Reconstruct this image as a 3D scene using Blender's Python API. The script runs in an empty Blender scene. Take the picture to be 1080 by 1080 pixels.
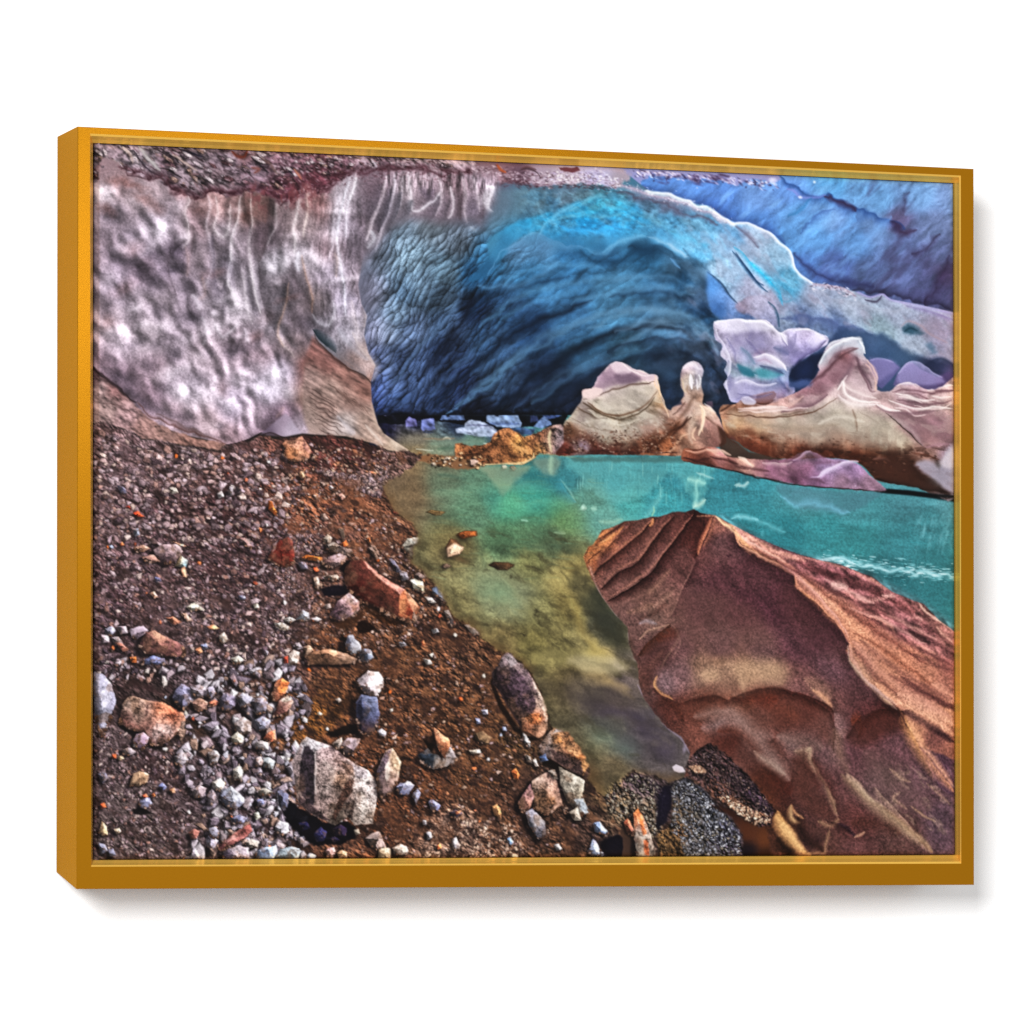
import numpy as np
# ---------------------------------------------------------------- print painter
SC = 1.25                       # print texels per unit of the drawing's coordinates
OX, OY = 92.0, 142.0            # origin of the drawing's coordinates
PW, PH = int((1014 - OX) * SC), int((914 - OY) * SC)
XX, YY = np.meshgrid(OX + (np.arange(PW) + .5) / SC, OY + (np.arange(PH) + .5) / SC)
XX = XX.astype(np.float32); YY = YY.astype(np.float32)
IMG = np.zeros((PH, PW, 3), np.float32)
CLIP = [None]
rs = np.random.RandomState(11)
TAB = np.random.RandomState(5).rand(256, 256).astype(np.float32)

def hx(c):
    if isinstance(c, str):
        return np.array([int(c[i:i + 2], 16) for i in (0, 2, 4)], np.float32) / 255
    return np.asarray(c, np.float32)

def sst(e0, e1, x):
    t = np.clip((x - e0) / (e1 - e0), 0, 1)
    return t * t * (3 - 2 * t)

def vn(u, v, seed=0):
    u = u + seed * 17.37; v = v + seed * 9.71
    iu = np.floor(u).astype(np.int32); iv = np.floor(v).astype(np.int32)
    fu = (u - iu).astype(np.float32); fv = (v - iv).astype(np.float32)
    fu = fu * fu * (3 - 2 * fu); fv = fv * fv * (3 - 2 * fv)
    a, b = iu & 255, iv & 255
    a1, b1 = (a + 1) & 255, (b + 1) & 255
    t0 = TAB[b, a] + (TAB[b, a1] - TAB[b, a]) * fu
    t1 = TAB[b1, a] + (TAB[b1, a1] - TAB[b1, a]) * fu
    return (t0 + (t1 - t0) * fv) * 2 - 1

def fbm(x, y, size, ang=0, asp=1, octv=4, seed=0, gain=.55):
    """size: feature size across, asp: stretch along the direction ang (degrees, y down)"""
    c, s = np.cos(np.radians(ang)), np.sin(np.radians(ang))
    u = (x * c + y * s) / (size * asp); v = (-x * s + y * c) / size
    o = 0; a = 1; n = 0
    for k in range(octv):
        o = o + a * vn(u * 2 ** k, v * 2 ** k, seed + k * 3 + 1); n += a; a *= gain
    return o / n * 1.5

def worley(x, y, size, ang=0, asp=1, seed=0, jit=.9):
    c, s = np.cos(np.radians(ang)), np.sin(np.radians(ang))
    u = (x * c + y * s) / (size * asp) + seed * 3.3; v = (-x * s + y * c) / size + seed * 7.7
    iu = np.floor(u).astype(np.int32); iv = np.floor(v).astype(np.int32)
    f1 = np.full(u.shape, 9., np.float32); f2 = f1.copy(); du = np.zeros_like(f1); dv = np.zeros_like(f1); cid = np.zeros_like(f1)
    for j in (-1, 0, 1):
        for i in (-1, 0, 1):
            a = (iu + i) & 255; b = (iv + j) & 255
            px = iu + i + .5 + (TAB[b, a] - .5) * jit; py = iv + j + .5 + (TAB[a, b] - .5) * jit
            ex = (u - px).astype(np.float32); ey = (v - py).astype(np.float32)
            d = np.sqrt(ex * ex + ey * ey)
            m = d < f1
            f2 = np.where(m, f1, np.minimum(f2, d)); f1 = np.where(m, d, f1)
            du = np.where(m, ex, du); dv = np.where(m, ey, dv); cid = np.where(m, TAB[(b + 91) & 255, (a + 37) & 255], cid)
    return f1, f2, du, dv, cid

def cr(P, n=6, closed=False):
    """smooth curve through the points"""
    P = np.asarray(P, np.float32)
    if len(P) < 3: return P
    if closed: Q = np.vstack([P[-1:], P, P[:2]])
    else: Q = np.vstack([2 * P[:1] - P[1:2], P, 2 * P[-1:] - P[-2:-1]])
    t = np.linspace(0, 1, n, endpoint=False)[:, None]
    out = []
    for i in range(1, len(Q) - 2):
        a, b, c, d = Q[i - 1], Q[i], Q[i + 1], Q[i + 2]
        out.append(.5 * (2 * b + (c - a) * t + (2 * a - 5 * b + 4 * c - d) * t * t + (3 * b - a - 3 * c + d) * t ** 3))
    if not closed: out.append(Q[-2:-1])
    return np.vstack(out)

FR = [0., 0., 1.]               # frame of the coordinates written below: origin and scale
def frame(x=0, y=0, s=1): FR[:] = [x, y, s]

def pts(s):
    if isinstance(s, str):
        return [(FR[0] + float(p.split(',')[0]) / FR[2], FR[1] + float(p.split(',')[1]) / FR[2]) for p in s.split()]
    return s

def box(P, m):
    P = np.asarray(P)
    x0 = max(int((P[:, 0].min() - m - OX) * SC), 0); x1 = min(int((P[:, 0].max() + m - OX) * SC) + 2, PW)
    y0 = max(int((P[:, 1].min() - m - OY) * SC), 0); y1 = min(int((P[:, 1].max() + m - OY) * SC) + 2, PH)
    if x1 <= x0 or y1 <= y0: return None
    return slice(y0, y1), slice(x0, x1)

def inside(P, x, y):
    r = np.zeros(x.shape, bool)
    n = len(P)
    for i in range(n):
        x0, y0 = P[i]; x1, y1 = P[(i + 1) % n]
        if y0 == y1: continue
        c = (y0 > y) != (y1 > y)
        r ^= c & (x < (x1 - x0) * (y - y0) / (y1 - y0) + x0)
    return r

def segd(P, x, y, closed, need=False):
    best = np.full(x.shape, 1e9, np.float32); tt = np.zeros(x.shape, np.float32); sg = np.zeros(x.shape, np.float32)
    n = len(P); m = n if closed else n - 1
    L = [np.hypot(*(P[(i + 1) % n] - P[i])) for i in range(m)]; tot = sum(L) + 1e-6; acc = 0
    for i in range(m):
        x0, y0 = P[i]; x1, y1 = P[(i + 1) % n]
        dx, dy = x1 - x0, y1 - y0; l2 = dx * dx + dy * dy + 1e-9
        px, py = x - x0, y - y0
        t = np.clip((px * dx + py * dy) / l2, 0, 1)
        d = (px - t * dx) ** 2 + (py - t * dy) ** 2
        k = d < best
        best = np.where(k, d, best)
        if need:
            tt = np.where(k, (acc + t * L[i]) / tot, tt); sg = np.where(k, dx * py - dy * px, sg)
        acc += L[i]
    return np.sqrt(best), tt, sg

def blend(b, col, a, mode='n'):
    if CLIP[0] is not None: a = a * CLIP[0][b]
    a = a[..., None]
    d = IMG[b]
    if mode == 'n': r = col
    elif mode == 'm': r = d * col                    # multiply
    elif mode == 's': r = 1 - (1 - d) * (1 - col)    # screen
    elif mode == 'o': r = np.where(d < .5, 2 * d * col, 1 - 2 * (1 - d) * (1 - col))
    IMG[b] = d + (r - d) * a

def polymask(P, feather=.7, rough=0, rsize=8, smooth=0, seed=1):
    P = pts(P)
    P = cr(P, smooth, True) if smooth else np.asarray(P, np.float32)
    b = box(P, feather + rough * 2 + 2)
    if b is None: return None, None
    x, y = XX[b], YY[b]
    if rough:
        x = x + rough * fbm(x, y, rsize, seed=seed); y = y + rough * fbm(x, y, rsize, seed=seed + 40)
    d, _, _ = segd(P, x, y, True)
    s = np.where(inside(P, x, y), d, -d)
    return b, sst(-feather, feather, s)

def field(cp, b=None, p=2.2, soft=8):
    """smooth colour field through colour points 'x,y,rrggbb ...'"""
    q = [w.split(',') for w in cp.split()]
    A = np.array([[FR[0] + float(a) / FR[2], FR[1] + float(c) / FR[2]] for a, c, _ in q], np.float32); C = np.array([hx(h) for _, _, h in q])
    if b is None: b = (slice(0, PH), slice(0, PW))
    x = XX[b][::5, ::5]; y = YY[b][::5, ::5]
    w = np.zeros(x.shape, np.float32); o = np.zeros(x.shape + (3,), np.float32)
    for (ax, ay), c in zip(A, C):
        k = 1 / ((x - ax) ** 2 + (y - ay) ** 2 + soft * soft) ** p
        w += k; o += k[..., None] * c
    o /= w[..., None]
    H, W = XX[b].shape
    iy = np.clip(np.arange(H) / 5, 0, x.shape[0] - 1); ix = np.clip(np.arange(W) / 5, 0, x.shape[1] - 1)
    y0 = np.floor(iy).astype(int); x0 = np.floor(ix).astype(int)
    y1 = np.minimum(y0 + 1, x.shape[0] - 1); x1 = np.minimum(x0 + 1, x.shape[1] - 1)
    fy = (iy - y0)[:, None, None]; fx = (ix - x0)[None, :, None]
    return (o[y0][:, x0] * (1 - fy) * (1 - fx) + o[y0][:, x1] * (1 - fy) * fx + o[y1][:, x0] * fy * (1 - fx) + o[y1][:, x1] * fy * fx).astype(np.float32)

def fill(P, col, a=1, feather=.7, rough=0, rsize=8, smooth=0, mode='n', seed=1):
    b, m = polymask(P, feather, rough, rsize, smooth, seed)
    if b is None: return
    if isinstance(col, str) and ',' in col: c = field(col, b)
    else: c = hx(col)
    blend(b, c, m * a, mode)

def clip(P, feather=.7, rough=0, rsize=8, smooth=0, seed=1):
    b, m = polymask(P, feather, rough, rsize, smooth, seed)
    M = np.zeros((PH, PW), np.float32); M[b] = m
    CLIP[0] = M
    return M

def polymask_full(P, feather=.7):
    f = FR[:]; frame(); b, m = polymask(P, feather); FR[:] = f
    M = np.zeros((PH, PW), np.float32); M[b] = m
    return M

def noclip(): CLIP[0] = None

def ridge(P, wl, wr, col, a=1, mode='n', wob=0, taper=1, wsize=10, seed=2, n=6, pw=1.5):
    """line along P fading over wl on the left hand and wr on the right hand of its direction"""
    P = cr(pts(P), n)
    b = box(P, max(wl, wr) + wob * 2 + 1)
    if b is None: return
    x, y = XX[b], YY[b]
    if wob:
        x = x + wob * fbm(x, y, wsize, seed=seed, octv=2); y = y + wob * fbm(x, y, wsize, seed=seed + 33, octv=2)
    d, t, s = segd(P, x, y, False, True)
    w = np.where(s > 0, wr, wl)
    if taper: w = w * (np.clip(4 * t * (1 - t), 0, 1) ** .5 * .9 + .1) if taper == 1 else w * (1 - t * .9) if taper == 2 else w * (.1 + t * .9)
    k = np.clip(1 - d / np.maximum(w, .35), 0, 1) ** pw
    blend(b, hx(col), k * a, mode)

def blob(x, y, rx, ry, ang, col, a=1, mode='n', pw=1, wob=0, seed=3):
    R = max(rx, ry)
    b = box(np.array([[x - R, y - R], [x + R, y + R]]), 1)
    if b is None: return
    X, Y = XX[b] - x, YY[b] - y
    if wob:
        n = fbm(XX[b], YY[b], R * .5, seed=seed, octv=3); X = X + wob * R * n; Y = Y + wob * R * fbm(XX[b], YY[b], R * .5, seed=seed + 9, octv=3)
    c, s = np.cos(np.radians(ang)), np.sin(np.radians(ang))
    d = np.sqrt(((X * c + Y * s) / rx) ** 2 + ((-X * s + Y * c) / ry) ** 2)
    blend(b, hx(col), np.clip(1 - d, 0, 1) ** pw * a if pw != 0 else sst(1.08, .92, d) * a, mode)

def blobs(S, col, mode='n', pw=1.2, wob=.14, k=1):
    """'x,y,rx,ry,angle,alpha ...' in the current frame"""
    for i, w in enumerate(S.split()):
        a = [float(q) for q in w.split(',')]
        blob(FR[0] + a[0] / FR[2], FR[1] + a[1] / FR[2], a[2] / FR[2], a[3] / FR[2], a[4], col, a[5] * k, mode, pw, wob, seed=3 + i % 7)

def lines(S, mode='n', wob=.7, wsize=9, pw=1.3, k=1, halo=0):
    """'colour alpha wl wr : points' one per line, widths in the current frame"""
    for L in S.strip().split('\n'):
        if ':' not in L: continue
        h, p = L.split(':'); h = h.split()
        w1, w2, al = float(h[2]) / FR[2], float(h[3]) / FR[2], float(h[1]) * k
        if halo: ridge(p.strip(), w1 * 2.6 + 1, w2 * 2.6 + 1, h[0], al * halo, mode, wob, 1, wsize, pw=pw)
        ridge(p.strip(), w1 * 1.25, w2 * 1.25, h[0], al, mode, wob, 1, wsize, pw=pw)

def hblobs(H, S, amp):
    for w in S.split():
        a = [float(q) for q in w.split(',')]
        cx, cy, rx, ry = FR[0] + a[0] / FR[2], FR[1] + a[1] / FR[2], a[2] / FR[2] * .62, a[3] / FR[2] * .62
        R = max(rx, ry) * 2.6; b = box(np.array([[cx - R, cy - R], [cx + R, cy + R]]), 1)
        if b is None: continue
        X, Y = XX[b] - cx + 1.5 * vn(XX[b] / 9, YY[b] / 9, 3), YY[b] - cy + 1.5 * vn(XX[b] / 9, YY[b] / 9, 8); c, s_ = np.cos(np.radians(a[4])), np.sin(np.radians(a[4]))
        H[b] += amp * a[5] * min(rx, ry) * np.exp(-(((X * c + Y * s_) / rx) ** 2 + ((-X * s_ + Y * c) / ry) ** 2))

def hlines(H, S, amp):
    for L in S.strip().split('\n'):
        if ':' not in L: continue
        h, p = L.split(':'); h = h.split(); P = cr(pts(p.strip()), 6); wd = max(float(h[2]), float(h[3])) / FR[2]
        up = 1 if hx(h[0]).mean() > .5 else -1
        w = 3.2 if up > 0 else max(4., wd * .55); b = box(P, w * 3)
        if b is None: continue
        X = XX[b] + .8 * vn(XX[b] / 6, YY[b] / 6, 4); d, t, _ = segd(P, X, YY[b], False, True)
        H[b] += up * amp * float(h[1]) * w * np.exp(-(d / w) ** 2) * np.clip(5 * t * (1 - t), 0, 1)

def shapes(S, feather=.8, rough=.8, rsize=6, smooth=3):
    """'colour alpha : outline' one per line"""
    for L in S.strip().split('\n'):
        if ':' not in L: continue
        h, p = L.split(':'); h = h.split()
        fill(p.strip(), h[0], float(h[1]), float(h[2]) if len(h) > 2 else feather, rough, rsize, smooth)

def mul(f, b=None, m=None):
    """brighten / darken by a factor image, through the clip"""
    if b is None: b = (slice(0, PH), slice(0, PW))
    a = np.ones(XX[b].shape, np.float32) if m is None else m
    if CLIP[0] is not None: a = a * CLIP[0][b]
    f = f if f.ndim == 3 else f[..., None]
    IMG[b] *= 1 + (f - 1) * a[..., None]

def blur(A, r):
    """two box passes"""
    r = max(1, int(r))
    for ax in (0, 1):
        for _ in range(2):
            pad = [(0, 0)] * A.ndim; pad[ax] = (r + 1, r)
            c = np.cumsum(np.pad(A, pad, mode='edge'), axis=ax, dtype=np.float64)
            n = A.shape[ax]
            hi = np.take(c, np.arange(2 * r + 1, 2 * r + 1 + n), axis=ax); lo = np.take(c, np.arange(0, n), axis=ax)
            A = ((hi - lo) / (2 * r + 1)).astype(np.float32)
    return A

SUN = np.array([.72, -.55])
def stone(x, y, r, col, asp=1.3, ang=0, contrast=.5, shadow=.6, nf=7, spk=.12, r_=None, dark=.35):
    """one small faceted stone lit from the upper right"""
    q = r_ or rs
    a = np.sort(np.linspace(0, 2 * np.pi, nf, endpoint=False) + q.uniform(-.5, .5, nf)); rad = q.uniform(.66, 1.08, nf)
    if shadow:
        blob(x - r * .45, y + r * .42, r * 1.35 * max(asp, 1) ** .5, r * 1.05, -20, '0d090c', shadow, pw=.8)
    R = r * max(asp, 1) * 1.2
    b = box(np.array([[x - R, y - R], [x + R, y + R]]), 1)
    if b is None: return
    c, s = np.cos(ang), np.sin(ang)
    X, Y = XX[b] - x, YY[b] - y
    U = (X * c + Y * s) / (r * asp ** .5); V = (-X * s + Y * c) / (r / asp ** .5)
    U = U + .07 * vn(XX[b] / (r * .5), YY[b] / (r * .5), 5)
    E = np.stack([rd - (U * np.cos(t) + V * np.sin(t)) for t, rd in zip(a, rad)])
    h = E.min(0); k = E.argmin(0)
    aa = 1.1 / SC / r
    m = sst(-aa, aa, h)
    nx = np.cos(a) * c - np.sin(a) * s; ny = np.cos(a) * s + np.sin(a) * c
    lit = (nx * SUN[0] + ny * SUN[1])
    lf = 1 + contrast * lit + q.uniform(-.12, .12, nf)
    top = q.uniform(.25, .6)
    tb = 1.06 + q.uniform(-.12, .2)
    sh = np.where(h > top, tb, lf[k])
    sh = sh * .75 + .25 * (1 + contrast * (U * c * .6 + V * .0 - V * .5))
    sh = sh * (1 + spk * 2 * (TAB[(YY[b] * 1.9).astype(int) & 255, (XX[b] * 1.9).astype(int) & 255] - .5) + spk * fbm(XX[b], YY[b], 3.2, seed=int(x) % 50, octv=2))
    sh = sh * (1 - dark * sst(.25, 0, h))
    blend(b, np.clip(hx(col) * sh[..., None], 0, 1), m)

def emboss(H, k, m=None, soft=0):
    """light a relief from the upper right"""
    if soft: H = blur(H, soft)
    gy, gx = np.gradient(H)
    mul(np.clip(1 + k * (-gx * .72 + gy * .55), .25, 2.2), m=m)

def speck(b, m, amt, size=1.3, seed=1):
    n = fbm(XX[b], YY[b], size, seed=seed, octv=2)
    mul(np.clip(1 + amt * n, .2, 2.2), b, m)

def rock(out, col, facets='', spk=.3, shadow=None, rim=.35, seed=1, rough=.7, smooth=0, fac=None):
    """one stone: outline, colour (or colour field), facets 'colour : outline', all in the current frame"""
    P = np.asarray(pts(out), np.float32)
    if fac is None: fac = .16 if facets.strip() else .34
    if shadow:
        dx, dy, a = shadow; Q = [(p[0] + dx, p[1] + dy) for p in P]
        fill(Q, '0c080c', a, 2.2, 1, 5, 2)
    fill([tuple(p) for p in P], col, 1, .6, rough, 4, smooth, seed=seed)
    for L in facets.strip().split('\n'):
        if ':' not in L: continue
        h, p = L.split(':'); h = h.split()
        fill(p.strip(), h[0], float(h[1]) if len(h) > 1 else .9, .9, .9, 4, 0, seed=seed + 3)
    b, m = polymask([tuple(p) for p in P], .6, rough, 4, smooth, seed)
    if b is None: return
    X, Y = XX[b], YY[b]; n = len(P)
    c = P.mean(0); R = np.sqrt(((P - c) ** 2).sum(1)).mean()
    q = np.random.RandomState(seed * 7 + int(abs(P[0].sum())) % 97)
    ap = c + q.uniform(-.28, .28, 2) * R                    # ridge point of a faceted stone
    A = np.arctan2(P[:, 1] - ap[1], P[:, 0] - ap[0]); th = np.arctan2(Y + 1.7 * fbm(X, Y, 5, seed=seed) - ap[1], X + 1.7 * fbm(X, Y, 5, seed=seed + 2) - ap[0])
    sh = np.ones_like(X); k = 0
    while k < n:
        st = q.randint(1, 3) if n > 5 else 1
        i0, i1 = k, min(k + st, n)
        e = P[i1 % n] - P[i0]; nv = np.array([e[1], -e[0]]); nv /= np.linalg.norm(nv) + 1e-6
        if nv @ (P[i0] - c) < 0: nv = -nv
        a0, a1 = A[i0], A[i1 % n]; w = (a1 - a0) % (2 * np.pi); dd = (th - a0) % (2 * np.pi)
        if w > np.pi: dd, w = (-(th - a0)) % (2 * np.pi), 2 * np.pi - w
        sh = np.where(dd <= w, 1 + fac * 1.5 * (nv @ SUN) + q.uniform(-.12, .12) * fac * 2, sh); k += st
    mul(np.clip(sh, .3, 1.6) * .92, b, m)
    blend(b, hx('5a4436'), m * .5 * sst(.05, .6, fbm(X, Y, max(R * .45, 2), seed=seed + 11, octv=3)) * min(1, R / 5))
    mul(np.clip(1 + spk * .55 * fbm(X, Y, 1.4, seed=seed, octv=2) + spk * .75 * fbm(X, Y, 4, 20, 1.5, 3, seed + 5), .3, 2), b, m)
    d, _, s = segd(P, XX[b], YY[b], True, True)
    c = P.mean(0); dirx = (XX[b] - c[0]); diry = (YY[b] - c[1]); r = np.sqrt(dirx ** 2 + diry ** 2) + 1
    lit = (dirx * SUN[0] + diry * SUN[1]) / r
    mul(1 + rim * lit * sst(4, 0, d), b, m)
    if shadow and len(P) > 4:                                # grit heaped against the foot
        low = [(P[i] * (1 - u) + P[(i + 1) % n] * u) for i in range(n) for u in (.1, .35, .6, .85) if P[i][1] > c[1] and P[(i + 1) % n][1] > c[1] - R * .2]
        for p_ in low:
            if q.rand() < .75: stone(p_[0] + q.normal(0, .6), p_[1] + q.uniform(-.8, .6), q.uniform(.6, 1.1 + R * .07), hx(['5c4234', '4a342a', '6c5244', '3a2a24', '7c665c'][q.randint(5)]), 1.5, q.rand() * 3, .35, 0, 5, .2, q)

def scatter(n, poly, r0, r1, pal, asp=(1, 1.9), ang=None, shadow=.5, contrast=.5, dens=None, spk=.12, pw=2., q=None):
    q = q or rs
    P = np.asarray(pts(poly), np.float32); lo, hi = P.min(0), P.max(0)
    L = []
    while len(L) < n:
        X = q.uniform(lo[0], hi[0], n); Y = q.uniform(lo[1], hi[1], n); k = inside(P, X, Y)
        L += list(zip(X[k], Y[k]))
    L = sorted(L[:n], key=lambda p: p[1])
    for X, Y in L:
        r = r0 + (r1 - r0) * q.rand() ** pw
        c = hx(pal[q.randint(len(pal))]) * q.uniform(.75, 1.2)
        stone(X, Y, r, c, q.uniform(*asp), q.uniform(0, 3.1) if ang is None else np.radians(ang + q.normal(0, 18)), contrast, shadow, q.randint(4, 8), spk, q)

# ---------------------------------------------------------------- the ice
FULL = (slice(0, PH), slice(0, PW))
IMG[:] = hx('2a2420')
# far blue ice, top right
FAR = "640,170 1014,170 1014,335 968,330 900,320 820,300 760,260 700,230 640,205"
fill(FAR, "690,200,33589a 720,205,3f68b4 760,215,4068ba 800,210,5578b8 830,205,4f78c4 840,225,4f84c4 880,190,4486c0 905,195,5a8ac0 930,215,5580b0 970,205,668cc0 1003,205,6f88bc 860,250,4f88cc 885,235,5f80b8 900,255,4a74ac 925,240,56709c 950,255,4c567e 985,240,5a6488 1000,265,50547a 880,280,34427a 915,290,3c4468 950,285,4a5078 980,305,403c60 1003,310,332c4a 850,280,3a5ea4 835,255,4a86cc 800,235,3a68b4 760,228,3460ac 945,232,4c3c58 1000,290,3c2c48")
clip(FAR)
x, y = XX, YY
n1 = fbm(x + 4 * fbm(x, y, 16, seed=25), y + 4 * fbm(x, y, 16, seed=26), 4, -44, 2.8, 5, 21, .65); n2 = fbm(x, y, 13, -38, 2, 4, 22)
mul(1 + .22 * n1 + .16 * n2)
m = sst(.15, .7, fbm(x, y, 16, -45, 2.6, 4, 24)) * sst(820, 930, x)
blend(FULL, hx('2c1f38'), m * .5)
m = sst(.2, .8, fbm(x, y, 9, -42, 3.5, 3, 27)) * sst(1000, 820, x)
blend(FULL, hx('7fb0ea'), m * .40)
blend(FULL, hx('8fb0dc'), .20 + .12 * sst(930, 850, x))
for P, wl, wr, c, a in [
    ("820,185 850,203 876,205 895,218 915,222 938,232 955,240", 3, 16, '2a4a88', .75),
    ("868,205 892,216 904,224", 5, 7, '3c2440', .75), ("938,232 952,243 965,240", 6, 10, '3a2038', .6),
    ("826,198 845,208 870,204", 6, 3, '8a86cc', .6), ("940,228 925,245 905,258 888,270", 8, 14, '6f9cd8', .45),
    ("878,225 860,240 838,262", 6, 10, '7ab0f0', .45), ("905,228 880,250 855,275", 5, 12, '6aa4ea', .45),
    ("845,245 858,232 880,222", 3, 6, '38508c', .5), ("830,228 845,222 858,206", 6, 3, '2a70a4', .5),
    ("955,225 975,205 1000,190", 10, 14, '7aa0d4', .35), ("960,205 955,212 950,225", 5, 4, '3a3450', .5),
    ("838,268 860,288 890,298 920,303", 10, 8, '2c2c54', .6), ("900,306 940,312 1003,326", 16, 3, '2a2640', .7),
    ("1003,270 990,300 975,318", 18, 10, '2a1c34', .5), ("990,245 975,262 960,268", 8, 5, '30223c', .5)]:
    ridge(P, wl, wr, c, a, wob=3)
fill("640,170 822,184 822,190 810,192 795,188 782,193 770,194 755,190 742,187 730,190 720,186 700,187 690,183 678,190 672,197 655,190", '8c88b4', .85, 1, 2.5, 5)
for i in range(240):
    xx = rs.uniform(668, 820); yy = 178 + (xx - 668) * .085 + abs(rs.normal(0, 3.2)) + rs.uniform(0, 3)
    blob(xx, yy, rs.uniform(1, 4.5), rs.uniform(.7, 1.8), rs.uniform(10, 50), ['f4f2ff', 'd8d4f0', '3a2c4c', '5a4668', 'c8c0e4'][rs.randint(5)], rs.uniform(.4, .9))
for i in range(40):
    xx = rs.uniform(690, 770); blob(xx, 189 + rs.normal(0, 3), rs.uniform(3, 9), 2, 15, '4a3858', .5)
blob(859, 192, 2, 2, 0, 'f4f4ff', .9); blob(844, 208, 3, 2, 10, 'f0f4ff', .9); blob(815, 190, 6, 4, 0, 'eceaff', .7)
ridge("676,196 690,203 706,207 730,214 750,219 772,232 800,240 815,246 828,258", 14, 2, '2c4486', .55)
noclip()

# arch and cave
ARCH = "440,170 640,180 665,186 684,201 704,204 719,209 734,215 747,217 754,222 762,229 773,235 787,235 800,240 813,245.5 823,255 831,261 836,270 838,281 845,290 857,298 885,302 903,308 918,314 931,310 940,316 968,321 1014,331 1014,460 600,480 390,470 376,330 380,200"
ARCHF = "400,215,6a6474 430,215,6e6672 450,200,7c7078 480,205,625a66 500,200,5c5866 520,215,585c6e 560,215,4c6474 600,203,56687a 640,205,46788a 680,215,4c6a82 700,222,54708a 612,206,526c7a 660,230,3c8ab4 700,232,4688b0 735,235,5590b8 700,250,3f98d0 740,262,4aa4dc 720,258,4aa0d4 770,250,6496c4 800,252,90a4c0 820,268,86aac8 780,280,8cb0d0 760,290,8caccc 790,305,98a0bc 810,318,9c9cb6 830,300,4c90b4 860,312,9098b0 900,322,9098ac 950,330,8c92a8 1003,345,8c86a0 1000,380,807c90 820,335,74809a 850,335,5c6c90 880,345,5a6c90 930,350,8094a0 960,375,848c9c 990,395,6a6684 900,372,465c7a 930,380,4c6078 820,375,3a4a70 425,245,5e6874 455,240,5c6066 480,255,545862 400,260,666c7c 435,272,64727e 470,285,4c5e6c 395,310,646474 430,310,44566e 465,315,344254 405,350,686a7e 435,345,4a5474 470,340,30405e 420,330,5c687c 440,300,5a6a7c 410,380,4c5474 440,390,34426a 415,410,3a4670 590,245,2a7098 620,244,2674a0 645,246,2c7cac 565,240,34789a 540,246,2c6484 515,275,1f5c88 500,290,14426c 548,265,42709a 572,260,3f709c 600,270,1a5688 640,270,184870 680,265,12466c 725,290,123c60 560,290,1f5a88 600,300,205480 650,300,2c6084 700,312,2a5e8a 745,315,10305a 500,325,0e1a34 540,330,1a385e 600,330,204a72 650,330,2c5c7e 700,340,365c7c 745,345,18426a 470,370,1a2646 520,360,1f385a 560,350,10284a 620,370,1c3e5a 660,370,204258 700,380,182c46 740,375,1c2c48 420,380,262f4e 480,400,161f3e 530,400,223450 580,400,0f1a30 420,420,24325a 470,422,1c284c 550,425,141c32 750,420,1e2840 610,430,141c34 640,400,1c2c48 690,420,1a2844 500,440,0c0f1e 420,440,10142a 600,445,0c1020"
fill(ARCH, ARCHF)
clip(ARCH)
# scallops on the cave's left wall: scales that climb to the right
wx = x + 5 * fbm(x, y, 34, seed=51, octv=2); wy = y + 5 * fbm(x, y, 30, seed=52, octv=2)
zone = sst(376, 396, x) * sst(600, 490, x) * sst(205, 250, y) * sst(452, 425, y)
def scales(size, ang, asp, seed, z, amp):
    f1, f2, du, dv, cid = worley(wx, wy, size, ang, asp, seed, .85)
    g = f2 - f1
    mul(1 + amp * (np.clip(.2 - dv * 1.5 - f1 * .3 +   .45 * (cid - .5), -.6, .7) - .45 * sst(.3, 0, g)), m=z)
st = sst(430, 480, x)
scales(6.0, -60, 2.5, 4, zone * (1 - st), .34); scales(6.5, -40, 2.8, 9, zone * st, .32)
scales(4.2, -54, 2.6, 14, zone, .22)
mul(1 + .28 * fbm(x, y, 12, -50, 2.2, 3, 53), m=zone)
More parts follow.
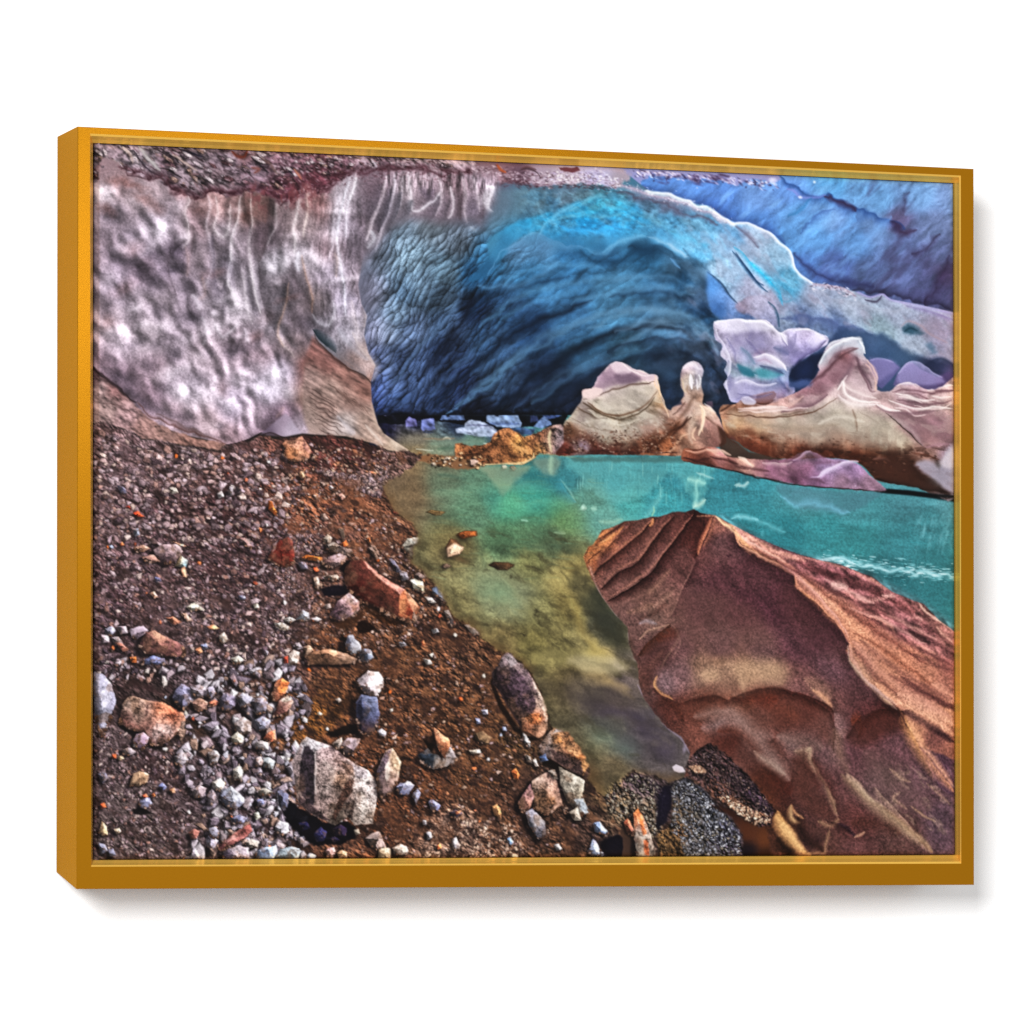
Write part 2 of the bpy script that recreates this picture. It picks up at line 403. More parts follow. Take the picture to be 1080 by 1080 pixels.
# long soft ribs of the cave's back wall
zb = sst(480, 560, x) * sst(790, 740, x) * sst(252, 285, y) * sst(455, 435, y)
rb = fbm(x + 14 * fbm(x, y, 40, seed=61), y + 8 * fbm(x, y, 30, seed=62), 13, -30, 3.6, 3, 63)
tw = sst(640, 720, x)
rb2 = fbm(x + 8 * fbm(x, y, 40, seed=64), y + .0022 * (x - 690) ** 2, 11, -3, 4, 3, 65)
mul(1 + .34 * (rb * (1 - tw) + rb2 * tw), m=zb)
f1, f2, du, dv, cid = worley(wx, wy, 9, -28, 2.4, 19)
mul(1 + .30 * np.clip(.3 - dv - f1 * .3, -.5, .6), m=zb * sst(.3, .0, tw - .5) * .8)
mul(1 + .12 * fbm(x, y, 2.6, -40, 1.6, 3, 67), m=zb)
for P, wl, wr, c, a in [
    # dark bands
    ("455,430 490,395 530,362 575,335 625,318", 10, 9, '0a1730', .75), ("520,435 560,400 600,376 640,352 670,345", 9, 12, '081428', .75),
    ("485,340 520,310 560,300 600,290", 9, 9, '0e2c50', .55), ("545,440 590,412 640,388 690,372 730,372", 8, 14, '101c34', .6),
    ("498,318 492,330 470,360 440,400", 14, 10, '0c1228', .7), ("640,350 690,344 725,352 750,378 766,410", 12, 5, '1a2438', .75),
    ("640,312 690,308 730,320 755,335", 9, 6, '0a2444', .6), ("664,262 700,268 730,280 752,312", 12, 14, '0a3052', .7),
    ("600,262 640,275 690,262 716,270", 5, 12, '0c3a60', .6), ("400,436 450,440 520,440 600,440", 8, 4, '05060e', .85),
    # pale ribs
    ("470,440 520,402 570,366 640,330 680,322", 8, 5, '4a7494', .5), ("560,420 600,390 640,372", 6, 5, '3a5670', .4),
    ("505,300 545,300 590,275", 6, 9, '4a7ca8', .45), ("640,330 690,325 730,335 752,360", 7, 5, '4a7090', .5),
    ("650,372 700,338 735,348 757,375", 9, 3, '56748e', .5), ("645,298 690,290 735,300", 5, 7, '3e7098', .45), 
    ("520,345 555,322 600,308 640,298", 5, 7, '3a7098', .45), ("415,405 440,370 470,335 490,305", 6, 5, '4a6488', .4),
    ("420,430 455,395 480,365", 5, 5, '3c5284', .4), ("470,395 505,365 540,345", 5, 5, '3a5a80', .4)]:
    ridge(P, wl, wr, c, a, wob=3, wsize=14)
for P, wl, wr, c, a in [("480,430 520,398 565,362 615,338 650,326", 9, 5, '4f7896', .42), ("505,345 540,318 585,302 640,296 690,292", 8, 5, '4a80a6', .42), ("560,428 605,396 650,376 690,366", 8, 5, '3f6482', .42), ("530,300 560,284 600,278 640,284", 6, 5, '4280ac', .45),
    ("620,345 665,330 705,330 740,345 760,372", 7, 6, '587c96', .5), ("600,320 650,308 700,304 735,314", 7, 5, '4a7ca0', .45), ("690,385 720,385 745,400 755,425", 12, 18, '2c3a54', .6), ("655,395 690,388 715,400", 9, 12, '2c4460', .5), ("640,372 665,362 700,356 735,366 758,394", 3, 8, '0f1c34', .6), ("648,352 690,340 722,345", 6, 3, '6a88a0', .45),
    ("495,400 530,372 560,352", 7, 5, '3a5a84', .4), ("450,420 480,392 510,372", 7, 5, '3f5a88', .4), ("540,432 575,410 600,398", 6, 4, '34507a', .4)]:
    ridge(P, wl, wr, c, a, wob=3, wsize=12, pw=1.1)
# translucent cyan windows under the arch
fill("513,256 522,246 535,238 554,231 572,226 583,225 584,231 575,238 560,246 546,252 536,262 526,276 516,289 505,296 495,296 506,282 515,268", "520,252,2f7496 545,240,2f88b4 570,232,2a90c0 530,258,1a6ea0 512,288,12507e 548,246,1f80b4", .9, 2.5, 1.5, 8, 3)
fill("583,228 590,222 607,213 626,209 650,207 665,214 680,224 690,240 684,249 667,251 655,254 646,260 636,267 622,264 600,262 583,256 572,248 575,240", "590,236,1f88c0 610,218,1f9ad4 625,214,3aa0c0 645,218,46a8cc 620,240,1a90d8 645,240,2a9ce4 665,236,2a90c8 600,255,1a70a8 625,258,1c689a 680,242,3488b4", .68, 4, 2, 9, 3)
blend(FULL, hx('56707e'), .55 * sst(500, 520, x) * sst(610, 570, x) * sst(196, 204, y) * sst(0, 14, 262 - .52 * (x - 500) - y)); m = sst(520, 580, x) * sst(770, 720, x) * sst(196, 204, y) * sst(262, 236, y + .0 * x)
blend(FULL, hx('5c7884'), m * .35 * sst(-.2, .6, fbm(x, y, 9, 20, 1.8, 4, 75)))
blend(FULL, hx('2c5a7c'), m * .35 * sst(.0, .7, fbm(x, y, 7, -25, 2.2, 4, 76)))
blend(FULL, hx('74a8c0'), m * .25 * sst(.1, .7, fbm(x, y, 6, 30, 1.6, 4, 77)))
mul(1 + .16 * fbm(x, y, 3, 20, 1.5, 3, 78), m=m)
for P, wl, wr, c, a in [
    ("513,290 525,272 533,262 546,255 558,248 570,246 578,250", 2, 2, '7a9cc0', .4), ("533,262 546,255 570,247 589,256 617,262", 1, 14, '4a7aa4', .6),
    ("570,247 573,240 582,232 586,226 600,218 612,212", 4, 5, '6aa8c8', .55), ("600,222 612,216 624,209 640,206", 3, 6, '6a9cb0', .5),
    ("635,267 642,262 650,255 667,251 684,249", 3, 6, '6aa4c8', .5), ("617,262 630,267 640,268 647,260 654,253", 6, 3, '5a94bc', .4),
    ("585,232 600,228 625,228 660,226", 5, 3, '6aa0b0', .4), ("590,238 620,244 650,238 668,243", 5, 6, '2aa4f4', .5),
    ("684,249 704,258 716,266 722,272", 5, 3, '8aa8bc', .6), ("702,255 712,262 722,270 727,272", 2, 4, '9ab4cc', .7), ("720,262 728,272 740,280 748,288", 6, 3, '2c5070', .6),
    ("708,272 714,278 718,284", 3, 2, '4a86c8', .7)]:
    ridge(P, wl, wr, c, a, wob=2)
L = IMG @ np.array([.3, .5, .2], np.float32)
zd = sst(385, 420, x) * sst(790, 750, x) * sst(215, 262, y) * .42
blend(FULL, np.clip(L[..., None] * np.array([.84, 1.06, 1.24], np.float32) * 1.10, 0, 1), zd)
blend(FULL, hx('c0d4e8'), .22 * sst(680, 740, x) * sst(420, 330, y) * sst(-.3, .5, fbm(x, y, 12, 40, 1.8, 4, 79)))
# right side of the arch, leaning pillars
fill("746,287 752,292 760,298 766,308 774,318 779,322 790,330 800,340 812,342 800,350 775,345 752,330 746,310", "752,300,5a90d8 764,312,6a90cc 772,322,7a94c8 760,325,3a6098 790,342,4a6494", .9, 2, 1, 6, 3)
ridge("745,286 752,291 762,300 770,312 779,321", 2, 3, '223c5c', .8)
fill("775,322 792,312 808,312 818,320 822,330 820,343 808,344 795,334 782,330", "780,322,8a7c90 800,318,a09cb4 815,328,9a98b4 812,340,8e90b4", .85, 2, 1, 6, 3)
ridge("772,264 780,273 790,285 801,300 810,308", 1, 4, '10406a', .85); ridge("774,260 783,266 793,278 808,292 822,308 826,322", 1, 8, '28a8dc', .8)
ridge("792,276 806,288 820,302 824,312", 4, 6, '30b4e4', .5); ridge("776,266 786,280 797,295 806,301", 1, 5, '1c3c64', .85)
ridge("810,318 817,324 821,334 822,345", 1.5, 4, '24506c', .85); ridge("820,312 828,318 836,316", 2, 3, '3a86a4', .6)
n = fbm(x, y, 7, 30, 2.5, 4, 71)
za = sst(690, 740, x) * sst(440, 400, y)
mul(1 + .10 * n * za + .1 * fbm(x, y, 2.5, seed=72) * za)
m = sst(.25, .6, fbm(x, y, 11, 50, 2, 3, 74)) * za
blend(FULL, hx('a08c9c'), m * .2)
for P, wl, wr, c, a in [
    ("730,232 745,240 760,252 768,262", 3, 9, '8ac4ec', .5), ("705,240 720,252 735,256 750,258", 5, 6, '62b8e4', .5), ("745,250 758,268 770,285 785,300", 6, 10, '96b0cc', .4),
    ("640,216 665,222 690,234 715,246", 7, 4, '5a8ea4', .4), ("800,245 815,254 826,270 832,285", 2, 12, '8aa8c4', .5),
    ("760,236 775,250 790,262 812,282 830,300", 5, 9, '8290a8', .45), ("850,298 870,312 900,320 930,326 960,326", 3, 10, '9a9cac', .4), 
    ("825,337 850,333 890,342 920,352", 4, 14, '4c5a86', .7), ("838,345 870,362 900,377 930,384 960,388", 12, 8, '3a4a6e', .6),
    ("910,350 935,358 945,366 970,392", 3, 8, '5a7084', .5), ("990,330 1003,340 1008,346", 5, 4, '9a86a8', .5)]:
    ridge(P, wl, wr, c, a, wob=3)
fill("952,346 958,341 966,343 974,352 960,353 953,351", '2a5064', .8, 3, 1, 4); ridge('953,350 960,346 968,349', 2, 3, '143446', .7); fill("976,364 982,360 988,372 983,373", '506c84', .7, 3, 1, 4)
ridge("950,345 958,339 972,344 980,352 1000,362", 3, 2, 'a08488', .5); blob(985, 345, 28, 18, 20, '92808c', .45); blob(955, 375, 22, 9, 10, '90a0a0', .35)
ridge("975,385 992,378 1010,388", 4, 14, '24304e', .7); ridge("940,392 975,398 1010,392", 5, 8, '36426a', .6)
noclip()

# bright crest of the arch
def crest(P, hw, n, cols, jy, smin=1, smax=3.5, al=.8):
    Q = cr(pts(P), 10); L = len(Q)
    for i in range(n):
        t = rs.rand() * (L - 1); k = int(t); p = Q[k] + (Q[min(k + 1, L - 1)] - Q[k]) * (t - k)
        d = Q[min(k + 1, L - 1)] - Q[k]
        blob(p[0] + rs.normal(0, .8), p[1] + jy + rs.normal(0, hw), rs.uniform(smin, smax), rs.uniform(.6, 1.5), np.degrees(np.arctan2(d[1], d[0])) + rs.normal(0, 22), cols[rs.randint(len(cols))], rs.uniform(.4, 1) * al)
CR1 = "620,192 640,193 660,196 680,203 700,209 718,214 735,219 750,224 760,231 772,237"
ridge(CR1, 5, 9, 'a894a8', .85, wob=2); ridge("650,204 680,211 705,219 730,226 755,236", 6, 8, '5c4658', .6, wob=4)
crest(CR1, 3, 260, ['f4f0f8', 'dcd4e4', 'c0b4c8', '8c7484', '64506a'], -1, .8, 2.6, .6)
ridge("684,201 704,205 719,210 734,216 746,218 760,229 773,236", 2.2, 5.5, 'ffffff', .8, taper=0, wob=1.4); ridge("773,236 787,235 800,240 813,245.5 823,256 831,262 836,271 838,281 845,290 857,298", 1.6, 3.6, 'f4f4fc', .9, taper=0, wob=.8)
ridge("857,299 875,301 890,304 903,312", 1, 6, 'a08c9c', .9); crest("857,300 880,303 903,312", 2, 60, ['f4ecf4', 'c8b8c8', '503a48'], 1)
ridge("905,308 918,313 931,310 940,316 968,322 1008,331", 1.2, 3, '9a90c0', .85, taper=0); ridge("912,316 924,318 930,312", 2, 3, '3a3048', .8); ridge("955,322 980,328 1008,338", 2, 6, '7c6c9c', .6)
ridge("775,238 790,250 800,262", 6, 3, '5c4a5c', .5)
# snowy, dirty rim over the cave
RIM = "440,150 640,150 665,187 650,198 628,194 607,194 587,195 572,198 554,194 535,192 515,192 500,186 478,186 450,184"
fill(RIM, "450,178,7c6468 480,180,8a747c 510,185,786068 530,186,7a5c64 545,188,5c4450 570,190,9a8896 600,190,a898a4 630,188,b0a8c8 655,194,9a8c98", .95, 2, 3, 6)
crest("450,180 490,182 515,182 540,186 570,189 600,189 640,190", 4, 700, ['e4dce4', 'c8bcc8', 'a8989f', '4a3038', '6a4650', '3a2830'], 0, 1, 3.4, .6)
crest("575,190 600,188 630,188 655,194", 4, 260, ['ffffff', 'e8e4f8', 'b8acd4', '6a5464'], 0, .8, 2.6, .7)
crest("500,192 540,194 575,197 620,196 650,200", 2, 170, ['4a2832', '5c3640', '3a2430'], 0, 1.5, 5, .6)
ridge("524,173 528,179 534,182", 3, 3, 'a84a1c', .9); ridge("549,178 556,176 566,179", 2, 5, '5a3c40', .8); fill("590,177 610,176 612,180 604,182 592,180", '6a343a', .9, .8, 1); ridge("570,188 566,182 556,178 548,180", 1, 2, '3a2830', .8)

# left ice wall
WALL = "92,142 160,150 200,200 268,198 330,190 380,174 450,180 520,186 524,205 512,240 506,252 480,240 440,240 400,262 380,300 381,320 387,333 384,353 388.5,372 396,385 394,394 391,403 392,424 398,446 405,457 418,466 433,474 425,478 405,474 395,468 365,460 330,458 318,457 300,460 275,456 262,463 247,468 238,469 215,463 190,458 165,448 150,436 140,425 125,410 105,394 92,386"
WALLF = "105,180,8c7a82 108,203,b8b0bc 125,190,8c7a80 150,205,948890 120,230,7c7480 110,260,8c8290 140,260,a098a8 167,243,b4aebe 150,280,7c707e 120,295,8c8494 175,280,888090 190,262,645c6c 196,250,9c94a0 210,240,807078 215,270,948a94 235,250,8c8490 240,275,6c6874 255,260,948c98 228,215,947c7e 265,225,64504e 275,250,625863 290,280,a0a0ac 300,300,625c64 270,300,8c8894 250,320,a8a4b0 225,330,9a94a0 200,320,827a88 170,320,948c98 140,325,a098a6 110,340,a89ca8 125,365,aca2b2 155,355,a49ca8 185,360,948c9a 215,370,9c929e 245,365,988c9a 165,390,8c7e8a 110,385,8c7c8a 130,400,7c6e7c 160,415,847482 185,405,aca4b4 200,415,bcb6c6 190,435,9c8c98 220,445,a2939c 245,430,b0a8be 265,440,a496a6 240,460,9a8690 285,410,b0acc0 300,390,a8a4b8 275,370,8a7c88 290,340,8c8894 310,340,706872 320,270,a09ca8 320,235,94888e 345,260,8c7c86 335,215,8a6c6e 360,210,a09ca8 350,290,a49eb0 365,320,a6a2b8 335,320,6c6468 372,350,9c9cac 385,375,ab9c9c 340,345,6a6874 355,365,7c7c88 310,370,8c8084 325,385,7a5450 345,395,846054 365,390,8a6a60 330,420,80685e 350,430,8a7268 375,420,8a6858 385,440,90786c 365,445,a0948f 400,455,a08a7c 420,470,a89888 300,440,706070 310,450,a8a0b0 285,455,625460 380,260,6a6470 380,300,847c88 385,230,605862 400,200,726470 395,225,5c5660 420,210,77707a 440,195,a094a0 460,215,7c7280 480,210,6c606c 500,220,6e6878 500,235,62606c 510,200,a89cac 480,200,7c6c74 365,240,9a94a4"
WA = "92,142 160,150 200,200 268,198 330,190 380,174 400,178 396,215 386,255 378,300 381,320 387,333 384,353 388.5,372 396,385 394,394 391,403 392,424 398,446 405,457 418,466 433,474 425,478 405,474 395,468 365,460 330,458 318,457 300,460 275,456 262,463 247,468 238,469 215,463 190,458 165,448 150,436 140,425 125,410 105,394 92,386"
WB = "370,168 526,186 521,212 508,240 490,234 462,234 432,228 412,240 396,262 376,285"
bA, mA = polymask(WA, .9); bB, mB = polymask(WB, 9)
M = np.zeros((PH, PW), np.float32); M[bA] = mA; M[bB] = np.maximum(M[bB], mB * sst(310, 280, YY[bB]))
CLIP[0] = M
base = field(WALLF, soft=12)
blend(FULL, base * .90, np.ones((PH, PW), np.float32))
frame(95, 150, 3.373)
wx = x + 8 * fbm(x, y, 26, seed=81); wy = y + 8 * fbm(x, y, 26, seed=82)
zl = sst(320, 260, x) * sst(180, 215, y)
f1, f2, du, dv, cid = worley(wx, wy, 21, 62, 1.5, 12)
mul(1 + .15 * (.55 - f1) + .10 * (dv + .3 * du), m=zl)
mul(1 + .10 * fbm(x, y, 10, 70, 1.6, 2, 83) + .05 * fbm(x, y, 4, seed=84), m=sst(180, 220, y))
def bumps(size, ang, asp, seed, k, m, wx=wx, wy=wy):
    f1, f2, du, dv, cid = worley(wx, wy, size, ang, asp, seed, .8)
    h = np.maximum(.35 - (f2 - f1), 0) / .35; sm = f1 - h * h * .35 / 4
    emboss(blur(-np.minimum(sm, .9) * size * .8, 2), k, m)
zz0 = sst(285, 235, x)
bumps(17, 62, 1.5, 12, .45, zz0 * sst(175, 205, y)); bumps(9, 66, 1.5, 15, .14, sst(175, 205, y) * sst(400, 330, x))
bumps(8, 90, 3.4, 17, .38, sst(215, 250, x) * sst(360, 330, x) * sst(195, 215, y) * sst(400, 340, y)); bumps(12, 75, 2.0, 19, .5, sst(215, 250, x) * sst(345, 300, x) * sst(320, 360, y))
# hollows, bright tops and flutes
DARKB = "60,265,70,35,20,.35 100,420,80,45,35,.5 225,395,62,42,30,.65 180,455,75,48,40,.6 230,505,60,48,20,.55 60,590,40,50,40,.4 110,560,50,40,40,.3 240,605,44,50,60,.55 300,385,32,36,60,.65 300,455,28,75,80,.7 340,520,40,50,60,.4 370,620,40,110,72,.6 210,795,46,46,30,.45 300,760,38,36,0,.5 165,715,26,60,70,.4 230,720,22,50,70,.3 420,750,30,34,60,.45 500,745,40,40,60,.5 545,735,30,36,80,.4 380,850,40,50,60,.3 260,880,40,40,40,.3 70,770,60,20,35,.3 110,840,110,34,38,.55 190,920,120,30,34,.5 320,985,110,26,22,.4 465,1010,18,20,0,.5 560,800,26,46,70,.3 450,560,30,36,60,.4 590,720,30,40,60,.3 700,760,40,60,70,.4 770,640,40,50,40,.5 640,990,60,40,-30,.35 740,720,40,80,80,.4 150,330,50,24,30,.3 190,260,50,26,40,.3"
WARMB = "55,240,50,30,30,.4 150,380,40,60,70,.25 190,200,60,26,20,.4 240,240,40,30,20,.3 90,140,60,24,10,.4 120,520,40,70,60,.2 380,240,40,60,80,.3 330,180,60,30,10,.4 60,640,40,40,40,.25 470,880,40,50,0,.2 590,690,26,40,60,.25 440,470,20,60,80,.3 640,620,40,60,80,.2 560,260,20,60,80,.3 150,150,80,20,25,.45 700,560,20,60,75,.3"
PALEB = "50,180,34,56,80,.95 245,312,36,38,30,.85 215,375,80,28,-38,.5 331,342,24,36,65,.8 312,232,46,32,40,.5 150,215,66,44,10,.35 110,388,46,26,20,.4 160,592,28,42,70,.7 60,490,46,52,40,.4 190,650,28,46,72,.6 115,690,70,54,40,.45 70,680,44,40,40,.45 256,655,44,72,80,.5 275,822,36,80,68,.75 320,892,44,42,40,.85 442,610,22,18,0,.95 420,675,20,46,60,.75 455,655,34,24,30,.5 516,590,26,56,75,.65 528,690,16,36,80,.7 562,706,16,22,60,.7 640,450,30,32,40,.85 692,432,30,34,40,.8 665,500,28,24,0,.6 490,935,50,40,30,.85 430,905,54,70,60,.5 520,850,66,50,30,.55 590,880,60,64,30,.5 650,842,54,64,60,.75 692,884,44,54,40,.7 640,910,40,40,0,.4 560,960,56,40,0,.45 450,1010,60,30,0,.4 350,945,60,30,30,.4 740,400,26,66,80,.7 802,424,60,44,20,.8 850,335,40,86,80,.45 905,490,18,160,86,.75 897,620,22,120,86,.5 880,580,20,80,88,.45 880,250,20,120,92,.6 730,330,18,70,80,.6 620,720,40,60,60,.4 545,830,40,40,0,.4 390,760,30,50,70,.4 350,700,30,60,70,.35 340,800,30,50,60,.35 480,560,20,60,80,.6 500,640,24,40,80,.5 590,800,40,60,70,.4 720,900,30,60,60,.5 480,310,40,26,10,.45 410,220,20,50,80,.4 520,240,18,60,80,.5 960,820,40,70,60,.4 940,700,30,80,75,.35 890,700,40,80,75,.3"
FLUTES = """
"
d8d0d4 .7 4 12 : 345,170 355,210 340,250 352,300 350,350 330,380
453a42 .6 2 26 : 345,350 290,400 282,470 310,540
c8c0c8 .6 8 6 : 415,180 425,230 412,290 425,350 438,420 420,490 400,520
5a4a4c .5 6 24 : 372,190 365,260 370,330 350,430
453e4c .75 4 34 : 437,330 442,400 444,470 460,530 478,505
dcd8dc .75 10 5 : 534,186 530,240 520,290 502,350 500,420 488,500 502,530 518,580
d8d2d4 .6 8 8 : 445,190 455,250 440,300 455,330 480,335 495,300 500,220
dcd8d8 .7 8 4 : 572,176 572,240 578,290 565,340 566,400 575,470 590,560 610,610
4a3c40 .75 4 60 : 640,200 632,270 628,340 622,380 605,420
6a4c46 .6 4 50 : 636,180 630,240 625,285
4a4248 .6 4 40 : 572,300 578,380 598,420 606,480
d0c8cc .7 5 8 : 665,190 662,260 660,300 640,340 630,370
4a4044 .55 6 26 : 700,190 695,270 688,340 670,380
3a3a40 .75 8 50 : 700,505 690,560 675,620 658,670
40383e .7 34 4 : 600,440 606,520 620,590 640,640 662,690
b08c74 .7 4 5 : 708,500 700,560 682,620 668,670 672,700 690,730
c0b4b0 .6 5 6 : 664,680 690,725 715,745 730,770
565258 .5 16 6 : 672,650 700,700 730,735
d8d4d4 .7 8 5 : 745,175 735,250 722,300 728,350 725,400
dccfc4 .7 5 5 : 768,160 775,220 765,290 758,340
e0e4f0 .6 14 10 : 740,390 735,430 745,460
50444c .6 8 24 : 720,430 735,500 770,560 790,610
b08468 .65 5 5 : 752,400 765,460 780,510 790,560 788,610
c8c8d0 .6 8 6 : 788,610 810,640 850,650 870,600 860,560
545058 .5 40 10 : 800,560 810,620 850,630
4a464e .4 30 30 : 830,530 845,570 830,610
e8ecf8 .7 6 10 : 935,95 915,160 895,240 880,330 890,420 905,520 910,620
d8d4e0 .6 8 8 : 890,180 870,260 865,340 850,420
e8e8f4 .6 5 6 : 925,180 912,260 910,340
c8b0a0 .5 6 10 : 870,390 880,420 875,480
d0bcb0 .6 6 10 : 965,560 985,610 975,660
b0a09c .5 10 20 : 930,560 945,640 960,700
c0bcc4 .5 10 14 : 400,620 415,690 400,720
d0ccd4 .55 10 16 : 390,600 375,560 360,540
4e4854 .6 10 22 : 500,420 505,480 515,520
4a4450 .5 8 18 : 560,480 570,560 600,620
c8c0c4 .5 8 5 : 540,440 548,520 560,600 580,650
d4d0d8 .55 6 10 : 440,640 470,690 490,680 530,640
46404c .5 8 20 : 480,620 470,590 490,560
d0ccd8 .5 8 8 : 550,660 565,710
58505a .5 10 16 : 530,700 520,740 490,770
a8887c .4 8 10 : 400,480 410,540 385,560
a8887c .35 10 10 : 340,370 350,430 345,480
b09080 .4 8 8 : 690,940 680,960 660,980
"""
mul(np.array([1.02, .98, .97], np.float32) * np.ones((PH, PW, 3), np.float32))
HT = np.zeros((PH, PW), np.float32)
hblobs(HT, DARKB, -.75); hblobs(HT, PALEB, .8); hlines(HT, FLUTES, .6)
blobs(DARKB, '3f3846', pw=1.0, k=.62); blobs(WARMB, '7a4e48', pw=1.0); blobs(PALEB, 'd8d0da', pw=1.15, k=.42)
lines(FLUTES, k=.38, halo=.7)
HT = blur(HT, 1); emboss(HT, .55); mul(1 + .045 * np.clip(HT, -3, 3))
frame(340, 160, 2.348)
lines("""
c8bcc4 .7 5 9 : 160,60 150,110 130,160 110,220
c8c0cc .7 5 9 : 182,55 175,110 158,170 140,220 132,250
bcb4bc .6 5 8 : 200,60 195,110 185,150 170,190
3c3842 .7 3 22 : 172,90 160,150 140,200
3c3a44 .7 3 22 : 195,100 185,150 165,200
4a424c .6 3 26 : 150,80 135,130 115,170
e0d8e0 .75 4 6 : 212,50 218,100 222,146
c8bcc4 .6 3 10 : 206,80 216,110 222,146 205,175 180,205
3c3e48 .6 10 24 : 222,120 210,160 190,195
e0dce4 .8 4 5 : 222,147 240,145 262,128 280,118 292,100
544a58 .6 12 12 : 240,90 262,110 275,95
c8bcc4 .6 6 6 : 285,60 295,90 292,130 280,160
4a444e .6 4 20 : 292,110 280,150 262,180
dcd4dc .7 5 6 : 318,85 325,120 322,150 312,165
4a444c .6 4 20 : 318,120 305,160 290,190
b8acb4 .6 5 7 : 345,60 355,110 352,150 358,180
44383e .7 6 14 : 338,50 345,110 340,170
c0b4bc .6 4 6 : 372,60 385,110 390,150
4a3c44 .6 10 8 : 385,80 400,130 395,165
e8e4ec .85 4 12 : 405,85 425,88 418,110 412,135 425,148
b8b4bc .6 14 8 : 408,90 400,120 412,140
fcfcfc .95 4 14 : 365,185 378,195 390,212 386,222
d8d8d8 .7 8 12 : 352,190 370,200 382,215
ffffff .95 4 6 : 150,240 158,262 160,275
f4f8ff .8 5 8 : 135,255 148,248 160,255
c8ccd4 .5 6 10 : 120,195 128,215 112,240
c8ccd4 .5 5 8 : 175,210 160,230 145,240
ece8f0 .75 4 5 : 85,45 80,80 68,120
""", k=.8, halo=.5)
frame()
# fine drip texture of the fluted part, grain everywhere
zf = sst(205, 240, x) * sst(400, 380, x) * sst(190, 215, y) * sst(400, 330, y)
zz = sst(315, 345, x) * sst(398, 380, x)
mul(1 + (.05 + .15 * zz) * fbm(x + 3 * fbm(x, y, 12, seed=90), y, 2.6, 93, 6, 3, 91), m=zf)
zs = sst(395, 410, x) * sst(176, 184, y) * sst(215, 195, y)
mul(1 + .4 * fbm(x, y, 2.4, 92, 5, 3, 94), m=zs)
mul(1 + .10 * fbm(x, y, 1.5, seed=97, octv=2), m=sst(165, 185, y))
CLIP[0] = None
SOFT = blur(IMG, 2); blend(FULL, SOFT, (sst(500, 560, x) * sst(760, 735, x) * sst(265, 290, y) * sst(430, 415, y) * .45).astype(np.float32))
SOFT = blur(IMG, 3); blend(FULL, SOFT, (np.exp(-((x - 746 - .45 * (y - 300)) / 9) ** 2) * sst(278, 290, y) * sst(345, 330, y) * .7).astype(np.float32)); jn = np.exp(-((x - 388 - .15 * (y - 280)) / 12) ** 2) * sst(245, 265, y) * sst(350, 320, y)
jn = np.maximum(jn, np.exp(-((y - 238 + .05 * (x - 440)) / 11) ** 2) * sst(395, 410, x) * sst(530, 505, x))
ce = np.interp(x, [500, 515, 533, 546, 570, 589, 617, 635, 650, 667, 684, 704, 722, 741], [297, 280, 262, 255, 247, 257, 260, 268, 255, 251, 249, 258, 270, 278])
jn = np.maximum(jn, np.exp(-((y - ce) / 7) ** 2) * sst(505, 520, x) * sst(745, 725, x) * .8)
blend(FULL, SOFT, np.clip(jn, 0, 1).astype(np.float32) * .42)
CLIP[0] = M
# the brown band low on the wall with its overhanging lip
fill("330,355 336,362 350,374 368,387 384,397 391,403 392,424 398,446 405,457 418,466 433,474 425,478 400,470 380,462 364,459 345,459 326,458 320,440 318,410 322,380", "330,368,74524e 345,382,765450 365,395,7c5c56 385,410,70524c 330,400,84706c 350,410,88746e 370,425,846c66 345,430,846e68 330,440,86746e 365,445,a09492 385,445,8c7870 400,458,988278 420,470,a08c7c", .9, 3, 1, 8)
clip("330,355 336,362 350,374 368,387 384,397 391,403 392,424 398,446 405,457 418,466 433,474 425,478 400,470 380,462 364,459 345,459 326,458 320,440 318,410 322,380", 3)
mul(1 + .20 * fbm(x, y, 3.2, 30, 6, 3, 95) + .16 * fbm(x, y, 6, 40, 1.5, 4, 96) + .08 * fbm(x, y, 1.6, 30, 2, 2, 97))
for k in range(9): ridge([(322 + k * 1.5, 408 + k * 5.4), (335 + k * 2, 414 + k * 5.4), (352 + k * 2.2, 426 + k * 5)], .8, 1.6, '3c2a28', .55, wob=2)
for k in range(5): ridge([(345 + k * 6, 404 + k * 3), (358 + k * 6, 413 + k * 4), (368 + k * 6, 424 + k * 4)], .8, 1.5, '4c3630', .45, wob=2)
ridge("358,440 366,450 375,460", 5, 8, 'c0b8c0', .5, wob=3); ridge("392,424 398,446 406,458 420,468 433,475", 2, 6, 'bca898', .6); ridge("385,448 396,460 404,470", 4, 3, 'd8ccc4', .5); blob(418, 470, 9, 6, 20, 'd4c4b4', .6, wob=.4)
noclip()
ridge("331,350 338,361 352,375 368,387 386,398", 15, 1, '5c6068', .55, pw=1); ridge("330,348 336,357 346,366 354,372", 11, 1, '1c2c34', .9, pw=.9); ridge("345,366 362,378 380,390", 8, 1, '6c6468', .5)
ridge("331,352 338,363 352,376 368,388 386,398 392,404", 1, 4, '3c2c28', .85, wob=1); ridge("335,362 350,374 366,386", 1, 6, '4c3230', .5)
ridge("371,350 378,365 386,375 394,384 396,391 392,402", 10, 2, 'b8aaa8', .55); ridge("356,345 364,358 378,372 388,380", 8, 7, 'a8a8b4', .4)
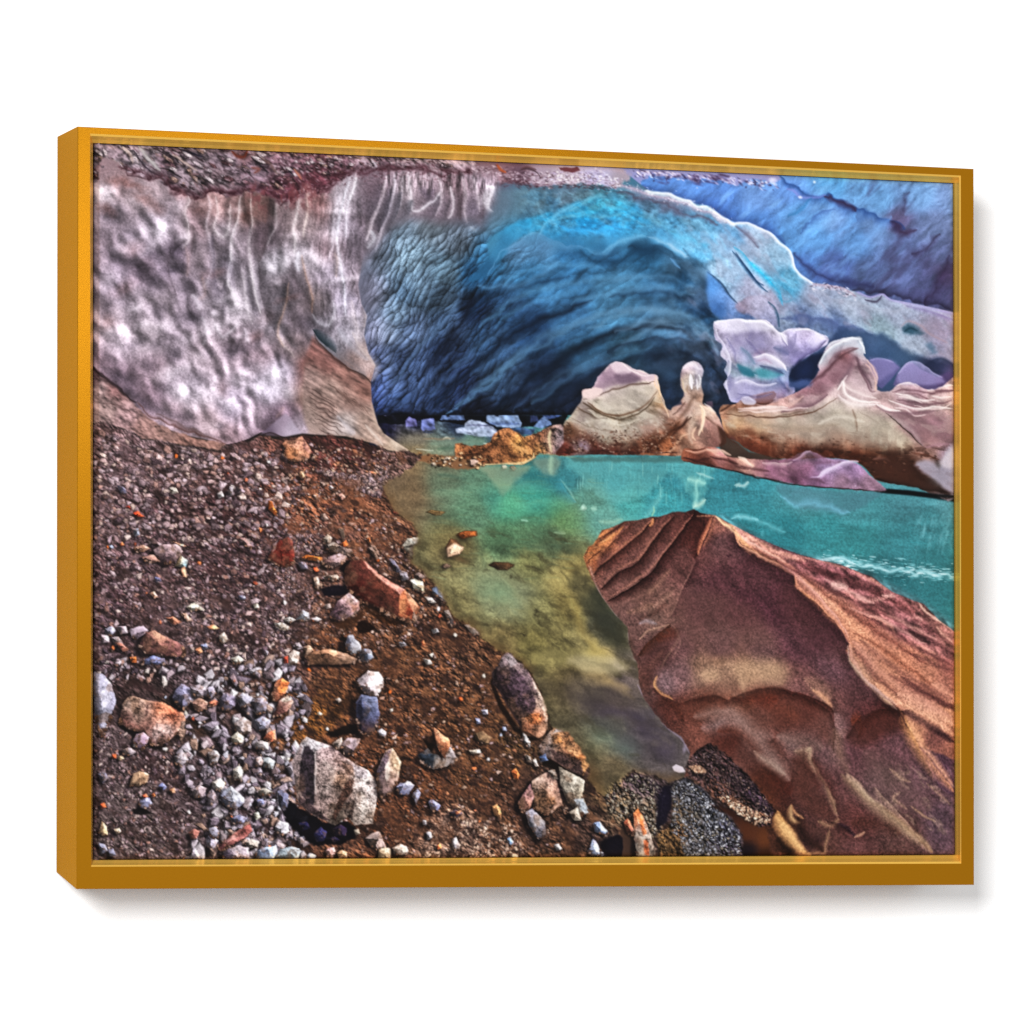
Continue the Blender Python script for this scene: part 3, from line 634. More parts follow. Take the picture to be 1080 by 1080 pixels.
# foot of the wall: dark seam and dusty ledge
fill("92,380 105,394 125,410 140,425 152,437 168,448 192,458 215,463 238,468 230,474 200,470 170,466 150,462 130,452 110,446 92,446", "105,410,9a8484 112,430,8c7674 135,440,94787a 150,450,8a6c68 175,455,8c6e68 200,464,84645c 100,400,5c484c 120,410,6c5050", 1, 1.5, 1.5, 6)
clip("92,380 105,394 125,410 140,425 152,437 168,448 192,458 215,463 238,468 230,474 200,470 170,466 150,462 130,452 110,446 92,446", 2)
mul(1 + .3 * fbm(x, y, 5, 35, 2, 4, 98) + .2 * fbm(x, y, 1.8, 30, 2, 2, 99)); noclip()
ridge("92,380 106,394 118,404 132,414 143,425", 2, 5, '2e2024', .85, wob=2); ridge("143,425 160,440 185,450 212,459 240,468", 4, 2, '5a3c38', .75, wob=2); ridge("110,425 125,428 140,436", 1, 2, '5a4040', .5, wob=2); ridge("165,437 190,448 215,457", 3, 3, '5c4644', .6, wob=2)
ridge("238,469 250,467 262,463 276,456", 1, 3, '2a1c20', .8); fill("274,458 284,450 296,440 301,436 306,440 312,450 318,457 300,461", "280,456,5c5060 298,444,8a7c8c 308,452,a094a4", .8, 1.5); ridge("272,460 285,456 300,461 318,459 345,460", 1, 4, '2c1e20', .8)

# dirt lying on top of the wall
DIRT = "92,142 500,150 500,182 470,180 455,178 440,177 427,175 411,178 396,178 380,176 363,182 352,190 345,198 337,203 325,194 318,196 310,206 304,212 298,213 290,208 286,204 276,202 266,198 255,203 244,206 232,204 220,203 208,209 201,208 192,204 186,199 175,194 164,188 155,190 146,183 137,182 130,178 127,174 118,170 110,168 104,176 98,190 92,190"
fill(DIRT, "105,155,6c6068 120,155,7c6c74 150,165,80747c 180,165,5c4c54 200,175,80727a 240,165,746670 260,160,5a4448 270,180,6a5a64 230,190,6c5c62 300,170,66505a 320,170,70545e 300,200,4a2c34 330,190,4c2a32 345,180,5a3840 360,170,68505a 400,165,64505a 390,172,8c7c86 430,168,7c6c74 460,172,8c7c84", .97, 1.2, 5, 9)
clip(DIRT, 1.5, 4, 9)
mul(1 + .45 * fbm(x, y, 6, 34, 2.6, 4, 101) + .2 * fbm(x, y, 1.6, 38, 1.6, 2, 102))
for i in range(200):
    xx = rs.uniform(95, 480); yy = 150 + (xx - 95) * .05 + rs.uniform(0, 44) * (1 if xx < 330 else .5)
    k = ['84787e', '6a5c64', '94888e', '54464c', '4a3438', '74605a', '5c464c', 'a09498'][rs.randint(8)]
    stone(xx, yy, rs.uniform(2, 4.6) if xx < 310 else rs.uniform(1.3, 3), k, rs.uniform(1.8, 3.6), np.radians(34 - (xx - 95) * .05 + rs.normal(0, 9)), .22, .45, dark=.4, spk=.25)
for i in range(260):
    xx = rs.uniform(95, 300); yy = rs.uniform(150, 205); L = rs.uniform(2, 10)
    an = np.radians(38 - (xx - 95) * .06 + rs.normal(0, 12))
    ridge([(xx, yy), (xx + L * np.cos(an), yy + L * np.sin(an))], rs.uniform(.8, 2.2), rs.uniform(.8, 2.2), ['94848c', '84747c', '2a1c22', '34222a', '74585a', 'a89ca4', '4a3038', '7c6458'][rs.randint(8)], rs.uniform(.3, .8), n=2)
for i in range(700):
    xx = rs.uniform(280, 470); yy = rs.uniform(158, 205)
    blob(xx, yy, rs.uniform(1, 3.6), rs.uniform(.7, 1.6), rs.uniform(5, 45), ['a08c96', 'c4b4bc', '3c242c', '5a3840', '241820', '8a6c72'][rs.randint(6)], rs.uniform(.35, .8))
for P, wl, wr, c, a in [("146,153 154,163 162,172 170,180", 5, 4, '9c9898', .95), ("140,158 150,170 160,180 170,186", 1, 3, '241c28', .8), ("128,155 136,162 140,172", 3, 3, 'a08c84', .8), ("168,176 180,180 192,188", 2, 2, '1a1418', .85), ("182,163 192,170 202,176 208,180", 3, 3, 'a8948c', .8), ("192,158 205,162 214,165", 2, 3, '1c1a2c', .9),
    ("244,158 250,164 258,166 262,158", 3, 3, '6a2c1c', .9), ("252,156 262,158", 2, 2, '3a1a18', .8), ("265,166 272,172 284,182", 2, 2, '241c24', .9), ("274,165 284,172 292,184", 3, 3, '64504c', .8), ("308,178 315,184 319,190", 3, 2, '9a6450', .9), ("304,180 310,186", 3, 3, '201824', .9), ("391,168 396,172 398,176", 3, 3, 'c8c0cc', .8), ("400,165 404,170", 2, 2, '241820', .8), ("265,176 274,178 268,182", 3, 3, '6a3428', .7), ("100,158 98,166 96,190", 3, 3, '2c2430', .6), ("345,164 350,166", 2, 2, 'b49c84', .8)]:
    ridge(P, wl, wr, c, a, wob=1)
noclip()
ridge("127,174 146,184 164,188 186,200 203,208 222,203 244,206 266,200 286,206 300,213 318,200", 7, 4, '3a2028', .6, wob=5); ridge("300,212 325,202 345,200 358,188 372,180 400,180 430,178 460,182 485,186", 6, 5, '4a2630', .65, wob=4)
clip(DIRT, 2.5, 5, 8); bl_ = sst(12, 0, blur((1 - CLIP[0]), 6) * -30 + 18); M_ = np.clip(1 - blur(CLIP[0], 6), 0, 1) * CLIP[0]; noclip()
blend(FULL, hx('42222a'), np.clip(M_ * 2.2, 0, 1) * sst(170, 182, y) * (.5 + .5 * sst(-.3, .4, fbm(x, y, 4, 60, 2, 3, 106))))
blend(FULL, hx('6a3c40'), sst(.0, .6, fbm(x, y, 5, 80, 2, 3, 105)) * sst(185, 200, y) * sst(232, 205, y) * sst(250, 275, x) * sst(345, 325, x) * .7)
crest("300,212 325,200 345,196 370,184 400,182 440,180 480,186", 4, 240, ['4a2630', '3a1c26', 'a08890', '6a4450'], 2, 1, 3.5, .6)
# ---------------------------------------------------------------- the water
frame()
WATER = "398,438 600,438 1014,470 1014,700 760,860 600,860 400,700 390,520 400,505 420,490 437,480 430,474 418,466 405,457 399,448"
fill(WATER, "400,450,1c1c34 440,448,1c2034 480,450,26324c 520,447,2c3c5c 470,458,38424c 440,462,6a6458 470,465,6c7868 500,465,5a7468 460,474,76806c 440,478,7a6a50 430,490,6c5a44 470,490,5c5c4c 420,505,665644 430,520,6b5a45 470,505,5a6856 500,505,55705e 520,520,4a7464 560,520,3c7c70 545,505,3a6e6c 600,500,2c6c74 580,490,3c6c6c 640,490,2c6e78 650,505,2c7e8a 690,490,226472 720,500,2a7684 750,500,287280 780,505,256a78 800,512,2c7886 830,520,3c828c 850,530,3a7e84 900,535,3c7c84 960,525,3a6c76 1003,530,4a7c86 980,555,347078 660,530,3a8a84 700,530,2f8890 640,545,5c8a78 625,525,567c66 540,530,5a906e 500,540,587660 600,545,5e7c54 480,575,665c3e 530,570,4c6a50 560,560,547458 560,600,6c7048 585,575,4a5a44 600,590,74704a 612,600,84784a 595,610,7a7248 520,625,76886a 545,630,74846a 490,640,706c48 570,640,6a6a44 600,640,6c6238 615,620,8a7c4a 625,635,5c5c40 635,655,3c3e36 645,670,4a4a3c 625,690,7c7650 640,692,8c7c58 655,700,665c60 660,715,5c5058 560,680,625c34 590,690,66603a 530,680,6a5c3a 600,710,5a4e34 630,715,7c6a48 650,735,5c4f48 630,735,4a4438 640,765,4c5048 680,770,46424a 690,790,4a444e 665,790,46464e 620,795,5a5440 620,820,6a5840 650,810,524838 700,805,4a444e 730,560,266e78 760,545,2a7a88 830,560,1f6c76 790,550,22707a 900,570,2a7478 960,575,2c6c74 980,590,2a6a70 940,612,205e66 1000,620,24646a 1000,650,28686c 870,560,2a7a80", 1, .8)
clip(WATER)
w1 = fbm(x, y, 2.2, 4, 9, 4, 201); w2 = fbm(x, y, 7, 6, 4, 3, 202)
deep = sst(590, 640, x + (560 - y) * .6)
mul(1 + .03 * w1 + .09 * w2)
mul(1 + .22 * fbm(x + 6 * fbm(x, y, 18, seed=210), y + 6 * fbm(x, y, 18, seed=211), 8, 28, 2.6, 4, 203), m=(1 - deep) * sst(540, 600, y))
mul(1 + .10 * fbm(x, y, 1.5, seed=204, octv=2))
mul(1 + .05 * fbm(x, y, 3, 90, 5, 3, 205), m=deep * sst(550, 510, y) * sst(860, 780, x))
Lw = IMG @ np.array([.3, .5, .2], np.float32); blend(FULL, np.clip(Lw[..., None] * np.array([.78, 1.06, 1.08], np.float32), 0, 1), deep * .28); blend(FULL, hx('62a6ac'), deep * .14)
sh_ = (1 - deep) * sst(530, 580, y)
Lw = IMG @ np.array([.3, .5, .2], np.float32); blend(FULL, np.clip(Lw[..., None] * np.array([1.12, 1.0, .76], np.float32), 0, 1), (1 - deep) * sst(545, 620, y) * .38)
rg = 1 - np.abs(fbm(x + 8 * fbm(x, y, 22, seed=213), y + 8 * fbm(x, y, 22, seed=214), 9, 38, 2.6, 3, 215)) * 2.2
blend(FULL, hx('a89c68'), blur(sst(.35, 1, rg), 1) * sh_ * .20 * sst(-.2, .5, fbm(x, y, 24, seed=218)))
blend(FULL, hx('3a3424'), sst(.05, .7, fbm(x + 6 * fbm(x, y, 18, seed=216), y, 8, 32, 2.4, 4, 217)) * sh_ * .45)
frame(450, 320, 5.4)
# dark water and the shore of rubble at the back of the cave, with blocks of ice
shapes("""
08090f .9 : -280,640 -160,620 0,595 150,608 350,605 560,612 760,600 800,640 780,690 700,705 560,700 400,720 200,690 0,660 -160,690 -280,680
2c3454 .8 : 590,640 630,640 640,672 592,682
3c4c76 .9 : 650,632 740,610 768,640 690,664
60749a .95 : 610,702 640,668 672,640 700,668 712,690 660,712
586a90 .95 : 75,662 108,612 160,620 210,615 219,664
7486a4 .95 : 335,670 352,618 430,612 512,616 541,682 532,704 470,710 400,702
8c96ac .9 : 165,712 216,703 220,680 258,662 330,676 400,715 405,762 300,758 172,738
3a4e70 .9 : 430,720 530,708 620,716 602,750 520,745
5c6494 .9 : -30,664 40,656 49,720 -28,724
5c5a88 .9 : -122,666 -98,648 -60,664 -56,704 -120,702
""", .8, .8, 4, 0)
lines("""
8a9cc4 .6 8 8 : 360,622 430,616 505,620
8a9cc8 .5 6 12 : 90,622 150,625 205,620
a4acc8 .7 6 14 : 180,715 260,725 330,700 395,735
3a4a78 .6 20 6 : 345,690 420,690 530,685
6a84b4 .5 10 14 : 430,640 480,650 500,670
3c3a58 .6 8 8 : 225,695 280,690 380,700
8084b0 .5 6 10 : -115,660 -90,655 -65,668
8084b4 .5 6 10 : -20,670 20,662 40,670
2a3456 .7 14 4 : -20,735 30,735 45,732
""")
for i in range(90):
    xx = rs.uniform(400, 600); yy = 434 + rs.normal(0, 2.2) - (xx - 400) * .005
    stone(xx, yy, rs.uniform(.8, 2.2), ['1c2034', '2a3454', '141420', '34405c', '20202c'][rs.randint(5)], 1.5, 0, .6, .5)
# shallow inner pool and gravel bar
lines("""
6a7c6c .6 30 20 : 20,800 180,795 330,785
b4bcae .9 8 8 : 92,772 112,766 136,776
c0c4b4 .7 6 5 : -60,830 0,836 40,836
c8ccc0 .7 5 5 : 320,796 345,798
46604f .6 20 20 : 60,830 130,826 170,820
7c6450 .6 10 10 : -20,768 60,772 160,770
""")
fill("-60,865 60,862 160,875 260,895 330,925 250,945 120,932 0,905 -60,890", '7a5238', .85, 1.4, 1.5, 5, 3)
fill("160,832 163,802 200,796 250,812 312,808 362,790 385,745 412,722 470,708 512,732 556,762 620,742 700,700 760,686 800,690 830,760 822,850 760,866 640,856 602,890 545,920 420,916 330,922 250,902 160,872", "200,810,8a5a3c 250,850,5c3a28 330,850,6c4630 420,740,84583c 470,730,7c5238 450,820,6c452e 520,800,b0804c 560,850,a87a50 480,880,7a5236 400,890,6c4832 600,800,8a5c3c 650,760,6a4434 640,830,9a7048 690,790,7a6458 760,770,665c60 760,830,6a5a60 800,830,5c3430", 1, .8, .8, 4, 0)
clip("160,832 163,802 200,796 250,812 312,808 362,790 385,745 412,722 470,708 512,732 556,762 620,742 700,700 760,686 800,690 830,760 822,850 760,866 640,856 602,890 545,920 420,916 330,922 250,902 160,872")
mul(1 + .5 * fbm(x, y, 3, 50, 1.8, 4, 221) + .25 * fbm(x, y, 1.2, seed=222, octv=2))
lines("""
c8bc98 .85 14 10 : 705,715 695,780 715,850
e8d0a0 .7 10 14 : 330,918 450,912 545,905 600,880 612,850
3a2418 .7 30 6 : 410,730 390,790 300,850 200,860
3a2418 .6 14 14 : 520,740 560,790 600,820
c8986a .6 14 14 : 480,790 520,820 580,850
4a2e20 .6 20 20 : 430,850 500,870 560,880
d8a878 .6 5 8 : 385,764 412,760
5c3c2c .6 20 10 : 640,740 600,790 610,850
""")
noclip()
for i in range(60):
    xx = rs.uniform(452, 512); yy = 486 + rs.normal(0, 4); stone(xx, yy, rs.uniform(.8, 2), ['8a6a50', '5c4430', 'a88868', '3c2c20', 'b0a090'][rs.randint(5)], 1.5, 0, .5, .4)
stone(499, 487.5, 4, 'b4988c', 1.3, .2); stone(532, 493, 3, 'a8a090', 1.4, .4); stone(541, 494, 3, '6c5448', 1.5, .3)
# reflections of the blocks
shapes("""
7a8670 .75 3 : 300,930 360,930 470,925 590,930 520,1010 470,1065 425,1085 360,1000
768070 .6 3 : 600,895 690,875 720,870 760,900 740,960 700,990 640,950
2a6870 .5 5 : 560,960 640,960 740,990 780,1050 640,1060 500,1030
8ea890 .7 3 : 695,875 715,872 722,930 705,975 692,930
""", 2, 1.5, 6, 3)
lines("""
8ab0a8 .5 10 6 : 760,1000 800,1050 850,1130
4a90a0 .4 60 3 : 850,1130 790,1060 760,990
a0b4a4 .7 20 20 : 880,1160 910,1170
8a7448 .6 6 6 : 620,860 760,868 860,880 930,888
40584c .5 16 16 : 60,970 150,985 230,1000
""")
noclip(); frame()
# reflections of the ice and bright marks on the water
fill("596,482 640,481 700,482 760,481 752,498 744,516 733,528 722,512 706,500 692,514 668,528 646,530 628,520 612,506", '6ca8a4', .42, 3.5, 3, 7, 3); fill("600,482 760,481 757,486 700,488 640,487 605,487", '3c5450', .55, 2, 1, 5)
for i in range(60):
    xx = rs.uniform(600, 760); yy = rs.uniform(486, 520); ridge([(xx, yy), (xx + rs.normal(0, .6), yy + rs.uniform(5, 16))], 1.2, 1.2, ['8cc0b8', '1f5c68', 'a0c8b8', '2a6c74'][rs.randint(4)], rs.uniform(.1, .35), n=2)
for i in range(260):
    xx = rs.uniform(640, 1008); yy = rs.uniform(488, 650); L = rs.uniform(5, 22); ridge([(xx, yy), (xx + L, yy + L * .06)], .7, .9, ['6cb0b4', '1c5a64', '3c9098', '154c56'][rs.randint(4)], rs.uniform(.08, .28), n=2)
lines("""
b8dcc8 .7 5 5 : 724,505 734,508 745,511
b0c8c0 .75 2 3 : 733,498 742,501 752,505
d8e0d8 .8 2.5 2.5 : 774,512 780,511 776,514
d8e0d8 .85 2 3 : 779,514 786,511 791,508
a0ccbc .7 3 3 : 734,506 734,520 733,534
78b0a8 .5 3 3 : 725,505 724,520
d8e8d0 .85 5 4 : 730,536 737,531 745,528
c8d890 .8 1.5 1.5 : 689,535 688,545
90c0b8 .5 4 6 : 700,515 690,535 680,545
9cd0d8 .8 3 4 : 771,546 778,543 790,546 800,549
8ac8d0 .5 4 5 : 795,548 815,556 830,562
70b4bc .5 3 3 : 804,560 803,566
bcdccc .8 4 4 : 612,533 615,536
b0d0bc .7 4 3 : 622,537 630,538
a8bca0 .5 4 4 : 630,549 645,551 655,548
c8e0d0 .7 1.5 1.5 : 548,549 557,549
b0c8a8 .6 3 2 : 585,561 597,562
8ab4c8 .35 8 10 : 828,525 845,532 862,533 880,538 895,539
7ca8bc .35 9 9 : 835,520 855,522 880,530
""", wob=1.8, k=.7)
fill("820,511 850,514 900,519 935,518 922,526 908,536 894,541 875,539 850,536 835,530 822,520", '4a6a76', .5, 2.5, 1.5, 8, 3)
ridge("823,523 840,533 858,530 880,538 897,540", 7, 4, '78b4d0', .4, wob=2)
fill("920,514 940,516 968,519 1010,524 1010,530 960,522 925,519", '0c1216', .85, 1.5)
ridge('862,590 890,590 920,597 950,603 980,606 1012,610', 7, 6, '9cccd4', .5, taper=0, wob=3); ridge('900,594 940,601 1012,609', 3, 3, 'd0e8ec', .4, wob=2)
for i in range(300):
    t = rs.rand(); xx = 862 + t * 150; yy = 589 + t * 19 + rs.normal(0, 4.5 * (1 - .4 * abs(t - .6)))
    L = rs.uniform(2, 9); ridge([(xx, yy), (xx + L, yy + L * .1)], rs.uniform(.5, 1.3), rs.uniform(.5, 1.3), ['c8e4e8', '9ccad0', 'e0f0f4', '7ab4bc'][rs.randint(4)], rs.uniform(.2, .75), n=2)
for i in range(70):
    xx = rs.uniform(965, 1008); yy = rs.uniform(540, 575); L = rs.uniform(4, 14); ridge([(xx, yy), (xx - L * .25, yy + L)], 2.2, 2.6, '80b4bc', rs.uniform(.06, .2), n=2)
ridge("866,590 885,588 900,594", 2, 4, 'c0e0e8', .7); ridge("888,598 897,597", 2, 2, 'e8ece0', .8)
# murky shallows
blobs("575,560,30,14,0,.35 600,578,24,8,10,.6 565,575,20,8,10,.5 470,545,20,8,0,.3", '3a4a3c'); blobs("545,515,50,14,0,.4 560,530,40,10,0,.4 525,625,36,18,20,.45 480,520,40,10,0,.3", '7cac8a')
blobs("605,600,22,16,30,.35 590,620,26,20,50,.25 612,650,10,40,-20,.4 630,690,26,10,20,.6 625,680,10,30,-30,.5", 'b49c5c'); blobs("634,640,18,30,-20,.75 645,665,20,24,-20,.6 630,625,10,14,0,.5", '2c3028')
blobs("560,720,30,20,40,.5 600,735,40,20,30,.5 640,740,40,14,20,.6 640,732,30,8,15,.5", '38302c'); blobs("640,718,30,8,20,.7 655,728,24,6,30,.5 625,706,24,8,10,.4", 'a48c60'); blobs("640,775,40,24,10,.4 660,790,26,18,20,.35", '6a8074'); blobs("680,765,30,20,30,.5 700,790,20,16,60,.5 650,752,40,10,20,.5", '3a3048')
ridge("672,722 680,736 692,752 704,768 716,777 724,787 727,796", 6, 2, '8c7c90', .6, wob=1); blobs("722,790,4,7,10,.6", 'a89cb8'); fill("709,809 713,806 720,809 723,814 716,815 711,813", 'c8bcc4', .95, .6)
for s in ["532,596 540,599 548,606 556,612", "520,650 535,660 550,672", "560,640 575,650 590,664 600,680", "545,655 556,668 548,672", "590,600 600,612 605,625"]: ridge(s, 2, 3, '4c4630', .5, wob=4)
for s in ["560,610 580,640 605,665 622,690", "575,600 600,630 618,660", "540,640 570,660 600,690"]: ridge(s, 2, 3, '8c8658', .35, wob=4)
stone(531, 597, 8, '4a3424', 2.4, .1, .4, .2); stone(492, 564, 7, '7a4426', 3, -.15, .4, .4); stone(460, 541, 6, '6a5438', 2.4, .1, .3, .1); stone(479, 578, 9, '6a4a34', 1.6, -.6, .3, .6); stone(479.5, 580, 8.2, 'd8b094', 1.5, -.7, .45, 0); stone(470, 597, 4, '5c4a40', 1.5, .3); blobs("485,590,12,4,20,.5", '6a4a34')
for q in "565,649 552,669 566,645 540,609".split(): a, b_ = map(float, q.split(',')); blob(a, b_, 5, 2.4, 25, '2a2418', .8, wob=.4)

# ---------------------------------------------------------------- blocks of ice
frame()
def tex(P, a1=.22, s1=4, a2=.06, ang=0, asp=1, seed=1, feather=.8, rel=.22):
    clip(P, feather, .6, 5, 3); a2 *= .55; emboss(blur(fbm(x, y, 20, ang + 25, 1.6, 3, seed + 60, .5), 2) * 12, rel); mul(1 + a1 * .7 * fbm(x, y, s1 * 1.4, ang, asp, 4, seed) + a2 * fbm(x, y, 1.4, seed=seed + 1, octv=2)); 
# shadowed hollow behind
fill("835,420 832,395 850,380 872,362 885,345 930,352 960,372 1010,385 1010,420 930,420", "840,405,1c2c4c 850,390,1a2a48 870,370,2c3c60 900,372,3c5478 950,380,344c6c 985,390,242c48 1003,400,4c4468 900,395,3a4868", .85, 4, 2, 8)
fill("915,400 916,380 925,378 940,380 950,388 940,400 930,410", '5c5884', .9, 1); fill("942,406 946,395 956,383 962,382 972,390 985,396 996,402 1000,410 960,415", "960,388,6c6490 950,400,605880 980,402,5c5078", .95, 1); fill("985,400 1000,392 1010,396 1010,410 990,410", '54446c', .8, 2)
TW = "753.7,339.4 767,337.6 780,335.7 787,337.6 808,337.6 817,346 823.5,350.5 830,347.5 838,346.5 850,346 862.6,350.5 873,356 872.5,362.5 864,369 853,375.5 840,385 833,394 832,407 838,409 836,416 815,425 790,424 772,424 766,412 763.5,405 768,398 764,390 767,382 760,375 762,365 755,358 753,350"
fill(TW, "757,345,b4acbe 780,342,a8a0b8 790,350,9088a4 805,342,a49cb4 815,352,b0a8bc 760,355,9c94b0 775,362,9890b0 770,378,a49cb0 785,370,8c94ac 800,362,908cb0 825,360,9890ac 835,355,a69ebc 850,352,a89cb8 866,356,b8b0cc 855,366,8c84ac 840,375,847ca4 825,380,a098b0 810,378,a890a4 800,380,8c8498 790,388,688c9c 805,393,4a8a92 815,385,7a90a4 775,392,90a0b0 785,405,948eb0 800,405,9490b0 770,405,a09cb4 815,405,7c88a8 825,395,5c7094 830,412,6c6488 780,420,8884a8 820,420,8c6870", 1, .8, .6, 5, 3)
tex(TW, .2, 6, .12, seed=231)
blend(FULL, hx('dcd6e4'), .30 * sst(-.3, .6, fbm(x, y, 10, 30, 1.4, 3, 232)))
lines("""
c8c0d0 .7 1.5 4 : 754,341 770,338 786,338 808,339 820,350
6c6890 .6 5 2 : 785,340 791,348 790,358
f0e8f8 .7 2 4 : 817,346 822,352 825,360 829,365
f0ecf4 .7 3 3 : 803,376 811,374 818,378 824,383 828,390
3a7c88 .6 2 5 : 781,366 790,374 796,384
2c6c78 .7 3 4 : 785,392 792,396 798,394
58607c .6 2 5 : 768,380 776,388 786,392
f4eef8 .8 2 3 : 822,350 828,354 831,362
7a7498 .6 2 7 : 840,352 838,362 832,372
3c5078 .6 4 6 : 832,374 824,370 816,366
eae4f4 .7 3 2 : 858,351 866,355 871,360
2c3c60 .8 10 2 : 873,364 862,371 850,380 838,390
ccc4dc .6 2 5 : 795,395 806,398 815,396
505a84 .6 3 6 : 823,390 822,400 829,410
c4bccc .5 2 4 : 757,362 763,372 764,380
8c84a4 .5 3 5 : 772,348 778,358 788,364
a8708c .4 4 4 : 795,376 800,372 808,374
5a5880 .5 5 3 : 764,392 770,402 768,414
""")
ridge(TW.split(' 873,')[0], .6, 4, 'f0ecf6', .6, taper=0, wob=.6)
noclip()
# the long block with a peak
BK = "758,433 763,427 774,426.5 785,420 797,416 817,412.6 820,421 835,416 848,409 857,400 864.4,390.4 862,385 868,374 873,363.5 879,360 894,356 907,355 910,360 912,370 911,375.5 921,385 926,394 925.5,411 938.5,412.6 946,406 957,403 968,406 979,411.7 994,408 1012,404 1012,522 968,514.5 927,507 920,501.5 903,487 870,483 831,484 815,483 791,475.5 778,466 767,461 763,453 760,438.5"
fill(BK, "762,440,8c6450 775,445,a08468 800,450,9c7c60 830,445,8c7c6c 860,440,8f8478 880,430,948c7e 900,445,8c8274 930,455,8c8474 950,465,908472 780,460,74503f 800,468,6c3c2c 830,460,806050 860,462,7c6456 890,470,704c3c 920,480,5c3c2c 940,490,4c3020 960,500,3c2418 990,505,4a4444 1003,500,7c7c8c 1003,480,84707c 975,480,8a6a60 960,450,8c6c70 990,450,8c6a72 980,462,80605e 800,420,946c64 780,425,8a5c48 830,425,c09894 850,418,7c5a62 870,405,84646e 890,390,7c5c68 880,365,a8a0b0 900,360,98a0ae 908,368,90a0b0 890,375,7c5050 905,385,8c7078 920,395,a0848c 900,410,a08890 885,415,c0a8a8 900,420,c8b4b4 930,425,b09494 960,415,a48890 990,420,b49898 1003,425,a88c88 850,480,5c2c20 900,482,50281c 970,497,3c2820 790,472,542a20 870,480,5c3024", 1, .8, .6, 5, 3)
tex(BK, .20, 7, .14, 0, 2, 233)
blend(FULL, hx('e0cccc'), sst(458, 425, y) * (.34 * sst(-.4, .6, fbm(x, y, 9, 20, 2, 3, 238))))
m = sst(440, 485, y) * sst(.0, .7, fbm(x, y, 6, 90, 2.5, 3, 235) + .35)
blend(FULL, hx('4a2418'), m * .55 * sst(975, 940, x))
m = sst(455, 485, y) * sst(.15, .5, fbm(x, y, 5, 10, 2, 4, 236)); blend(FULL, hx('2c1812'), m * .6)
m = sst(430, 445, y) * sst(475, 455, y) * sst(.1, .6, fbm(x, y, 7, 10, 2.5, 4, 237)); blend(FULL, hx('b8b0a0'), m * .4)
frame(820, 320, 5.4)
lines("""
e8dcd8 .8 8 16 : -190,598 -80,590 -20,585 60,590
c8a49c .7 16 10 : 0,585 60,580 110,560 150,530
6a4a58 .7 30 8 : 20,620 100,600 200,580 290,520
5c4450 .6 10 40 : 380,220 330,330 270,400 180,470
d4d8e0 .8 8 24 : 285,240 340,205 400,200 470,195
a8b8c4 .7 10 20 : 240,350 275,290 340,240 420,225
e0e4ec .85 8 8 : 470,200 482,230 492,270
6c4048 .7 20 10 : 460,255 400,260 330,290 290,340
5c4a58 .5 20 20 : 420,330 400,400 340,470
f4e8e4 .8 14 10 : 400,410 380,450 420,490 490,520 560,540
f0e4e4 .8 10 24 : 345,520 380,550 460,575 560,580
fff4f0 .8 8 10 : 560,575 600,600 650,610
d8b0a0 .7 8 8 : 500,340 540,390 560,440 555,500
60404c .6 24 6 : 440,300 480,400 530,500 560,500
e8d4d0 .7 6 6 : 680,470 740,455 800,480
f0e0dc .7 8 8 : 690,530 760,540 830,570
f0e0dc .7 8 8 : 660,590 730,600 790,640 850,630
e8d8d4 .7 8 8 : 850,500 930,480 1000,465
f0e0dc .6 6 6 : 780,580 860,600 930,600 1000,560
704c54 .6 10 10 : 650,560 740,575 830,600
704c54 .6 8 8 : 840,540 920,570 990,550
704c54 .6 10 10 : 720,510 800,520 870,560
6c4850 .7 10 14 : 860,520 940,500 1005,490
4a3c34 .9 4 3 : 645,640 700,690 760,745 835,820
7c6a74 .5 40 3 : 640,640 760,740 830,815
6c5c50 .5 4 8 : 470,620 540,660 600,700
5a3c2c .6 6 6 : -180,640 -60,650 60,630 160,615
38201a .7 30 20 : 420,870 560,880 700,940 880,960
a07c74 .5 16 16 : 540,890 600,880 640,900
7c7878 .6 30 30 : 780,910 850,930 960,930
a49ca8 .6 30 30 : 960,860 1000,830
5c3428 .7 10 8 : 760,850 860,870 920,890
9c7884 .6 16 16 : 840,820 900,810 980,800
1a1210 .9 30 10 : 560,1000 700,1035 850,1060 1010,1085
""", wob=.8)
frame(630, 320, 5.4)
lines("""
d0a088 .8 10 12 : 700,625 760,590 790,580
3a2018 .7 20 10 : 730,560 760,580 700,610
d4a47c .6 6 30 : 705,640 720,690 745,740
e4ccc8 .8 8 10 : 800,600 870,600 940,590 1000,600
5c3028 .6 20 20 : 800,760 860,820 940,850
6a3828 .5 30 30 : 840,720 880,730 900,780
4c3a64 .5 20 20 : 720,790 760,770 790,790
""", wob=.8)
fill("900,525 950,510 1000,500 1025,510 1000,560 960,575 905,565", '744434', .95, .8, 1.5, 4); lines("b08878 .7 6 8 : 930,530 980,515 1000,510\n 3a1c18 .7 10 6 : 900,565 960,575 1010,550")
noclip(); fill("822,535 850,530 890,545 905,560 890,577 840,574 822,556", 'b4acb8', .95, .7, .4, 4, 3); lines("f0eaf0 .8 6 14 : 830,538 860,538 890,552")
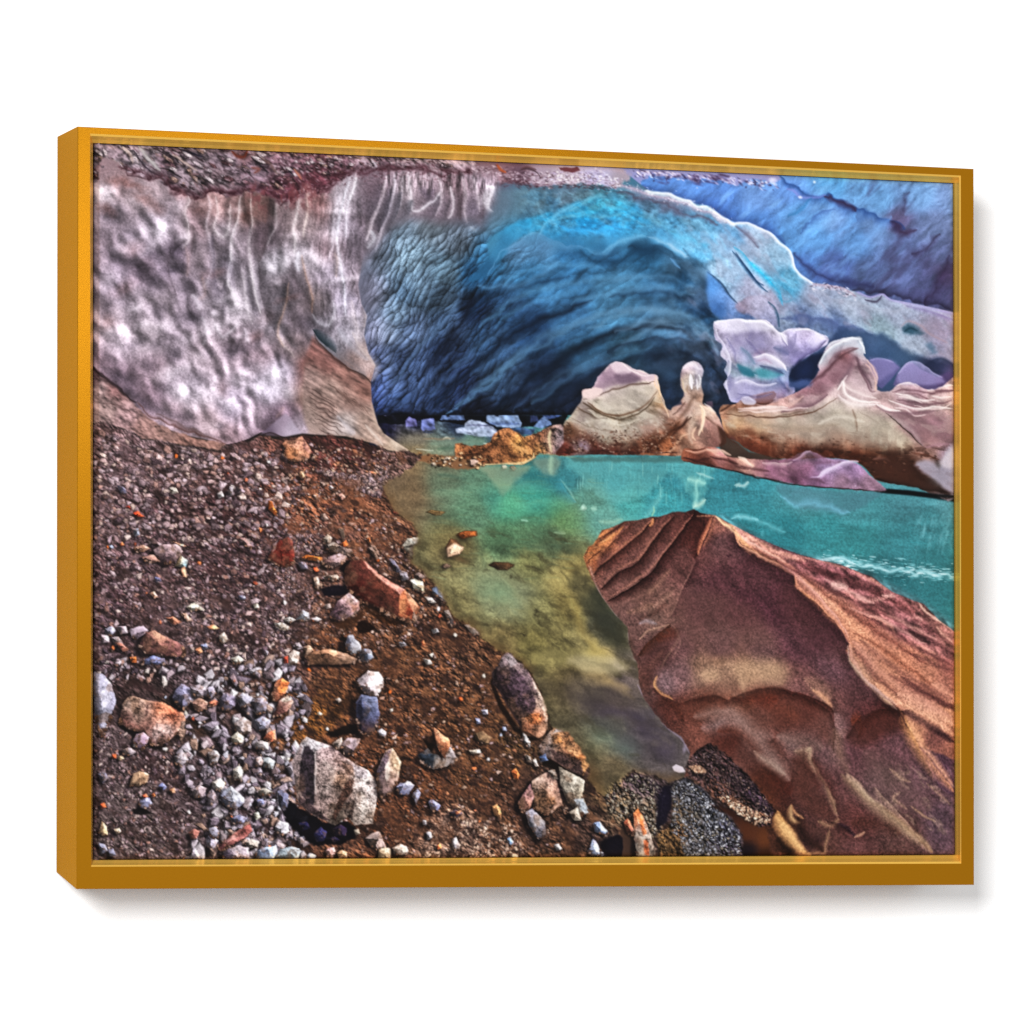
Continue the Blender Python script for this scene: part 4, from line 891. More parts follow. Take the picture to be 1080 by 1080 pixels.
# hump and pillar in the middle
HP = "-193,690 -150,640 -110,580 -86,540 -83,491 -30,485 0,425 25,398 70,350 110,330 170,350 220,380 250,378 300,405 340,410 345,450 360,500 370,560 410,608 430,590 470,560 495,520 475,460 480,380 510,340 550,330 590,350 605,385 592,450 605,520 600,570 640,590 670,620 690,650 720,720 735,785 700,815 560,835 490,850 480,868 300,866 100,863 0,862 -130,865 -240,860 -190,790"
fill(HP, "-60,500,c09c9c -20,480,8a7480 30,420,907a88 80,360,a894a0 120,345,c4b0b4 60,450,80707c 150,420,94808c 200,400,a08c96 280,410,c8b4b0 320,430,b8a09a 100,480,8c8078 200,470,8a8274 280,490,8c8474 -60,560,8c847c 0,560,948a7a 100,590,988e7e 200,560,948a7c 300,540,8c8070 350,560,9c7c60 -130,640,8c8070 -60,650,8a8272 50,660,989082 150,690,8e8474 250,640,8c8276 330,640,7c6a58 -150,720,5c3c2c -60,770,54342a 50,760,8a8072 150,780,807264 0,840,4a2420 100,840,502820 200,840,4c2a20 300,720,6c4438 380,680,7a5444 400,640,8c6c60 300,830,6a4430 400,800,7c4c34 480,760,946c58 450,700,6c4434 520,420,a8947c 500,380,a08898 545,350,b0a4b4 580,390,a8a0b0 550,430,a8a8b0 520,530,8c7468 560,560,8c6c5c 500,600,80605c 600,600,c09c84 640,610,c8a894 540,660,b09888 560,740,a07c70 620,680,8c6864 660,740,846058 700,760,704c48 500,820,8a6858 -200,840,5c2c24 -90,820,6c5a5c", 1, .8, .6, 5, 3)
tex(HP, .24, 5, .15, 20, 1.5, 241)
blend(FULL, hx('e4d4cc'), sst(462, 430, y) * (.36 * sst(-.4, .6, fbm(x, y, 8, 15, 2, 3, 242))))
m = sst(448, 475, y) * sst(.05, .6, fbm(x, y, 5, 30, 1.6, 4, 243)); blend(FULL, hx('3c1c14'), m * .75 * sst(735, 700, x))
m = sst(415, 425, y) * sst(462, 445, y) * sst(.1, .5, fbm(x, y, 6, 15, 2, 4, 244)) * sst(715, 690, x); blend(FULL, hx('c0b8a8'), m * .45)
lines("""
5c3a26 .9 9 9 : -60,560 20,620 110,640 220,610 300,550 340,500
54402e .9 8 9 : -85,560 -40,590 20,630
54443a .9 7 10 : -100,600 -20,650 60,660
64484a .9 8 12 : 0,530 80,490 180,465 300,455
c8b0b0 .7 8 14 : 40,390 80,350 120,340 170,360
e0ccc8 .7 8 10 : 230,385 290,410 330,420
e8b890 .8 8 6 : 330,420 325,460 355,500 370,560
5a4460 .5 14 14 : 50,430 120,420 190,430
d8c0c0 .6 6 8 : 120,430 160,400 200,400
d0a8a0 .8 16 16 : -80,500 -30,495 -10,500
54443c .6 8 4 : -90,545 -40,540 0,530
604c3c .6 6 6 : -120,610 -60,600 -20,610
3c2018 .7 20 14 : 320,830 400,740 480,700 520,640
58301f .6 14 14 : 300,760 360,700 420,680
c0a088 .6 10 10 : 310,850 420,840 480,760 540,740
e8e4ec .8 6 14 : 530,400 545,440 540,480
f0f0f4 .7 8 8 : 580,400 590,440 580,480
7c7080 .6 14 8 : 555,400 565,430 555,470
d4bc94 .7 8 10 : 480,420 490,480 500,510
8c7058 .6 6 8 : 520,460 510,490 520,520
f0c8a4 .85 8 8 : 590,590 600,640 590,700 600,730
e8c4a8 .7 10 10 : 560,700 540,750 560,780
f0d0b8 .8 6 12 : 590,580 640,600 670,620
5c443c .7 14 8 : 500,560 470,600 430,640
64483c .6 14 6 : 610,640 650,680 700,720
b8a090 .5 20 20 : 520,640 540,690 520,740
40201c .8 14 6 : -240,855 -60,845 200,850 470,850
9c9484 .5 20 20 : 30,740 60,780 100,800
c0b8a8 .5 14 14 : 150,700 180,720
8c7c90 .6 30 20 : -100,820 -80,800 -60,850
""", wob=.9)
noclip()
fill("445,560 475,545 480,575 430,590 424,578 425,545", '1c2a44', .7, 1.5); fill("620,560 655,556 660,590 625,588", '5c4a58', .8, 1)
ridge('594,446 602,438 609,427 614,420 615,411 624,410 630,398 635,392 643,384 650,381 661,385 671,390 676,390 685,395 693,396 696,413 700,425', .6, 4, 'f0dcd8', .6, taper=0, wob=.6) if FR[2] == 1 else None
# low slab in front
noclip(); frame(); fill('757,448 770,462 790,476 830,486 880,486 925,508 905,510 850,490 790,490 760,480', '44291f', .85, 1.5, 1, 5); frame(630, 320, 5.4)
SL = "480,860 500,825 560,830 640,820 690,825 740,870 860,885 1000,892 1092,882 1190,838 1246,853 1310,885 1400,888 1476,910 1556,982 1652,1068 1526,1066 1320,1052 1140,1032 1026,1012 900,985 760,952 600,922 488,897"
fill(SL, "500,850,8a5440 560,870,6c3c30 640,850,8c5c50 700,860,94686a 760,900,7c5450 840,900,8c645c 870,925,d0a494 820,890,c49c8c 900,930,6c4a54 1000,930,745062 1080,950,7c5a68 1190,860,847080 1200,930,7a5468 1280,940,8c7494 1330,920,a48cb0 1400,900,9c84a8 1450,950,8c7090 1250,1000,84607c 1400,1010,846878 1550,1040,846878 1120,1000,6c485c 620,910,4c2820 760,940,54302c", 1, .8, .8, 5, 3)
tex(SL, .2, 5, .14, 15, 1.8, 251)
lines("""
d8a894 .7 8 12 : 500,835 560,845 640,835 690,850
d8ac98 .7 6 10 : 650,840 700,870 740,875
e8c0a8 .85 10 8 : 800,885 850,905 885,920 870,940
3c1e1c .7 24 8 : 640,880 560,890 490,880
4a2a2c .6 20 10 : 740,880 800,930 860,950
2c1618 .8 8 6 : 490,898 600,924 760,954 900,988 1030,1014 1150,1034
b49cc0 .7 14 24 : 1270,1000 1290,960 1350,920 1410,905
c4b0d0 .6 10 10 : 1210,990 1260,985 1330,945
543850 .6 10 30 : 1190,845 1130,900 1080,930
6c4860 .5 14 20 : 1240,900 1300,905 1330,900
d8d0dc .8 5 5 : 1470,1040 1474,1044
26201c .9 8 6 : 1030,1014 1150,1036 1330,1056 1540,1070 1650,1072
""", wob=.8)
noclip(); frame()

# ---------------------------------------------------------------- the sand covered mound of ice
MD = "615,587 620,578 626,574 635,559 646,556 658,550 674,548.5 685.5,545 695,545 710,540 722.6,540 732,537 741,541.6 754,543.5 771,553 791,563 808,571 830,580.5 844,585 866,591 885,595 900,601 920,609 940,624 964,634 974,637 990,654 1008,667 1016,672 1016,912 700,912 728,794 719,777 704,768 691,753 678,735 674,720 672.6,700 669,694 663,678 661.5,661 648.5,648 635.5,630 624,611"
fill(MD, "625,580,9c6444 635,570,a86c4c 640,590,5c3a38 660,565,6a4440 680,560,60403c 700,555,583836 720,555,50302e 735,550,3c2020 745,560,48292a 755,555,845850 650,610,5c403e 670,590,5a3c3a 690,600,5c4040 710,590,563838 680,630,664a46 700,640,684c48 690,650,68504c 670,650,5e4544 760,570,5c4044 790,575,583c42 800,600,4c3036 760,620,4a2e34 740,640,4f3339 780,640,472a32 820,640,472a33 840,620,482b33 720,680,5a3f42 700,690,503638 760,680,5f454a 800,690,5c4348 840,680,51343c 870,670,472c36 880,700,5a4048 720,710,6a5054 700,720,645056 740,705,7c6054 760,705,8a6a58 790,705,80604f 815,715,72544a 840,730,68494a 860,740,6a4c4a 680,720,5a3c38 700,750,4a2a26 720,750,55332e 750,735,58342c 780,740,643c30 810,735,4e2622 830,750,54302c 855,745,4e2a2a 800,760,684a48 770,760,7c6464 740,770,5c3a34 770,780,54302a 790,790,745a58 815,790,563430 840,790,5a4040 870,770,64484a 880,790,5e464a 840,830,4a2e2c 810,830,4c2c20 825,870,40261e 850,850,4a3030 870,830,54383a 900,790,54383e 920,760,482a2c 940,750,3c1f20 950,790,563c42 970,830,584048 930,830,5c464a 1000,870,584450 900,870,4c2e2e 950,880,503838 900,900,54383a 870,890,48302e 860,640,42262e 880,660,42262e 900,690,4a2e34 800,590,42262c 920,720,4c3236 960,760,50363a 1000,800,523a40 860,610,42262c", 1, .7, .6, 5)
clip(MD, .8)
emboss(blur(fbm(x, y, 26, 60, 1.6, 4, 305, .5), 1) * 18, .10); mul(1 + .08 * fbm(x, y, 14, 40, 2, 3, 301) + .06 * fbm(x, y, 4, seed=302))
frame(610, 530, 6)
# folds on the left flank: dark under each crest
lines("""
240f0f .9 75 4 : 735,55 690,130 600,250 530,340 480,420 410,480 330,540 190,622
2a1413 .9 66 4 : 605,85 540,160 470,250 420,320 380,370 330,410 250,440 140,545
301816 .85 56 4 : 480,100 400,190 330,250 250,320 150,390 95,455
40241e .6 36 4 : 345,125 270,200 190,280 145,345
4a2a20 .6 30 4 : 280,125 200,190 110,260 35,340
9c6c60 .55 3 16 : 725,70 640,190 560,290 480,400 400,470 300,540 200,600
9a6a5c .55 3 16 : 590,90 530,160 460,250 410,320 370,365 240,430 150,520
a06c58 .5 3 16 : 470,105 400,180 330,240 240,315 150,385
d89468 .8 14 10 : 472,100 465,130 450,150
c88458 .75 10 16 : 290,150 240,200 190,240 130,280
c07c50 .7 16 16 : 130,230 90,270 50,330
8c5038 .6 20 20 : 100,360 110,400 100,430
3a1a18 .8 4 90 : 860,85 820,180 770,290 740,360
331816 .5 130 10 : 740,60 700,180 640,280
c8846a .8 6 24 : 850,90 815,190 780,260 755,330
a06a58 .6 20 10 : 870,110 830,200 790,280
f0c8a8 .9 16 8 : 875,85 900,120 940,150 1000,170
c88c70 .8 30 6 : 990,180 1000,230 1040,290 1090,330
e8b898 .8 20 6 : 880,95 930,140 1000,165 1090,210
3a2028 .6 6 60 : 985,185 1000,250 1060,300
8a6862 .5 6 10 : 740,370 700,460 660,540 620,640 580,720
2f171c .5 60 4 : 745,360 705,460 670,530
381e24 .4 100 4 : 670,540 630,630 590,720
8c6a5c .4 30 30 : 580,420 520,500 440,580
8c6a5c .4 30 30 : 480,640 380,680 300,700
86685f .5 20 20 : 600,560 530,620 440,700
4a302c .5 20 30 : 560,640 480,700 380,740
9a94a4 .5 16 16 : 380,770 430,750 500,770
a88878 .6 6 14 : 380,870 440,810 510,790 580,770
3a1c10 .8 60 6 : 580,775 510,830 430,900 380,970
6a2c18 .5 40 40 : 560,810 600,830 490,870
7c6258 .6 6 14 : 590,770 630,830 625,880 560,980 520,1060
8c6c64 .5 10 6 : 640,850 640,900 590,980
70504a .6 40 20 : 540,930 480,1000 440,1060
9c94a8 .6 10 20 : 100,520 150,600 200,680 260,750 310,830 315,900
4a302c .6 30 10 : 330,850 340,950 390,1010
2a1420 .6 14 14 : 940,340 970,335
c0a4a0 .4 10 10 : 70,400 100,480
""", wob=.6, pw=1.15)
frame(770, 530, 4.32)
fill("-150,60 -20,60 20,120 35,165 70,200 150,240 240,285 292,335 300,385 350,425 410,475 470,545 520,600 542,645 530,670 560,745 620,820 700,880 765,935 790,985 830,1060 860,1110 1100,1200 1100,620 1010,560 860,450 640,335 440,270 200,215 60,130 -40,60", "0,110,d8a888 60,160,c88c70 140,210,b87c64 220,250,9c6858 300,290,8c5a50 330,380,a8745a 420,310,84544c 500,350,7c4e48 600,400,84564c 450,480,c08866 540,440,9c6852 700,420,84564a 650,500,945e4c 560,600,c48a66 700,640,a47058 620,700,a8785c 600,780,a88468 700,820,b07c5c 720,740,a87658 800,560,84544a 880,480,94604e 900,600,8a584c 800,700,b47a5c 900,760,a87458 1000,720,8c5a4c 950,560,a06c54 1010,620,9c6a54 850,860,a87458 800,900,b48064 900,960,b07c5c 1010,980,b8845f 1010,860,9c6a54 850,960,6c4a40 950,1060,6c463c 830,1030,b88460 1010,1090,8a5c48", .97, 1.6, 1.2, 9)
clip("-40,60 60,120 200,205 440,262 640,327 860,442 1010,550 1100,620 1100,800 1010,720 900,690 760,610 640,520 520,440 420,380 330,320 250,270 150,215 60,170", 6)
blend(FULL, hx('74565a'), np.full((PH, PW), .32, np.float32)); dp = worley(x + 3 * fbm(x, y, 8, seed=321), y, 9, 28, 1.9, 23); dh = fbm(x + 3 * fbm(x, y, 9, seed=322), y, 7, 28, 2.4, 3, 323)
mul(1 + .34 * dh + .16 * (.5 - dp[0])); emboss(blur(dh, 1) * 7 - dp[0] * 3, .28); CLIP[0] = polymask_full(MD, .8)
lines("""
d89c78 .8 8 24 : 0,100 30,125 60,170 130,215 200,240 300,310
e0a884 .6 30 20 : 60,140 160,200 250,240 340,270
50302c .7 4 20 : 40,170 100,230 200,280 290,330
7a5448 .6 10 10 : 60,190 150,240 250,290
d89870 .8 10 20 : 300,330 310,380 370,430 430,500 500,570 550,640
e0a880 .6 40 10 : 320,340 420,430 520,530 620,640 720,740
d09068 .6 50 50 : 480,480 600,600 760,720 900,830 1010,930
6a3c30 .6 14 14 : 330,330 400,390 520,480 640,570 760,650 900,740
70402f .55 14 14 : 560,590 680,660 820,760 940,840 1020,900
5c302c .5 50 30 : 300,270 420,320 560,370 700,430 840,500
a49c8c .7 6 14 : 535,650 550,720 600,790 680,860 760,920
b88c68 .6 20 4 : 545,640 600,760 690,850 780,920
6c4438 .7 24 24 : 560,660 640,760 740,860 820,930
b07c58 .5 40 30 : 640,720 760,840 880,930
e8b48c .7 30 30 : 760,900 880,970 1000,1040
5a342c .65 20 20 : 720,780 840,850 960,910 1020,940
4c2a2a .6 14 30 : 780,790 880,860 1020,930
3a2224 .85 10 40 : 780,950 850,960 930,1010 1000,1060
341c22 .5 4 70 : 40,190 110,240 200,285 285,345 300,390 360,435 420,490 500,580 535,640
c89468 .7 20 10 : 790,960 840,1040 880,1090
f0c8a4 .8 8 8 : 860,460 900,500 950,540 1010,580
d8a080 .7 6 10 : 640,335 655,350
c89474 .5 6 12 : 300,240 440,270 560,310 680,370 800,430
f0d0b0 .6 30 30 : 460,370 540,380
d0a088 .5 20 12 : 560,430 660,450 740,420
d8b098 .6 14 14 : 690,420 760,430
50302e .7 16 16 : 520,350 600,390 660,400
50302e .6 14 14 : 600,460 700,470 780,500
50302e .6 14 14 : 380,290 440,320 500,330
d8a890 .6 10 10 : 800,520 870,530 860,560
50302e .6 16 16 : 760,570 840,600 930,590
d09878 .6 14 10 : 620,510 720,560 760,610
d8a080 .6 14 10 : 830,650 880,660 940,690
50302e .6 14 14 : 880,600 960,660 1020,690
d8a888 .6 12 12 : 940,570 990,620 1020,640
50302e .5 14 14 : 820,690 900,720 1000,760
""", wob=1.2, pw=1.15)
lines("""
9c7c64 .45 60 60 : 20,750 120,740 220,750
b4947c .35 30 30 : 30,760 60,800 60,850
a08068 .4 40 40 : 130,790 200,780 240,830
a88c78 .4 20 20 : 370,840 420,890 470,950
9c7c6c .4 40 40 : 340,800 420,850 460,900
3c1814 .75 60 4 : 470,950 440,920 340,880 250,850 180,838 100,855 50,890 0,885
3c1814 .8 50 5 : 765,950 720,938 650,960 600,1010 580,1070
7a4438 .4 30 40 : 150,920 240,940 320,980
8c7478 .5 40 40 : 480,960 490,1020 520,1070
8a7070 .4 50 40 : 40,990 100,1040 200,1070
""", wob=.8, pw=1.1)
frame(660, 690, 5.4)
lines("""
d8a474 .8 16 5 : 180,120 160,160 165,190 200,225 270,262
b4968c .5 6 20 : 300,270 350,260 440,215 480,190
3a1a16 .6 40 6 : 480,180 400,240 290,275
3c1c16 .6 30 30 : 150,190 200,240 280,300 330,380
b4947c .4 60 70 : 430,110 500,120 540,150
b0907c .35 80 80 : 560,60 700,70 880,80
c09c80 .4 26 26 : 640,140 670,180 680,225
84645c .5 20 20 : 600,230 680,230 740,195
5c2418 .6 60 60 : 680,250 780,230 860,270
6a2c1c .6 40 40 : 560,250 540,310
84747a .45 80 80 : 430,420 540,400 640,390 700,440
7c6c70 .45 70 50 : 640,430 760,560 860,650 930,720
9c9090 .45 36 36 : 760,570 840,620 890,700
5a281c .6 70 20 : 520,440 620,440 700,500 760,590
4a2018 .6 60 60 : 820,680 900,740 930,800
7c6c70 .4 50 50 : 860,460 940,520 1000,540
ac9884 .45 16 40 : 960,550 1020,540 1050,535
b09c88 .3 12 34 : 1050,530 1045,590 1065,640 1080,680
2c1612 .6 40 40 : 590,690 700,790 820,870
""", wob=.8, pw=1.1)
frame(820, 720, 5.4)
lines("""
a89484 .3 8 34 : 90,390 150,380 185,372 180,420 200,480 220,520
a88c78 .3 8 30 : 270,590 300,640 320,700 350,760
b09474 .4 24 24 : 350,770 310,810 230,790
3a1c18 .6 60 10 : 190,430 240,540 280,600 330,740
3a1c18 .5 50 30 : 80,440 180,500 240,600
b49c88 .55 14 54 : 395,515 450,560 520,640 590,700 680,780 770,860 850,920 885,970
6c4a3c .6 30 4 : 600,710 700,800 820,910 880,970
b09484 .5 60 4 : 820,900 740,800 640,690 560,600
caa88c .5 12 12 : 640,490 700,540 760,570
c0a084 .4 14 14 : 700,620 660,660 740,720
b09478 .4 12 12 : 850,570 930,640 980,700
c8a880 .45 10 10 : 760,700 830,760 900,790
40241e .5 60 60 : 420,800 560,800 700,860
c89868 .8 24 66 : 0,730 30,790 90,880 150,960 200,990
d8b088 .6 34 34 : 20,800 80,870 140,950
cc9c74 .7 10 14 : 75,690 100,740 150,775
b89878 .4 16 16 : 160,975 230,970 265,970 275,930 300,840
2a1a20 .6 60 40 : 130,830 180,900 250,900
2c1c28 .8 14 14 : 340,800 400,830 450,880
c4a088 .6 10 10 : 440,880 500,850
1c0e0a .8 60 60 : 0,880 60,960 40,1000
7c5a54 .4 40 40 : 380,260 350,330 360,440
6a2c14 .5 60 60 : 420,220 480,220
d0987c .6 20 20 : 200,40 270,90 310,140
3a1c1c .6 40 6 : 330,220 310,150 220,100 100,60 0,30
bc8860 .8 16 50 : 700,190 760,300 830,400 900,490 1010,620
e0a878 .7 30 10 : 720,200 800,330 900,460 1000,590
2e1a1e .75 20 30 : 710,165 800,190 900,260 1010,340
d49c74 .8 40 40 : 560,0 640,80 800,170 1010,300
f0b890 .5 40 40 : 680,60 800,110 1010,240
8c8480 .6 8 20 : 520,0 580,60 650,120 690,160
e0a884 .6 40 40 : 880,0 1010,110
5c3830 .5 30 30 : 800,0 900,60 1010,160
""", wob=.8, pw=1.1)
frame()
m = sst(.3, .6, fbm(x, y, 6, 40, 2, 4, 311)) * sst(930, 945, x) * sst(800, 815, y) * sst(900, 870, y)
blend(FULL, hx('9c8878'), m * .3)
mul(1 + .15 * fbm(x, y, 1.35, seed=303, octv=2) + .05 * fbm(x, y, 3, seed=304))
noclip()
# ---------------------------------------------------------------- finer modelling of the ice blocks
frame(570, 306, 2.4)
hump_ = [(594, 446), (602, 438), (609, 427), (614, 420), (615, 411), (624, 410), (630, 398), (643, 384), (650, 381), (661, 385), (671, 390), (685, 395), (693, 396), (697, 413), (706, 430), (715, 424), (722, 416), (718, 405), (719, 390), (724, 383), (732, 381), (739, 385), (742, 391), (739, 403), (742, 416), (754, 432), (763, 453), (764, 465), (742, 476), (720, 480), (600, 480), (592, 464)]
clip(hump_, .8, .6, 5, 3)
shapes("""
8c7484 .75 3 : 130,250 175,190 200,182 235,205 290,215 250,232 190,242 150,256
ccb8c0 .85 2 : 178,190 200,180 232,200 212,216 188,206
c4acb4 .75 2 : 238,206 285,212 298,224 270,230
665264 .6 3 : 188,214 230,210 252,228 205,238
d4bcb8 .9 1.5 : 107,256 130,247 156,250 150,266 124,276 108,268
c0b4ac .5 5 : 165,252 240,237 285,242 290,270 250,300 190,312 150,296
b0a49c .45 6 : 80,320 140,320 200,345 260,330 300,310 310,350 220,375 120,365
7c6c6c .5 6 : 90,300 110,280 130,300 120,330 90,340
""")
lines("""
4c3828 .85 2.5 5 : 108,282 140,308 190,325 230,318 265,300 290,270
5c4838 .7 2 4 : 92,292 118,312 142,322
5c4838 .65 2 4 : 150,264 190,250 240,237 288,233
c8c0b2 .5 9 4 : 118,302 150,326 200,341 250,326
6c5c50 .6 2 4 : 76,322 110,340 150,352 190,356
e8c4a4 .85 2.5 4 : 290,215 297,236 306,265 318,300 326,322
efe2e0 .7 1.5 4 : 175,190 200,181 232,203 262,214 292,216
d8d0d8 .8 4 8 : 360,197 385,185 408,200
64545c .7 7 3 : 357,205 354,240 364,272
f2eef2 .9 4 4 : 378,213 383,250
f2eef2 .8 3 3 : 396,222 400,252
705446 .6 8 8 : 388,272 372,300 346,330
f4d8bc .9 4 7 : 404,290 416,310 410,340 400,368
3c2018 .75 5 6 : 330,372 360,342 384,320
54301f .65 9 9 : 296,392 330,362 352,332
b8a090 .6 8 8 : 385,390 375,360 390,330
8c6c64 .6 10 10 : 430,330 445,360 455,390
e8d4c8 .7 3 6 : 415,285 430,298 442,312
""", wob=.9)
for i in range(420):
    a, b_ = rs.uniform(60, 350), rs.uniform(355, 414)
    blob(570 + a / 2.4, 306 + (b_ - (a > 330) * 20) / 2.4, rs.uniform(.6, 2.6), rs.uniform(.5, 1.4), rs.uniform(-40, 40), ['3c1c14', '5c3020', '2c140f', '8c7c70', 'b4a898', '6c4030'][rs.randint(6)], rs.uniform(.3, .75))
for i in range(140):
    a, b_ = rs.uniform(100, 330), rs.uniform(320, 375)
    blob(570 + a / 2.4, 306 + b_ / 2.4, rs.uniform(1, 4), rs.uniform(.8, 2), rs.uniform(-30, 60), ['b8b2a6', 'a09a90', '7c6c5c', 'c8c2b8', '5c4838'][rs.randint(5)], rs.uniform(.2, .5))
tower_ = [(753.7, 339.4), (767, 337.6), (780, 335.7), (808, 337.6), (817, 346), (823.5, 350.5), (838, 346.5), (850, 346), (862.6, 350.5), (873, 356), (864, 369), (853, 375.5), (840, 385), (833, 394), (832, 407), (836, 416), (815, 425), (772, 424), (766, 412), (763.5, 405), (768, 398), (764, 390), (767, 382), (760, 375), (762, 365), (755, 358), (753, 350)]
clip(tower_, .8, .6, 5, 3)
shapes("""
857da0 .5 6 : 480,112 560,102 600,150 560,188 500,180
d8d4e4 .6 4 : 448,84 500,76 560,84 590,100 540,104 480,108
7c76a0 .55 5 : 610,130 640,130 660,160 640,190 610,180
2f7084 .85 2 : 500,188 530,200 542,216 520,217 504,206
468a98 .75 3 : 545,200 600,204 612,216 560,226
c4bcd0 .7 3 : 540,168 572,164 602,174 618,192 600,196 560,186
8f8ab0 .5 5 : 480,230 540,230 600,236 600,280 490,276
""")
lines("""
f4f2fa .9 2 6 : 443,80 470,75 500,71 522,78 560,80 590,95 606,106
f2f0f8 .85 2 5 : 636,106 660,98 690,97 715,108 726,121
524c74 .75 3 14 : 724,128 700,152 670,166 645,192
eee8f2 .8 2.5 7 : 540,170 570,164 600,174 615,190 623,206
464e74 .75 4 10 : 555,192 590,198 616,214
d4d0e2 .75 2 6 : 446,92 452,120 472,150 482,190 471,230 476,262
645e88 .5 4 8 : 520,120 545,150 560,165
6a6690 .5 4 8 : 470,120 490,150 495,185
f2eef6 .8 3 3 : 608,108 618,122 626,140
a0849c .5 5 5 : 545,180 570,176 590,186
e4e0ee .6 3 8 : 490,236 520,228 560,240 600,236
585480 .5 5 5 : 500,262 540,270 590,262
""", wob=.9)
noclip()
shapes("""
1a2440 .85 3 : 640,192 680,166 722,160 704,190 690,226 655,232 630,216
465680 .7 3 : 630,240 660,228 690,232 680,244 640,250
857ca8 .5 3 : 832,178 850,172 890,178 906,196 880,216 852,230
928ab4 .6 3 : 905,215 930,186 960,186 985,205 1015,220 1020,236 960,240 910,236
""", 3, 1, 6, 3)
lines("""
b4acd0 .6 2 8 : 905,212 930,184 960,184 990,206 1018,222
a49cc4 .5 2 6 : 832,176 860,172 895,182
""")
block_ = [(758, 433), (763, 427), (774, 426.5), (785, 420), (797, 416), (817, 412.6), (835, 416), (848, 409), (857, 400), (864, 390), (862, 385), (868, 374), (873, 363), (879, 360), (894, 356), (907, 355), (912, 370), (921, 385), (926, 394), (925, 411), (938, 412), (946, 406), (957, 403), (968, 406), (979, 411), (994, 408), (1012, 404), (1012, 522), (968, 514), (927, 507), (903, 487), (870, 483), (831, 484), (791, 475), (767, 461), (760, 438)]
clip(block_, .8, .6, 5, 3)
shapes("""
b4a89c .5 9 : 520,324 700,316 760,284 860,312 930,380 880,402 760,392 600,372
8c6c74 .5 6 : 880,312 960,318 1048,322 1048,380 970,392 920,345
38221c .8 6 : 820,446 860,424 900,404 940,420 960,450 1000,490 1042,514 930,504 870,484
97909f .8 3 : 948,444 985,430 1010,450 1022,420 1048,392 1050,508 1030,508 1000,482
c8c0c8 .6 3 : 1010,440 1024,418 1046,400 1046,450
4c2418 .55 8 : 455,345 520,385 600,408 700,420 800,424 820,446 700,440 560,420 470,380
a8a8b4 .6 4 : 705,190 740,145 780,126 815,122 790,145 750,160 720,195
7a5660 .55 5 : 690,240 740,180 790,160 800,180 770,220 720,262
c8b0b0 .5 5 : 740,262 770,232 800,240 850,270 800,282
""")
lines("""
5c3828 .85 2 3 : 458,312 520,319 600,321 680,311 705,300 752,272
e4d0cc .75 6 3 : 500,306 560,308 620,302 680,298
e8ecf0 .9 2 6 : 703,192 722,158 742,140 780,124 816,122
f2f2f4 .85 3 3 : 808,126 818,145 820,162
5c3c44 .7 8 4 : 800,148 770,162 722,205 682,238
f6ece8 .85 4 8 : 752,252 768,232 775,262 810,280 860,286
d8b4a4 .8 2.5 5 : 826,176 845,200 854,225 850,255
5a4450 .6 8 4 : 800,170 815,205 840,250
f4eae6 .85 3 5 : 858,290 880,300 910,306
f0e4e0 .8 3 5 : 880,248 905,238 935,234 970,244
f0e4e0 .8 3 5 : 900,262 935,268 970,280 1000,278
f2e8e4 .8 3 5 : 880,278 920,290 960,300 1000,296 1046,300
f0e4e0 .75 3 5 : 980,252 1010,246 1046,240
f0e4e0 .75 3 5 : 990,268 1020,272 1046,268
6c4a54 .7 4 6 : 890,258 930,252 970,258 1000,262
6c4a54 .7 4 6 : 900,276 940,282 980,290 1020,286
6c4a54 .65 4 6 : 1000,256 1030,256 1046,252
745460 .6 5 8 : 850,296 890,310 950,310 1000,306
a08c8c .6 10 3 : 890,322 930,350 962,382
30261f .9 2 2 : 872,310 920,350 966,394
8c7c6c .4 10 10 : 560,340 660,350 760,340
6c4c3c .5 3 5 : 790,300 800,330 802,360
d8d0c4 .4 8 8 : 700,340 760,320 820,335
""", wob=.9)
for i in range(260):
    a, b_ = rs.uniform(470, 960), rs.uniform(370, 470)
    if b_ < 352 + abs(a - 700) * .04 or (a > 830 and b_ < 400): continue
    blob(570 + a / 2.4, 306 + b_ / 2.4, rs.uniform(.8, 4), rs.uniform(.6, 1.8), rs.uniform(-20, 20), ['3c1c12', '28120c', '5c3424', '8c7464', '6c4434'][rs.randint(5)], rs.uniform(.2, .55))
noclip()
lines("""
ecd4c4 .9 3 8 : 500,420 520,430 536,446
cfae9e .85 3 8 : 420,402 450,405 482,416
3a1c1a .7 8 4 : 430,422 470,430 500,440
44262a .6 8 6 : 505,444 540,454 580,460
c8b0b0 .6 3 10 : 560,436 620,440 640,436
d2c4da .85 4 12 : 700,474 728,452 775,434 805,432
b8a0b4 .7 2.5 8 : 640,432 668,412 684,406
6a4c5c .6 8 14 : 690,412 720,428 760,436
5c4050 .6 8 8 : 610,452 650,470 720,486
241a1c .9 3 2 : 366,426 440,446 520,468 600,486 680,497 760,503 870,509
""", wob=.9)
fill("862,512 880,504 930,506 1000,516 1050,520 1050,526 960,522 880,514", '0a0e12', .85, 1.5)
fl_ = sst(398, 404, x) * sst(606, 596, x) * sst(428, 434, y) * sst(464, 455, y)
frame(); mul(1 + .22 * fbm(x, y, 3, 10, 1.6, 3, 611), m=fl_); emboss(blur(fbm(x, y, 5, 20, 1.5, 3, 612), 1) * 4, .35, fl_)

